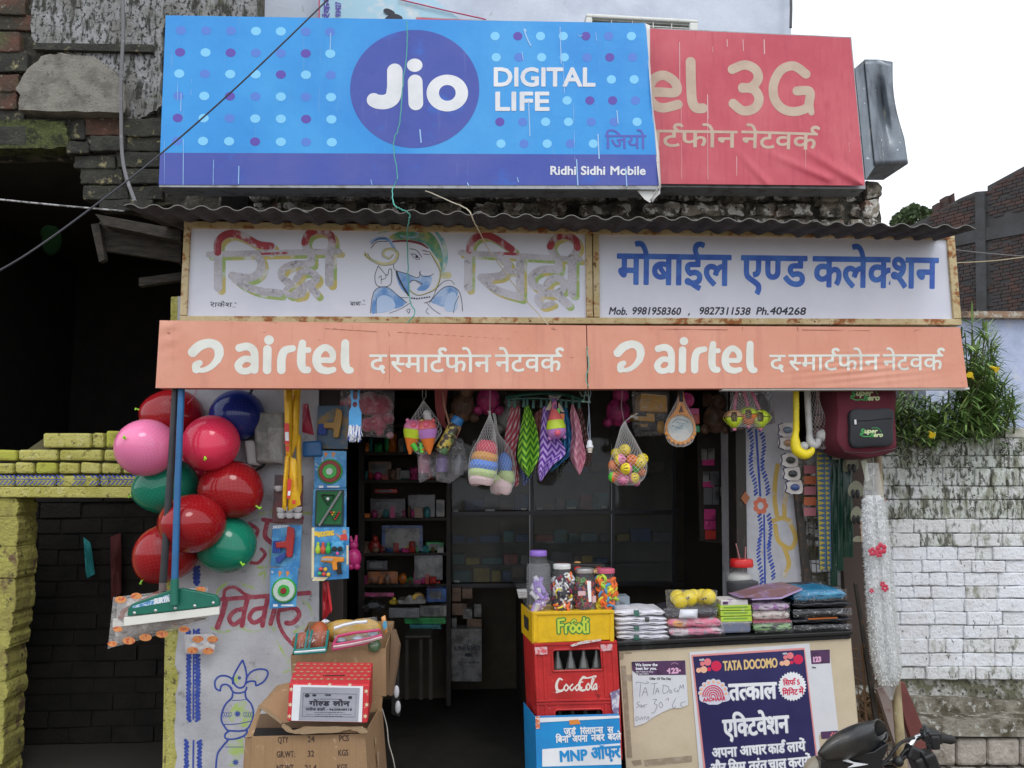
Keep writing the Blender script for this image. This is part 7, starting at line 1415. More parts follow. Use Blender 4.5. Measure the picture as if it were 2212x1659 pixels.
r1=redcrate('upper red drinks crate with white script logo, directly under the yellow crate',[(1153,1390),(1331,1384),(1338,1513),(1159,1517)],(1192,1405,1297,1451),YY,1)
r2=redcrate('second red drinks crate from the top, half covered by the blue offer box',[(1159,1518),(1338,1514),(1343,1640),(1165,1644)],(1197,1534,1302,1580),YY+.004,0)
t14=TR(1300,1850,1.3579);i=Ink(1195,1455,1295,1503,.45,t14);S=i.stroke
for p,w in(([(1288,1180),(1272,1175),(1258,1205),(1262,1235),(1285,1240),(1300,1225)],[8,11,14,15,12,6]),([(1310,1205),(1298,1225),(1310,1240),(1322,1222),(1310,1205)],8),([(1345,1205),(1330,1222),(1340,1238),(1355,1222)],8),([(1375,1205),(1360,1222),(1368,1238),(1380,1222),(1380,1205),(1384,1235),(1395,1222)],8),([(1385,1195),(1400,1192)],6),([(1420,1170),(1402,1165),(1382,1200),(1390,1235),(1412,1235),(1424,1222)],[7,10,13,13,10,6]),([(1400,1172),(1430,1170),(1470,1160),(1465,1172)],[5,8,8,3]),([(1430,1200),(1418,1220),(1428,1236),(1440,1220),(1430,1200)],8),([(1442,1225),(1460,1180),(1452,1175),(1446,1210),(1452,1235)],7),([(1470,1202),(1458,1218),(1462,1233),(1474,1218),(1474,1203),(1476,1232)],8),([(1262,1240),(1255,1250),(1270,1248)],5)):S(p,w)
sheet('white_script_logo',i,YY,M('cream_script',(.72,.66,.60),.5),r1,off=.0012)
for q in(((1140,1003),(1205,1000),(1208,1040),(1142,1045)),((1495,990),(1560,985),(1562,1020),(1498,1025))):obj('torn_label',MB().ppoly(jag(trq(t14,*q),.8,4),YY-.009,.001),M('torn_pink_paper',(.62,.40,.42),.6,[((.62,.1,.12),50,.52,.56)]),r1)
tag(obj('crumpled_wrapper',MB().ppoly(jag(trq(t14,(1335,995),(1390,975),(1500,962),(1498,968),(1400,985),(1345,1000)),.6,3),YY-.03,.02),M('wrapper_print',(.6,.6,.62),.4,[((.5,.2,.15),60,.5,.56),((.1,.15,.4),40,.6,.64)])),'crumpled printed wrapper wedged between the yellow and red crates','wrapper')
tag(obj('torn_paper',MB().ppoly(jag(trq(t14,(1548,1250),(1600,1230),(1596,1360),(1575,1375),(1560,1340)),.8,3),YY-.012,.002),M('torn_plum_paper',(.20,.16,.28),.6,[((.6,.6,.66),22,.5,.56)])),'torn purple and white paper hanging at the corner of the second crate','paper')
ob=thing('offer_box','sky blue and white printed offer box in front of the lower red crates','box',W(1250,2000,4.3))
Yo=4.36
obj('box_front',MB().qbox([(1156,1550),(1338,1545),(1352,1900),(1166,1900)],Yo,.03),M('offer_blue',(.015,.27,.62),.4,[((.02,.22,.54),6,.45,.65)]),ob)
obj('box_left',MB().poly([W(1156,1550,Yo+.031),W(1166,1900,Yo+.031),W(1166,1900,Yo+.031)+Vector((-.04,.3,0)),W(1156,1550,Yo+.031)+Vector((-.04,.3,0))],(.004,0,0)),M('offer_blue',(0,0,0)),ob)
obj('white_band',MB().ppoly([t14(1180,1558),t14(1604,1525),t14(1610,1640),t14(1180,1652)],Yo-.002,.001),m_wht,ob);obj('white_top',MB().ppoly([(1157,1551),(1338,1546),(1339,1551),(1160,1561)],Yo-.002,.001),m_wht,ob);obj('orange_mark',MB().ppoly([t14(1325,1400),t14(1375,1395),t14(1390,1420),t14(1330,1425)],Yo-.003,.001),M('orange_print',(0,0,0)),ob)
i=Ink(1160,1570,1342,1620,.5,t14);i.text('जुड़ें',(1298,1478),(1362,1476),33,w=1.8);i.text('िरलायन~स',(1388,1476),(1510,1470),33,w=1.8);i.text('से',(1535,1468),(1566,1467),33,w=1.8);i.text('िबना',(1255,1522),(1322,1520),33,w=1.8);i.text('अपना',(1345,1518),(1425,1515),33,w=1.8);i.text('नंबर',(1448,1514),(1518,1510),33,w=1.8);i.text('बदले',(1538,1508),(1608,1504),33,w=1.8);sheet('white_lettering',i,Yo,m_wht,ob,off=.003)
i=Ink(1160,1610,1345,1665,.5,t14);i.text('MNP',(1275,1625),(1425,1615),56,w=3.2);i.text('ऑफ़र',(1448,1612),(1604,1600),60,w=3.4);sheet('blue_lettering',i,Yo,M('offer_blue',(0,0,0)),ob,off=.004)
obj('torn_sticker',MB().ppoly([t14(1143,1380),t14(1166,1378),t14(1168,1445),t14(1145,1448)],Yo-.004,.002),M('orange_sticker',(.6,.16,.07),.5,[((.7,.7,.7),50,.5,.55)]),ob)
YJr=YY+.14
def tori(c,r,h0,h1,n,cols,name,par,R0=.017,r0=.006):
 mbs2=[MB()for _ in cols]
 for k in range(n):
  a=rnd()*6.283;rr=r*(.55+.32*rnd());o=c+Vector((rr*math.cos(a),-abs(rr*math.sin(a))if k%4 else rr*math.sin(a),random.uniform(h0,h1)));q3=Euler((rnd()*3,rnd()*3,rnd()*3)).to_matrix();R1=R0*random.uniform(.7,1)
  mbs2[k%len(cols)].grid(lambda s,t_,o=o,q3=q3,R1=R1:o+q3@Vector(((R1+r0*math.cos(t_*6.283))*math.cos(s*6.283),(R1+r0*math.cos(t_*6.283))*math.sin(s*6.283),r0*math.sin(t_*6.283))),14,6)
 for m,mbx_ in zip(cols,mbs2):obj(name,mbx_,m,par,smooth=True)['kind']='stuff'
cw,cbk,cmar=gloss('band_white',(.75,.75,.78),.7),gloss('band_black',(.02,.02,.04),.7),gloss('band_maroon',(.25,.02,.06),.7);cor_,cye,cbl,cli=gloss('band_orange',(.80,.16,.03),.7),gloss('band_yellow',(.72,.62,.05),.7),gloss('band_blue',(.08,.28,.55),.7),gloss('band_lime',(.45,.70,.06),.7)
bt,c,r,h=jar('tall ribbed bottle with violet lid, half full of violet tubes',93,242,128,482,(112,218,98,130),gloss('lid_violet',(.26,.14,.55),.35),YJr-.02,m_jar,cat='bottle')
for k in range(12):obj('bottle_rib',MB().lathe(c+Vector((0,0,h*(.34+k*.045))),[(r*1.0,0),(r*1.015,.002),(r*1.0,.004)],24),m_jar,bt,smooth=True)
vt=[gloss('tube_violet',(.36,.24,.62),.35),gloss('tube_white',(.66,.66,.74),.35)]
for k in range(20):
 a=rnd()*6.283;rr=r*.55*rnd();o=c+Vector((rr*math.cos(a),-abs(rr*math.sin(a))-r*.12,.03+(k/20)*h*.5));d=Vector((random.uniform(-1,1),random.uniform(-.3,.3),random.uniform(.2,1.2))).normalized()*.028;obj('violet_tube',MB().tube([o-d,o+d],.0135,10),vt[k%2],bt,smooth=True)
j2,c,r,h=jar('white-lidded jar of black and white hair bands',245,388,205,476,(258,366,180,208),gloss('lid_white',(.76,.77,.78),.4),YJr,m_jar);tori(c,r,.02,h*.86,90,[cw,cbk,cw,cbk,cw,cbk,cmar,cye,cw,cor_],'hair_bands',j2)
j3,c,r,h=jar('silver-lidded jar of small coloured rubber bands and cards',390,530,228,470,(397,510,205,232),M('lid_silver',(.6,.6,.6),.3,metal=.7),YJr+.01,m_jar);tori(c,r,.02,h*.86,110,[gloss('rb_red',(.5,.05,.07),.5),gloss('rb_dark',(.08,.05,.09),.5),gloss('rb_green',(.12,.3,.08),.5),gloss('rb_violet',(.25,.12,.3),.5),cor_],'rubber_bands',j3,.012,.0035)
obj('paper_slip',MB().qbox(trq(t12,(470,275),(495,275),(500,405),(482,408)),YJr-.058,.002),m_wht,j3);obj('price_card',MB().qbox(trq(t12,(415,340),(462,338),(462,366),(415,368)),YJr-.055,.002),M('pink_card',(.62,.42,.46),.5),j3);obj('price_card',MB().qbox(trq(t12,(505,370),(528,368),(528,410),(505,412)),YJr-.05,.002),M('pink_card',(0,0,0)),j3)
j4,c,r,h=jar('pink-lidded jar of orange and bright coloured hair bands',535,657,230,458,(540,648,205,233),gloss('lid_pink',(.58,.12,.20),.4),YJr+.01,m_jar);tori(c,r,.02,h*.86,70,[cor_,cye,cbl,cli,cor_,cor_],'hair_bands',j4,.020,.007)
vf=thing('black_gift_box','black box with red flower and VF lettering behind the jars','box',W(1330,1310,4.75));obj('box',MB().qbox(trq(t12,(290,165),(585,172),(588,280),(295,280)),4.72,.12),M('black_box_print',(.02,.018,.018),.35,[((.12,.02,.02),14,.60,.66)]),vf,bevel=.003)
obj('gold_knob',MB().ball(W(*t12(410,158),4.74),.022,12,6,sz=.35),gloss('knob_tan',(.45,.26,.10),.4),vf,smooth=True)
i=Ink(t12(500,0)[0],t12(0,180)[1],t12(570,0)[0],t12(0,240)[1],.5,t12);i.text('VF',(508,224),(548,224),25,w=3);sheet('pale_lettering',i,4.72,M('gold_print',(0,0,0)),vf,off=.001);i=Ink(t12(380,0)[0],t12(0,180)[1],t12(590,0)[0],t12(0,230)[1],.5,t12);i.disc(415,200,24,18);[i.stroke([(548,200),(548+22*math.cos(a),200+22*math.sin(a))],6)for a in(0,1,2,3,4,5)];sheet('red_flower_print',i,4.72,m_lab,vf,off=.002)
# CARTONS ON THE LEFT
t13=TR(800,2450,2.6024)
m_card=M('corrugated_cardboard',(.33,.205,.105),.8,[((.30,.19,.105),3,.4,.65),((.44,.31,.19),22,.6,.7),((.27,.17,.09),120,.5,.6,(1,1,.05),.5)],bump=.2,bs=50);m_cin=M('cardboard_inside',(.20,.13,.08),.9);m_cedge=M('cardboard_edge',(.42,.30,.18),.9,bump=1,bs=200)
lc=thing('lower_carton','big torn cardboard carton printed with quantity and weight','carton',W(700,2000,4.3))
YL=4.28
obj('front_wall',MB().qbox([t13(540,1292),t13(1716,1262),t13(1790,2300),t13(520,2300)],YL,.006),m_card,lc)
obj('right_wall',MB().poly([W(*t13(1716,1262),YL+.006),W(*t13(1790,2300),YL+.006),W(*t13(1990,2200),YL+.42),W(*t13(1895,960),YL+.42)],(-.006,0,0)),m_card,lc)
obj('left_wall',MB().poly([W(*t13(470,1300),YL+.05),W(*t13(540,1300),YL+.008),W(*t13(530,2300),YL+.008),W(*t13(400,2300),YL+.05)],(0,.006,0)),m_card,lc)
obj('back_wall',MB().qbox([t13(600,1060),t13(1880,960),t13(1900,1300),t13(560,1330)],YL+.44,.006),m_cin,lc);obj('inside_shade',MB().poly([W(*t13(520,1310),YL+.02),W(*t13(1716,1290),YL+.02),W(*t13(1800,1200),YL+.42),W(*t13(560,1200),YL+.42)],(0,0,-.01)),M('black_recess',(0,0,0)),lc)  # black sheet across the carton stands in for the shade inside
obj('left_flap',MB().poly([W(*t13(478,1300),YL+.03),W(*t13(540,1292),YL),W(*t13(640,985),YL+.12),W(*t13(612,960),YL+.16)],(.004,.004,0)),m_card,lc)
obj('inner_flap',MB().poly([W(*t13(612,975),YL+.10),W(*t13(860,1150),YL+.02),W(*t13(940,1140),YL+.02),W(*t13(930,730),YL+.25),W(*t13(800,760),YL+.3)],(0,.006,0)),m_card,lc);obj('flap_edge',MB().poly([W(*t13(*p),YL+.0)for p in((610,962),(612,985),(640,1010),(790,1120),(842,1160),(858,1140),(700,1010))],(0,.01,0)),m_cedge,lc)
obj('torn_flap',MB().poly([W(*t13(*p),YL-.03)for p in jag([(850,1180),(870,1160),(960,1230),(1100,1190),(1690,1190),(1750,1245),(1700,1262),(1560,1215),(1420,1250),(1070,1270),(960,1255),(900,1240)],8,4)],(0,.012,0)),m_cedge,lc)
obj('curled_strip',pillow(MB(),trq(t13,(1070,1180),(1690,1185),(1700,1250),(1060,1262)),YL+.01,.04,10,wob=.02,seed=2),m_card,lc,smooth=True)
i=Ink(560,1585,790,1668,.6,t13)
for s_,a,b,y,h_ in(('QTY',808,920,1358,62),('24',1120,1195,1350,62),('PCS',1448,1552,1340,60),('GR.WT:',797,990,1508,62),('32',1120,1190,1502,62),('KGS',1437,1546,1492,62),('NT.WT',797,975,1650,62),('26.4',1090,1215,1650,62),('KGS',1428,1536,1644,62)):i.text(s_,(a,y),(b,y-3),h_,w=2)
sheet('brown_lettering',i,YL,M('brown_carton_ink',(.07,.04,.03),.8,[((.2,.13,.08),40,.58,.66)]),lc,off=.001)
for x,y0,y1 in((1820,1290,1400),(1850,1440,1600)):obj('scuff',MB().poly([W(*t13(x,y0),YL+.20),W(*t13(x+18,y0+20),YL+.20),W(*t13(x+10,y1),YL+.20)],(.0,-.02,0)),m_cedge,lc)
uc=thing('upper_carton','open cardboard carton full of bagged toys behind the red gift box','carton',W(740,1530,4.75));YU=4.72
obj('front_wall',MB().qbox([t13(955,448),t13(1925,372),t13(1925,872),t13(975,900)],YU,.006),m_card,uc)
obj('right_wall',MB().poly([W(*t13(1925,372),YU),W(*t13(1925,872),YU),W(*t13(1990,820),YU+.45),W(*t13(2012,92),YU+.45)],(.006,0,0)),m_card,uc);obj('left_wall',MB().poly([W(*t13(955,448),YU),W(*t13(975,900),YU),W(*t13(1010,860),YU+.42),W(*t13(1140,100),YU+.42)],(-.006,0,0)),m_card,uc)
obj('back_wall',MB().qbox([t13(1140,98),t13(2010,90),t13(1990,500),t13(1100,500)],YU+.44,.006),m_card,uc);obj('right_flap',MB().poly([W(*t13(*p),YU+.2)for p in((1990,180),(2020,180),(2070,340),(2045,560),(1990,870),(1960,860))],(.01,.02,0)),m_cin,uc)
obj('bottom_flap',MB().qbox([t13(1760,870),t13(1900,880),t13(1890,1030),t13(1765,1040)],YU-.08,.006),m_card,uc);obj('load_floor',MB().poly([W(*t13(975,700),YU+.01),W(*t13(1925,650),YU+.01),W(*t13(1980,480),YU+.42),W(*t13(1110,480),YU+.42)],(0,0,-.01)),m_cin,uc)
tb1=thing('toy_bag','teal-edged clear bag of orange brown toys in the upper carton','toy bag',W(*t13(1150,440),YU));m_tea=gloss('teal_binding',(.01,.24,.22),.5)
obj('contents',MB().ball(W(*t13(1240,260),YU+.03),.06,12,8,sz=1.5).ball(W(*t13(1060,310),YU+.03),.055,12,8).ball(W(*t13(1250,340),YU+.04),.05,12,8),gloss('toy_brick_orange',(.38,.09,.03),.5),tb1,smooth=True);obj('clear_film',pillow(MB(),trq(t13,(1005,215),(1340,190),(1310,400),(980,420)),YU-.02,.10,12,wob=.02,seed=6),m_film,tb1,smooth=True)
for a,b in(((1010,215),(980,425)),((1335,185),(1310,395)),((1125,190),(1092,385)),((1168,180),(1130,380)),((980,395),(1315,365)),((980,430),(1310,405))):obj('binding',MB().tube([W(*t13(*a),YU-.05),W(*t13(*b),YU-.05)],.007,6),m_tea,tb1)
obj('white_zip',MB().tube([W(*t13(985,412),YU-.048),W(*t13(1310,385),YU-.048)],.010,6),m_wht,tb1)
tb2=thing('toy_bag','pink-bound clear zip pouch lying on top of the carton goods','toy bag',W(*t13(1640,380),YU));m_pkb=gloss('pink_binding',(.55,.05,.17),.5)
obj('clear_film',pillow(MB(),trq(t13,(1400,240),(1880,180),(1900,260),(1390,360)),YU-.03,.10,12,wob=.02,seed=7),m_filmd,tb2,smooth=True)
obj('binding',MB().tube([W(*t13(*p),YU-.06)for p in((1385,385),(1392,320),(1440,245),(1600,212),(1870,182),(1900,250),(1720,318),(1385,385))],.008,6),m_pkb,tb2,smooth=True);obj('binding',MB().tube([W(*t13(*p),YU-.065)for p in((1385,335),(1560,310),(1780,262),(1895,235))],.007,6),m_pkb,tb2,smooth=True);obj('white_zip',MB().tube([W(*t13(*p),YU-.062)for p in((1390,355),(1560,330),(1780,285),(1895,250))],.011,6),gloss('zip_blush',(.66,.52,.52),.6),tb2,smooth=True)
for x,y in((1465,288),(1640,268),(1800,225)):obj('toothbrush_case',MB().ball(W(*t13(x,y),YU-.03),.022,12,6,sx=1.4,sz=.6),gloss('case_bluewhite',(.45,.58,.68),.3),tb2,smooth=True)
tb3=thing('toy_bag','large crinkled bag of yellow toys at the back of the carton','toy bag',W(*t13(1620,250),YU+.15));obj('contents',MB().ball(W(*t13(1500,200),YU+.15),.07,12,8,sx=1.8).ball(W(*t13(1700,170),YU+.17),.06,12,8,sx=1.8),gloss('toy_straw',(.58,.36,.07),.5),tb3,smooth=True);obj('crinkled_bag',pillow(MB(),trq(t13,(1380,110),(1840,40),(1860,220),(1390,280)),YU+.08,.12,14,wob=.04,seed=9),m_filmd,tb3,smooth=True);obj('white_ribbon',MB().tube([W(*t13(*p),YU+.02)for p in((1400,165),(1500,130),(1620,105),(1740,95))],.010,6),m_wht,tb3,smooth=True)
tag(obj('glass_bauble',MB().ball(W(*t13(1815,345),YU+.0),.038,14,9),M('green_glass',(.10,.18,.09),.08,spec=.9,coat=.6),smooth=True),'shiny dark green bauble at the front right of the carton','bauble')
for lab,q,Y,m in(('printed colourful wrapper sticking up at the left of the carton',((1130,190),(1300,62),(1355,90),(1200,200)),YU+.1,M('cartoon_wrapper',(.6,.6,.62),.35,[((.15,.2,.5),30,.55,.6),((.5,.35,.1),36,.62,.66)])),('orange and blue snack packet sticking up at the right of the carton',((1885,50),(1930,25),(1955,190),(1920,235)),YU+.18,M('orange_snack',(.68,.34,.12),.35))):
 t=tag(obj('wrapper',pillow(MB(),trq(t13,*q),Y,.03,8,wob=.008),m,smooth=True),lab,'wrapper')
 if 'orange' in lab:
  i=Ink(t13(1880,0)[0],t13(0,70)[1],t13(1960,0)[0],t13(0,200)[1],.5,t13);i.disc(1925,130,22,45);obj('blue_oval',i.mesh(lambda u,v:W(u,v,YU+.155)),M('blue_print',(.10,.35,.55),.4),t);
gf=thing('gift_box','red floral wrapped collection box with a slot and a grey Hindi notice','box',W(690,1565,4.3))
m_gift=M('red_floral_wrap',(.58,.035,.045),.4,[((.60,.42,.30),60,.66,.68)]);YG=4.24
Fq=[W(*t13(*p),YG)for p in((930,740),(1766,750),(1742,1152),(905,1132))];Bq_=[W(*t13(1005,514),YG+.33),W(*t13(1800,520),YG+.33)]
mb=MB().hexa(Fq+[Bq_[0],Bq_[1],Vector((Bq_[1].x,Bq_[1].y,Fq[2].z+.02)),Vector((Bq_[0].x,Bq_[0].y,Fq[3].z+.02))]);obj('wrapped_box',mb,m_gift,gf,bevel=.006)
sl=[W(*t13(*p),YG)for p in((0,0),)]
tn=(Fq[1]-Fq[0]).cross(Bq_[0]-Fq[0]).normalized();ta=(Fq[1]-Fq[0]).normalized();tb_=tn.cross(ta)
tn=tn if tn.z>0 else-tn
def topp(x,y,o=.0015):d=ray(*t13(x,y));return EYE+d*((Fq[0]+tn*o-EYE).dot(tn)/d.dot(tn))
obj('coin_slot_shade',MB().add([topp(1280,658,.004),topp(1515,656,.004),topp(1515,649,.004),topp(1280,651,.004)],[(0,1,2,3)]),M('black_recess',(0,0,0)),gf)  # black patch on the lid paints the shade in the slot
fm=M('gold_flower_print',(.42,.34,.18),.45)
mb=MB();mb2=MB()
for k in range(72):
 x=985+(k%12)*70+(k//12%2)*35;y=540+(k//12)*38
 if y>720 or x>1770:continue
 c=topp(x,y,.0025);s_=.017
 pts=[c+(ta*math.cos(j*math.pi/6)+tb_*math.sin(j*math.pi/6))*s_*(1 if j%2 else.35)for j in range(12)];(mb).add(pts,[tuple(range(12))])
for(x,y)in((950,800),(940,960),(930,1080),(1730,820),(1735,960),(1720,1080),(1140,752),(1350,754),(1560,756)):
 c=W(*t13(x,y),YG-.0012);pts=[c+Vector((.013*(1 if j%2 else.4)*math.cos(j*math.pi/6),0,.013*(1 if j%2 else.4)*math.sin(j*math.pi/6)))for j in range(12)];mb2.add(pts[::-1],[tuple(range(12))])
obj('gold_flowers',mb,fm,gf)['kind']='stuff';obj('gold_flowers',mb2,M('pale_gold_print',(.7,.6,.4),.45),gf)['kind']='stuff'
obj('notice_paper',MB().ppoly(trq(t13,(970,752),(1698,768),(1685,1140),(950,1126)),YG-.003,.001),m_wht,gf);obj('grey_print',MB().ppoly(trq(t13,(1050,775),(1664,786),(1645,1136),(1026,1122)),YG-.0045,.001),M('photocopy_grey',(.30,.31,.36),.5,[((.38,.39,.44),5,.4,.6)]),gf)
obj('print_frame',MB().tube([W(*t13(*p),YG-.005)for p in((1075,840),(1628,850),(1612,1088),(1065,1080),(1075,840))],.0009,4),m_bk,gf)
i=Ink(572,1478,760,1555,.35,t13);i.text('गोल~ड',(1140,968),(1345,970),44,w=4.2);i.text('लोन',(1385,970),(1555,972),44,w=4.2);i.text('मनोज',(1102,1020),(1205,1020),22,w=1.6);i.text('डाहरे',(1218,1020),(1300,1020),22,w=1.6);i.text('- 9630848918',(1314,1021),(1582,1021),22,w=1.4)
i.text('HDB',(1300,868),(1362,868),17,w=1.6)
i.stroke([(1075,985),(1320,985)],2,False);i.stroke([(1380,985),(1615,985)],2,False)
for y,x0,x1 in((902,1220,1480),(1042,1190,1505),(1062,1110,1590),(1080,1200,1490)):
 x=x0
 while x<x1:w_=random.uniform(14,40);i.stroke([(x,y),(min(x1,x+w_),y)],5 if y<1050 else 3.4,False,jit=.12);x+=w_+9
i.disc(1115,865,26,20);i.disc(1565,885,24,16);i.disc(1190,862,22,13);sheet('black_lettering',i,YG-.0045,m_bk,gf,off=.001)
ap=thing('dark_appliance','dark panel with two round white caps standing behind the cartons','appliance',W(850,1560,5.0));obj('panel',MB().qbox(trq(t13,(1985,560),(2070,500),(2080,1090),(1990,1060)),4.98,.06),m_black,ap,bevel=.005)
for x,y in((2045,825),(2060,985)):obj('round_cap',MB().ball(W(*t13(x,y),4.95),px2m(48/4.82,4.95),18,8,sx=.6,sy=.5,sz=1.3),gloss('cap_offwhite',(.66,.68,.72),.3),ap,smooth=True)
cable('cord',[(*t13(1895,1000),4.6),(*t13(1945,1180),4.6),(*t13(1965,1360),4.55),(*t13(2010,1520),4.5),(*t13(2040,1700),4.5),(*t13(2050,1900),4.5)],.003,M('white_cord',(.36,.35,.32),.6),'white electric cord hanging down the right side of the lower carton','cord')
# INSIDE THE SHOP
m_cab=M('dark_plywood',(.035,.027,.022),.6,[((.02,.016,.013),6,.45,.62)]);m_cabb=M('tan_plywood',(.08,.062,.04),.7,[((.055,.043,.028),5,.4,.6)])
t9=TR(1350,1850,1.9512)
cb=thing('toy_cabinet','dark open cabinet crowded with boxed toys at the back left of the shop','cabinet',W(870,1500,6.9));YS=6.7
obj('side_panel',MB().qbox(trq(t9,(165,-500),(205,-500),(215,1900),(160,1900)),YS,.5),m_cab,cb);obj('side_panel',MB().qbox(trq(t9,(850,-500),(880,-500),(885,1900),(850,1900)),YS,.5),m_cab,cb);obj('back_panel',MB().qbox(trq(t9,(200,-500),(870,-500),(870,1900),(200,1900)),YS+.5,.02),m_cabb,cb)
for y in(-300,-80,135,432,705,950):obj('shelf',MB().qbox(trq(t9,(200,y),(855,y-3),(855,y+20),(200,y+24)),YS+.02,.46),m_cab,cb)
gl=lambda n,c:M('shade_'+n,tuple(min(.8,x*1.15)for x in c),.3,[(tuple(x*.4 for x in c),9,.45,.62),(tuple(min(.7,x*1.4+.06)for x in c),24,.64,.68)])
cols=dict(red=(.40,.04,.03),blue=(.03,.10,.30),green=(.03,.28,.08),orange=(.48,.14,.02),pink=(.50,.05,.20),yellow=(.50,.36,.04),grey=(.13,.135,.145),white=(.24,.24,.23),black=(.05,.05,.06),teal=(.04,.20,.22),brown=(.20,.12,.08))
ORD='first second third fourth fifth sixth seventh eighth ninth tenth eleventh'.split()
items=[('boxed_toy',255,280,530,425,'black','long black boxed toy on the top shelf of the toy cabinet'),('boxed_toy',550,250,760,425,'grey','grey bubble-packed toy right of the black box on the top shelf'),('boxed_toy',768,290,838,425,'white','narrow white box at the right end of the top shelf'),('boxed_toy',290,205,465,240,'red','flat dull red box lying above the top shelf toys'),('framed_slate',345,490,665,690,'blue','blue framed slate board standing on the second shelf'),('plush_bear',240,560,330,700,'red','red soft toy at the left of the second shelf'),('toy_fish',495,600,655,695,'yellow','yellow and pink toy fish on the second shelf'),('boxed_toy',690,620,830,690,'green','green wrapped toy at the right of the second shelf'),('toy_car',380,600,470,695,'blue','small blue toy in front of the framed slate'),('boxed_toy',225,765,390,840,'black','black framed box on the third shelf'),('framed_slate',600,725,820,915,'grey','plastic wrapped grey slate leaning on the third shelf'),('toy_gun_bag',235,850,470,945,'orange','orange toy gun in a clear bag on the third shelf'),('toy_car',510,900,650,960,'green','green toy car on the third shelf'),('boxed_toy',695,925,800,955,'red','red toy lying at the right of the third shelf'),('toy_gun_bag',210,1015,440,1050,'pink','pink toy lying low in the cabinet'),('toy_jeep',190,1090,365,1150,'grey','grey toy jeep at the foot of the cabinet'),('toy_duck',400,1050,470,1110,'yellow','small yellow toy duck beside the gold toy car'),('boxed_toy',695,985,850,1090,'blue','blue picture box below the third shelf'),('long_carton',400,1135,640,1215,'grey','long pale carton lying under the toy car'),('long_carton',640,1115,850,1205,'white','white carton beside the long pale carton'),('notebook_stack',560,1265,800,1300,'teal','teal notebooks stacked on the low stool'),('notebook_stack',520,1215,840,1260,'green','green notebooks above the teal ones'),('boxed_toy',240,-10,420,120,'brown','brown boxed toy on the highest shelf, partly behind the hanging goods'),('boxed_toy',480,60,620,125,'grey','grey blister toy on the highest shelf'),('boxed_toy',650,20,830,125,'black','black box on the highest shelf beside the bottle bags')]
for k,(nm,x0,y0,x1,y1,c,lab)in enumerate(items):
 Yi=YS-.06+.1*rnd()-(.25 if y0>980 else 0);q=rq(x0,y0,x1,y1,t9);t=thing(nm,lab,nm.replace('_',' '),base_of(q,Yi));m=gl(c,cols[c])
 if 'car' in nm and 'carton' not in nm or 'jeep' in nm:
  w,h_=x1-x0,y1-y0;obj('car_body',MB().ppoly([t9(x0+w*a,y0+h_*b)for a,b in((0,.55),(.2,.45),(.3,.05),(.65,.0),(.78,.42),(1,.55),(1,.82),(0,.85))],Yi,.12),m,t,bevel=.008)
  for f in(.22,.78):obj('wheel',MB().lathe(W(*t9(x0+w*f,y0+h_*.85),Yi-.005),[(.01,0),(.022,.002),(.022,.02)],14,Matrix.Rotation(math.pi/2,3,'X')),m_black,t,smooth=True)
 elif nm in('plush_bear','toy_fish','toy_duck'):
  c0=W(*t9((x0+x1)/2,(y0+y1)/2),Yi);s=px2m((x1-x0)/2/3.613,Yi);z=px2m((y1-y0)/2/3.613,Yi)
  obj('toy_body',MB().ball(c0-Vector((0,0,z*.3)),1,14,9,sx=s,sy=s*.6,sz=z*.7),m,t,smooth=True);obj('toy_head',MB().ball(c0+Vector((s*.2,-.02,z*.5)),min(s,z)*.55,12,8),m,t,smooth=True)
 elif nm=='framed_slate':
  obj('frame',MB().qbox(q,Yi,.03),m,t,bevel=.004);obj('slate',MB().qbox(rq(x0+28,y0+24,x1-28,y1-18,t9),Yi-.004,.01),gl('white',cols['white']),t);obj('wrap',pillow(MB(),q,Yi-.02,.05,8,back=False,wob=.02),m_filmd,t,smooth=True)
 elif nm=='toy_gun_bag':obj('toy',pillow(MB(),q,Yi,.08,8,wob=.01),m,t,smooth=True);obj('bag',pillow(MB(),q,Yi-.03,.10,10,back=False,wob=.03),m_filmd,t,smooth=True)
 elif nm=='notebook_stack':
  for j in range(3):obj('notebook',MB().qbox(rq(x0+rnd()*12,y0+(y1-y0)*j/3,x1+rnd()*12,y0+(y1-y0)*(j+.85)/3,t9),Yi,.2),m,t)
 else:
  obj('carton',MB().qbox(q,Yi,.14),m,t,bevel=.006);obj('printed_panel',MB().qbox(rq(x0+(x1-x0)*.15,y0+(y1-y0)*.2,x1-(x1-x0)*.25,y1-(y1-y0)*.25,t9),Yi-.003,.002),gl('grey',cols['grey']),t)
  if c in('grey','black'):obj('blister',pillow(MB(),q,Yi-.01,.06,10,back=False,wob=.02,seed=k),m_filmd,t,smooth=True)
NM={-80:'highest',135:'first',432:'second',705:'third',950:'lowest'}
for ys_,nm_ in NM.items():
 x=212;kk=0
 while x<815 and kk<11:
  w=random.uniform(28,66);h_=random.uniform(30,95)if ys_>0 else random.uniform(60,150);c=random.choice(('red','blue','green','orange','pink','yellow','teal','white','brown'));Yi=YS+random.uniform(-.09,.04);q=rq(x,ys_-h_,x+w,ys_-1,t9);r_=rnd()
  mb=pillow(MB(),q,Yi,.07,8,wob=.015,seed=int(x))if r_<.5 else(MB().qbox(q,Yi,.08)if r_<.8 else MB().ball(W(*t9(x+w/2,ys_-h_/2),Yi),1,12,8,sx=px2m(w/7.2,Yi),sy=.03,sz=px2m(h_/7.2,Yi)))
  tag(obj('toy_packet',mb,gl(c,cols[c]),smooth=r_<.5 or r_>.8),'%s toy packet, %s from the left on the %s shelf of the toy cabinet'%(c,ORD[kk],nm_),'toy packet','small toy packets on the cabinet shelves');x+=w+random.uniform(-6,16);kk+=1
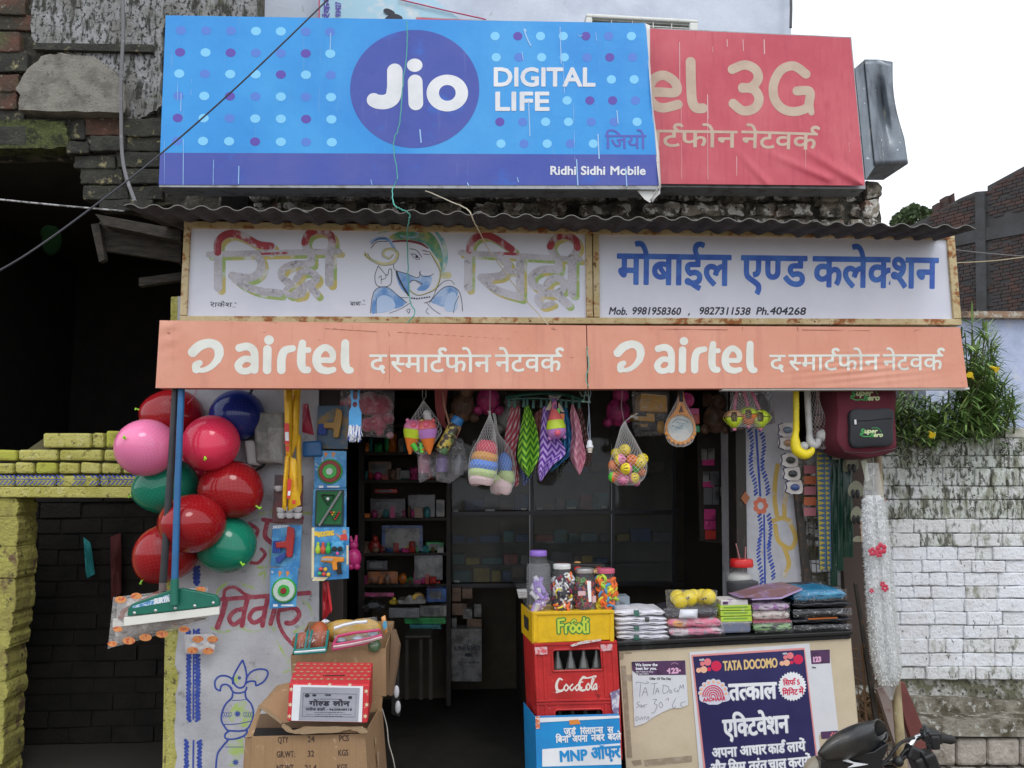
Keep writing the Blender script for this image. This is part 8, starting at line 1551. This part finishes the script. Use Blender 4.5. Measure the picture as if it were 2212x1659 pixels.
for k,(u,v,c,lab)in enumerate(((1000,880,'brown','brown plush toy hanging in the dark left of the scrubber nets'),(1055,865,'pink','dim pink plush toy above the scrubber nets'),(1335,890,'pink','dim pink plush toy left of the toy truck bag'),(1545,905,'brown','brown plush toy in the dark left of the rattles'),(1100,905,'white','dim white box hanging left of the towels'))):
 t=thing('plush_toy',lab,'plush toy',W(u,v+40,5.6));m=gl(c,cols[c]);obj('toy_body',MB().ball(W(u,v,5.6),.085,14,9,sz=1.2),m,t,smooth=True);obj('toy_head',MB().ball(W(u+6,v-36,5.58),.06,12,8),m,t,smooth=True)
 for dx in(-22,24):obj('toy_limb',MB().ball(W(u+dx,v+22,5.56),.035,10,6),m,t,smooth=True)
gc=thing('toy_car','gold open-top toy car on a white box in the cabinet','toy car',W(*t9(600,1080),6.3))
obj('car_body',MB().ppoly([t9(*p)for p in((528,1062),(545,1050),(590,1042),(600,1028),(640,1024),(665,1040),(672,1062),(668,1070),(530,1072))],6.35,.10),gl('gold',(.55,.36,.06)),gc,bevel=.006)
for x in(563,643):obj('wheel',MB().lathe(W(*t9(x,1062),6.34),[(.012,0),(.026,.002),(.026,.02)],14,Matrix.Rotation(math.pi/2,3,'X')),gl('white',(0,0,0)),gc,smooth=True)
tag(obj('white_display_box',MB().qbox(trq(t9,(470,1075),(690,1070),(685,1100),(480,1104)),6.33,.2),gl('white',(0,0,0))),'flat white box carrying the gold toy car','box')
st=thing('stool','low dark stool carrying notebooks in front of the toy cabinet','stool',W(*t9(650,1800),6.1));obj('seat',MB().qbox(trq(t9,(520,1352),(730,1348),(735,1375),(515,1380)),6.1,.3),m_cab,st,bevel=.01)
for x in(530,640,715):obj('leg',MB().qbox([t9(x,1378),t9(x+24,1378),t9(x+28,1850),t9(x-4,1850)],6.12,.03),m_cab,st)
t14=TR(1300,1850,1.3579);YV=7.15
gcab=thing('glass_cabinet','dark framed glass showcase covering the back wall of the shop','cabinet',W(1200,1480,YV))
m_gfr=M('black_aluminium',(.05,.05,.055),.35,metal=.5);m_pane=film('showcase_glass',(.30,.34,.33),.16,.6,.03)
for x in(672,1122,1566,1900):obj('mullion',MB().qbox(trq(t14,(x-10,-700),(x+9,-700),(x+9,1500),(x-10,1500)),YV-.02,.04),m_gfr,gcab)
for x in(682,1112,1556):obj('chrome_edge',MB().qbox(trq(t14,(x-2,-100),(x+2,-100),(x+2,655),(x-2,655)),YV-.026,.005),M('dull_chrome',(.3,.31,.32),.35,metal=.8),gcab)
for y in(-420,268,660):obj('rail',MB().qbox(trq(t14,(662,y),(1950,y-12),(1950,y+8),(662,y+22)),YV-.03,.05),m_gfr,gcab)
for a,b in((682,1112),(1132,1556),(1576,1890)):
 for y0,y1 in((-400,262),(286,652)):obj('glass_pane',MB().qbox(trq(t14,(a,y0),(b,y0-5),(b,y1-5),(a,y1)),YV,.004),m_pane,gcab)
obj('cabinet_back',MB().qbox(trq(t14,(662,-700),(1950,-700),(1950,1500),(662,1500)),YB-.03,.02),m_cabb,gcab)
for y in(60,440,560):obj('inner_shelf',MB().qbox(trq(t14,(680,y),(1890,y-10),(1890,y),(680,y+10)),YV+.02,.28),m_cab,gcab)
for x,y in((710,262),(885,258),(908,258),(1080,252),(1162,250),(1325,246),(1350,246),(1515,240),(715,645)):obj('price_tag',MB().qbox(rq(x-14,y-6,x+14,y+7,t14),YV-.035,.008),M('tag_grey',(.42,.43,.42),.5),gcab,bevel=.003)
k=0
for(x0,x1,yb0)in((690,1105,58),(1140,1550,54),(1580,1880,50),(690,1105,440),(1140,1550,434),(690,1105,560),(1140,1550,552),(1580,1880,430),(690,1105,262),(1140,1550,255),(690,1105,650)):
 x=x0+5;kk=0
 while x<x1-30:
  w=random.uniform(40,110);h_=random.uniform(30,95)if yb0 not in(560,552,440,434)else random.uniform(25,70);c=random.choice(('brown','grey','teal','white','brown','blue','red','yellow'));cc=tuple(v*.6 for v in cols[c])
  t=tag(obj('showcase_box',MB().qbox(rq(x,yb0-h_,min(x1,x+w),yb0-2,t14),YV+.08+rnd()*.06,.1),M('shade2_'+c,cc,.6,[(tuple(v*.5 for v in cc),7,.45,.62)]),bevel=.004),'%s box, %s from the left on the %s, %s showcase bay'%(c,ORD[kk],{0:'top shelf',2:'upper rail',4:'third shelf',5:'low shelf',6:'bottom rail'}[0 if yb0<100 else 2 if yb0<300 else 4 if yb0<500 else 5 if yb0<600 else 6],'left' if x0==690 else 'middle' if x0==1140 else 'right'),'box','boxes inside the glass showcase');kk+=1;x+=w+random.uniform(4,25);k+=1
for j,(x0,y0,x1,y1,lab)in enumerate(((690,680,740,755,'spotted carton'),(745,685,800,740,'square carton'),(690,765,770,830,'wide carton'),(750,795,800,850,'pale small carton'),(810,770,850,840,'narrow white carton'),(688,845,715,900,'slim white carton'),(770,850,850,900,'brown low carton'))):
 tag(obj('small_carton',MB().qbox(rq(x0,y0,x1,y1,t14),YV-.12,.1),gl(('brown','brown','brown','white','white','white','brown')[j],(0,0,0)),bevel=.003),lab+' piled under the glass showcase','carton')
nb_=thing('novelty_carton','big grey carton printed NOVELTY on the shop floor','carton',W(*t14(770,1200),6.9));obj('carton',MB().qbox(rq(685,905,852,1190,t14),6.9,.2),gl('cartongrey',(.20,.20,.20)),nb_,bevel=.004)
i=Ink(t14(690,0)[0],t14(0,980)[1],t14(850,0)[0],t14(0,1095)[1],.5,t14);i.text('ROMAN NOVELTY',(702,1022),(846,1020),24,w=.8);i.disc(778,1045,20,11);i.text('Since quality',(720,1090),(840,1090),12,w=.3);sheet('dark_lettering',i,6.9,m_bk,nb_,off=.001)
sc_=thing('inner_counter','dark glass-topped inner counter running back into the shop','counter',(W(1100,1500,6.0).x,6.0,0))
xa=W(1147,1400,5.4).x;za=W(1120,1300,5.6).z
obj('body',MB().box(xa,5.45,.12,xa+.45,7.0,za-.02),m_cab,sc_);obj('glass_top',MB().box(xa-.03,5.42,za-.018,xa+.48,7.02,za),M('dark_glass_top',(.03,.035,.035),.08,coat=.5),sc_)
rh=thing('accessory_board','board of pink and white hair accessory cards inside the doorway at right','accessory board',W(1560,1200,5.9));tr8=TR(2800,1500,1.6589)
obj('board',MB().qbox(trq(tr8,(-20,350),(195,360),(215,1130),(0,1100)),5.95,.02),m_cab,rh)
for x,y,w,h_,c in((10,490,38,75,'white'),(55,485,42,78,'white'),(15,560,80,40,'pink'),(20,640,40,70,'white'),(70,640,55,90,'grey'),(20,700,75,45,'pink'),(25,750,55,110,'grey'),(85,740,40,120,'grey'),(28,890,75,70,'pink'),(28,965,75,60,'pink'),(35,1030,70,60,'red'),(135,745,40,60,'white'),(150,810,40,110,'yellow'),(148,915,44,60,'white'),(160,975,46,80,'yellow'),(120,100,60,90,'grey'),(20,120,60,90,'brown')):
 obj('card',MB().qbox(rq(x,y,x+w,y+h_,tr8),5.93-rnd()*.02,.004),gl(c,(0,0,0)),rh)
tag(obj('diamond_sticker',MB().ppoly(trq(tr8,(300,772),(332,815),(302,860),(272,818)),5.148,.004),M('dim_orange_print',(.30,.10,.04),.6)),'orange diamond-shaped auspicious sticker on the right door post','sticker')
bx_=thing('hanging_plastic','clear plastic packs hanging from the ceiling above the rattles','packs',W(1650,980,5.1))
obj('pack',pillow(MB(),trq(tr8,(200,100),(470,100),(500,320),(200,380)),5.1,.08,10,wob=.03,seed=3),film('dusky_film',(.25,.2,.2),.45,20),bx_,smooth=True);obj('pack',pillow(MB(),trq(tr8,(390,105),(470,110),(465,300),(400,300)),5.06,.04,10,wob=.02),gl('grey',(0,0,0)),bx_,smooth=True)
# MOTORCYCLE FRONT
t10=TR(3100,2650,2.2209);YM=3.55
mo=thing('motorcycle','black motorcycle front with visor, chrome handlebar and rubber grip at the lower right','motorcycle',W(1850,2400,YM))
m_mb=M('dusty_black_plastic',(.018,.02,.022),.36,[((.055,.052,.045),4,.48,.7),((.09,.085,.07),50,.62,.70)],coat=.15)
m_gb=M('gloss_black_paint',(.008,.009,.012),.08,coat=1)
def loft(secs,n=24,m=0,open_=False):
 S_=smoothpts(secs,5);mb=MB()
 def fn(s,t):
  i=t*(len(S_)-1);k=min(int(i),len(S_)-2);a=S_[k]+(S_[k+1]-S_[k])*(i-k);w=2*math.pi*s;p=t10(a[0]+a[2]*math.cos(w)+a[2]*.45*math.sin(w),a[1]+a[3]*math.sin(w));return W(p[0],p[1],a[4]+a[5]*math.cos(w))
 return mb.grid(fn,n,len(S_)-1)
obj('visor',loft([(388,812,5,12,YM-.08,.01),(430,800,10,60,YM-.06,.05),(520,760,20,108,YM-.03,.08),(640,722,35,135,YM,.10),(770,680,48,140,YM+.03,.115),(880,645,54,125,YM+.06,.11),(935,605,55,97,YM+.08,.10)],28),m_mb,mo,smooth=True,solid=.006)
obj('visor_rim',MB().tube([W(*t10(935+55*math.cos(a)+25*math.sin(a),605+97*math.sin(a)),YM+.08+.10*math.cos(a))for a in[k*math.pi/12 for k in range(25)]],.004,6),m_mb,mo,smooth=True)
obj('cowl',MB().poly([W(*t10(*p),YM-.0)for p in rnd_poly([(430,870),(640,830),(850,800),(900,780),(1000,720),(990,800),(950,880),(930,1000),(600,1100),(420,1100),(410,900)],4)],(0,.06,0)),m_gb,mo,bevel=.02,seg=3)
obj('head_lamp_lens',MB().ball(W(*t10(400,1010),YM+.06),.085,20,12,sx=.9,sy=.7),M('dusty_lens',(.30,.27,.20),.25,[((.16,.14,.10),6,.45,.65)],coat=.5),mo,smooth=True)
i=Ink(t10(520,0)[0],t10(0,830)[1],t10(850,0)[0],t10(0,960)[1],.6,t10);i.poly([(545,852),(640,858),(700,885),(835,905),(720,925),(640,935),(705,900),(640,885)]);obj('white_decal',i.mesh(lambda u,v:W(u,v,YM-.022)),m_wht,mo)
m_chr=M('chrome',(.75,.75,.76),.08,metal=1)
obj('handlebar',MB().tube([W(*t10(*p),YM+.1+d)for*p,d in((1120,860,.0),(1170,810,.0),(1195,740,.01),(1235,680,.03),(1290,655,.05),(1340,660,.07),(1420,685,.1),(1560,690,.14))],.013,14),m_chr,mo,smooth=True)
obj('grip',MB().tube([W(*t10(*p),YM+.18+d)for*p,d in((1400,680,0),(1440,672,.01),(1500,676,.02),(1560,685,.03),(1582,688,.035))],[.020,.021,.020,.021,.016],14),M('grip_rubber',(.02,.02,.02),.7,bump=.6,bs=120),mo,smooth=True)
obj('switchgear',MB().obox(W(*t10(1385,655),YM+.14),.032,.04,.026).obox(W(*t10(1400,700),YM+.12),.02,.03,.03),m_black,mo,bevel=.008,seg=3)
obj('lever_bracket',MB().tube([W(*t10(1325,555),YM+.12),W(*t10(1345,620),YM+.13),W(*t10(1360,650),YM+.13)],[.009,.011,.016],8),M('grey_alloy',(.12,.14,.14),.4,metal=.5),mo,smooth=True)
obj('brake_lever',MB().tube([W(*t10(*p),YM+.06)for p in((1360,730),(1370,770),(1350,800),(1300,790))],.010,8),m_black,mo,smooth=True)
for pts in(((940,900),(1000,860),(1050,790),(1110,720),(1190,680),(1240,668)),((1110,850),(1140,800),(1180,770),(1240,760)),((930,930),(980,900),(1080,870),(1180,830),(1260,830)),((880,800),(930,850),(960,900))):obj('control_cable',MB().tube([Vector(tuple(a))for a in smoothpts([tuple(W(*t10(*p),YM+.02))for p in pts],6)],.007,8),m_black,mo,smooth=True)
mb=MB()
for k in range(6):mb.lathe(W(*t10(1290+k*10,860+k*8),YM+.02+k*.01),[(.035,0),(.045,.006),(.035,.012)],16,Matrix.Rotation(R(70),3,'Y'))
obj('rubber_boot',mb,m_black,mo,smooth=True);obj('clamp',MB().obox(W(*t10(1230,810),YM+.03),.035,.03,.03,Matrix.Rotation(R(25),3,'Y')).obox(W(*t10(1330,910),YM+.03),.05,.04,.05,Matrix.Rotation(R(-20),3,'Y')),m_black,mo,bevel=.012,seg=3)
obj('mirror_stub',MB().ball(W(*t10(1095,880),YM),.022,12,8),m_black,mo,smooth=True)
fc=W(1800,1660,YM);ax=Vector((fc.x-.02,YM+.05,.30))
for sx in(-.07,.07):obj('fork_leg',MB().tube([fc+Vector((sx+.05,.1,-.02)),ax+Vector((sx,0,0))],.022,10),m_chr,mo,smooth=True)
mb=MB();Rw=.27
mb.grid(lambda s,t:ax+Vector(((.045*math.cos(2*math.pi*t)),(Rw+.045*math.sin(2*math.pi*t))*math.cos(2*math.pi*s),(Rw+.025*math.sin(2*math.pi*t))*math.sin(2*math.pi*s))),32,10);obj('front_tyre',mb,M('grip_rubber',(0,0,0)),mo,smooth=True)
obj('front_rim',MB().tube([ax+Vector((0,.23*math.cos(a),.23*math.sin(a)))for a in[k*math.pi/16 for k in range(33)]],.014,8),m_chr,mo,smooth=True)
# PLANTS
def leafy(mb,c,d,L,w,n,sag):
 s=d.cross(Vector((0,0,1)));s=s.normalized()if s.length>.01 else Vector((1,0,0));pts=[]
 for k in range(n+1):
  f=k/n;p=c+d*L*f+Vector((0,0,-sag*f*f));ww=w*math.sin(math.pi*min(1,f*.92+.08))**.7 if k<n else 0;pts.append((p,ww))
 vs=[];fs=[]
 for p,ww in pts:vs+=[p-s*ww,p+s*ww+Vector((0,0,.0))]
 for k in range(n):fs.append((2*k,2*k+1,2*k+3,2*k+2))
 mb.add(vs,fs)
ol=thing('flowering_bush','narrow-leaved oleander bush with yellow bell flowers over the wall','bush',W(2040,960,5.75))
m_lf=[M('oleander_leaf_%d'%i,c,.42,[(tuple(x*.6 for x in c),9,.4,.6)],spec=.45)for i,c in enumerate(((.24,.40,.12),(.16,.30,.08),(.40,.54,.17)))]
mbl=[MB(),MB(),MB()];stems=MB()
tips=[(2078,815),(2110,745),(2140,770),(2095,850),(2150,860),(2165,905),(2120,900),(2070,900),(2035,880),(2000,870),(1965,865),(1945,900),(1985,920),(2020,930),(2060,935),(2100,930),(1960,940),(1935,860),(2010,860),(2085,720),(2125,820),(2180,880),(2050,860),(2080,880),(1950,880),(1990,890),(2040,910),(2000,950),(2070,960),(2105,790),(2135,730)]
for k in range(70):tips.append((random.uniform(1930,2160),random.uniform(848,945)))
for k in range(60):v_=random.uniform(705,880);tips.append((random.uniform(2075,2135+(v_-705)*.35),v_))
for(u,v)in tips:
 Y=random.uniform(5.15,5.75);tip=W(u,v,Y);root=W(u+random.uniform(-30,10),985,5.9);root.z=min(root.z,tip.z-.1)
 mid=root.lerp(tip,.5)+Vector((random.uniform(-.05,.05),random.uniform(-.05,.1),0));stems.tube([root,mid,tip],[.009,.006,.003],5)
 for k in range(34):
  f=random.uniform(.55,1);c=mid.lerp(tip,max(0,f*2-1));a=rnd()*6.283;el=random.uniform(-.35,.9);d=Vector((math.cos(a)*math.cos(el),math.sin(a)*math.cos(el),math.sin(el)))
  leafy(mbl[random.choice((0,0,1,1,2))],c,d,random.uniform(.10,.17),random.uniform(.005,.0075),4,random.uniform(.0,.06))
for(u,v,n)in((2108,762,16),(2132,735,16),(2100,700,7),(2130,715,10)):
 c=W(u,v,5.3)
 for k in range(n):a=random.uniform(-1.2,1.2);d=Vector((math.sin(a),random.uniform(-.3,.3),math.cos(a)*.9)).normalized();leafy(mbl[2 if k%2 else 0],c,d,random.uniform(.12,.2),.007,4,.03)
 stems.tube([W(2080,930,5.4),W((2080+u)/2+8,(930+v)/2,5.35),c],[.009,.006,.003],5)
obj('stems',stems,M('green_stem',(.12,.13,.06),.7),ol)['kind']='stuff'
for i,m in enumerate(mbl):obj('foliage',m,m_lf[i],ol)['kind']='stuff'
m_yf=M('yellow_petal',(.85,.60,.02),.5)
for u,v,ax in((2097,812,(-.7,-.6,.3)),(2148,796,(.3,-.8,-.5)),(2012,938,(-.2,-.8,-.4))):
 q3=Vector(ax).to_track_quat('Z','Y').to_matrix();obj('flower',MB().lathe(W(u,v,5.1),[(.004,-.05),(.010,-.02),(.012,0),(.019,.018),(.021,.02)],10,q3),m_yf,ol,smooth=True,solid=.001)
ft=thing('far_tree','small dark tree showing over the roof end against the sky','tree',W(1965,900,16))
crown=MB();cm=[MB(),MB()]
for k in range(1500):
 cx,cy,r=random.choice(((1965,462,20),(1945,474,18),(1990,458,16),(2012,462,12),(1975,450,12),(1932,482,9),(1965,480,30)))
 a=rnd()*6.28;rr=r*math.sqrt(rnd());c=W(cx+rr*math.cos(a),cy+rr*math.sin(a)*.8,16+rnd()*.8);d=Vector((rnd()-.5,rnd()-.5,rnd()-.5)).normalized()*.05;e=d.cross(Vector((rnd(),rnd(),rnd()))).normalized()*.03
 cm[k%2].add([c-d,c+e,c+d,c-e],[(0,1,2,3)])
for i in(0,1):obj('crown',cm[i],M('far_leaf_%d'%i,((.05,.08,.03),(.08,.12,.045))[i],.7),ft)['kind']='stuff'
obj('trunk',MB().tube([Vector((W(1970,700,16.3).x,16.3,0)),W(1970,560,16.3),W(1966,470,16.4)],[.16,.1,.03],8).tube([W(1970,540,16.3),W(1945,475,16.3)],[.06,.02],6).tube([W(1970,530,16.3),W(1992,460,16.3)],[.06,.02],6),M('bark',(.10,.08,.06),.9),ft,smooth=True)
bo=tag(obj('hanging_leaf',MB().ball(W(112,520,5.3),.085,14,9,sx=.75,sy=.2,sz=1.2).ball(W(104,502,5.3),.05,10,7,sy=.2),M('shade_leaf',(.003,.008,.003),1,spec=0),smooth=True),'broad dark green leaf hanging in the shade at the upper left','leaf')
tcl=tag(obj('hanging_cloth',pillow(MB(),[(180,1160),(196,1172),(205,1240),(186,1250)],6.3,.05,8,wob=.03),M('teal_cloth',(.03,.28,.30),.8),smooth=True),'teal cloth hanging on the passage wall','cloth')
tcr=tag(obj('hanging_cloth',pillow(MB(),[(238,1160),(262,1150),(262,1280),(240,1300)],6.33,.05,8,wob=.03),M('maroon_cloth',(.10,.02,.02),.8),smooth=True),'dark red cloth hanging deeper in the passage','cloth')
ms=MB()
for k in range(2600):
 u=random.uniform(1925,2230);v=955+abs(random.gauss(0,26))if rnd()<.6 else random.choice((1003,1030,1070,1100))+random.gauss(0,3)
 if math.sin(u*.07)+math.sin(u*.19+v*.05)<.1:continue
 c=W(u,v,YR-.012);d=Vector((rnd()-.5,-rnd()*.8,rnd()-.7)).normalized()*random.uniform(.008,.02);e=d.cross(Vector((rnd(),rnd(),rnd()))).normalized()*.004;ms.add([c-e,c+e,c+d],[(0,1,2)])
obj('moss',ms,M('wall_moss',(.07,.11,.02),1,[((.03,.05,.012),12,.4,.6),((.16,.2,.04),20,.6,.7)]),ww)['kind']='stuff'
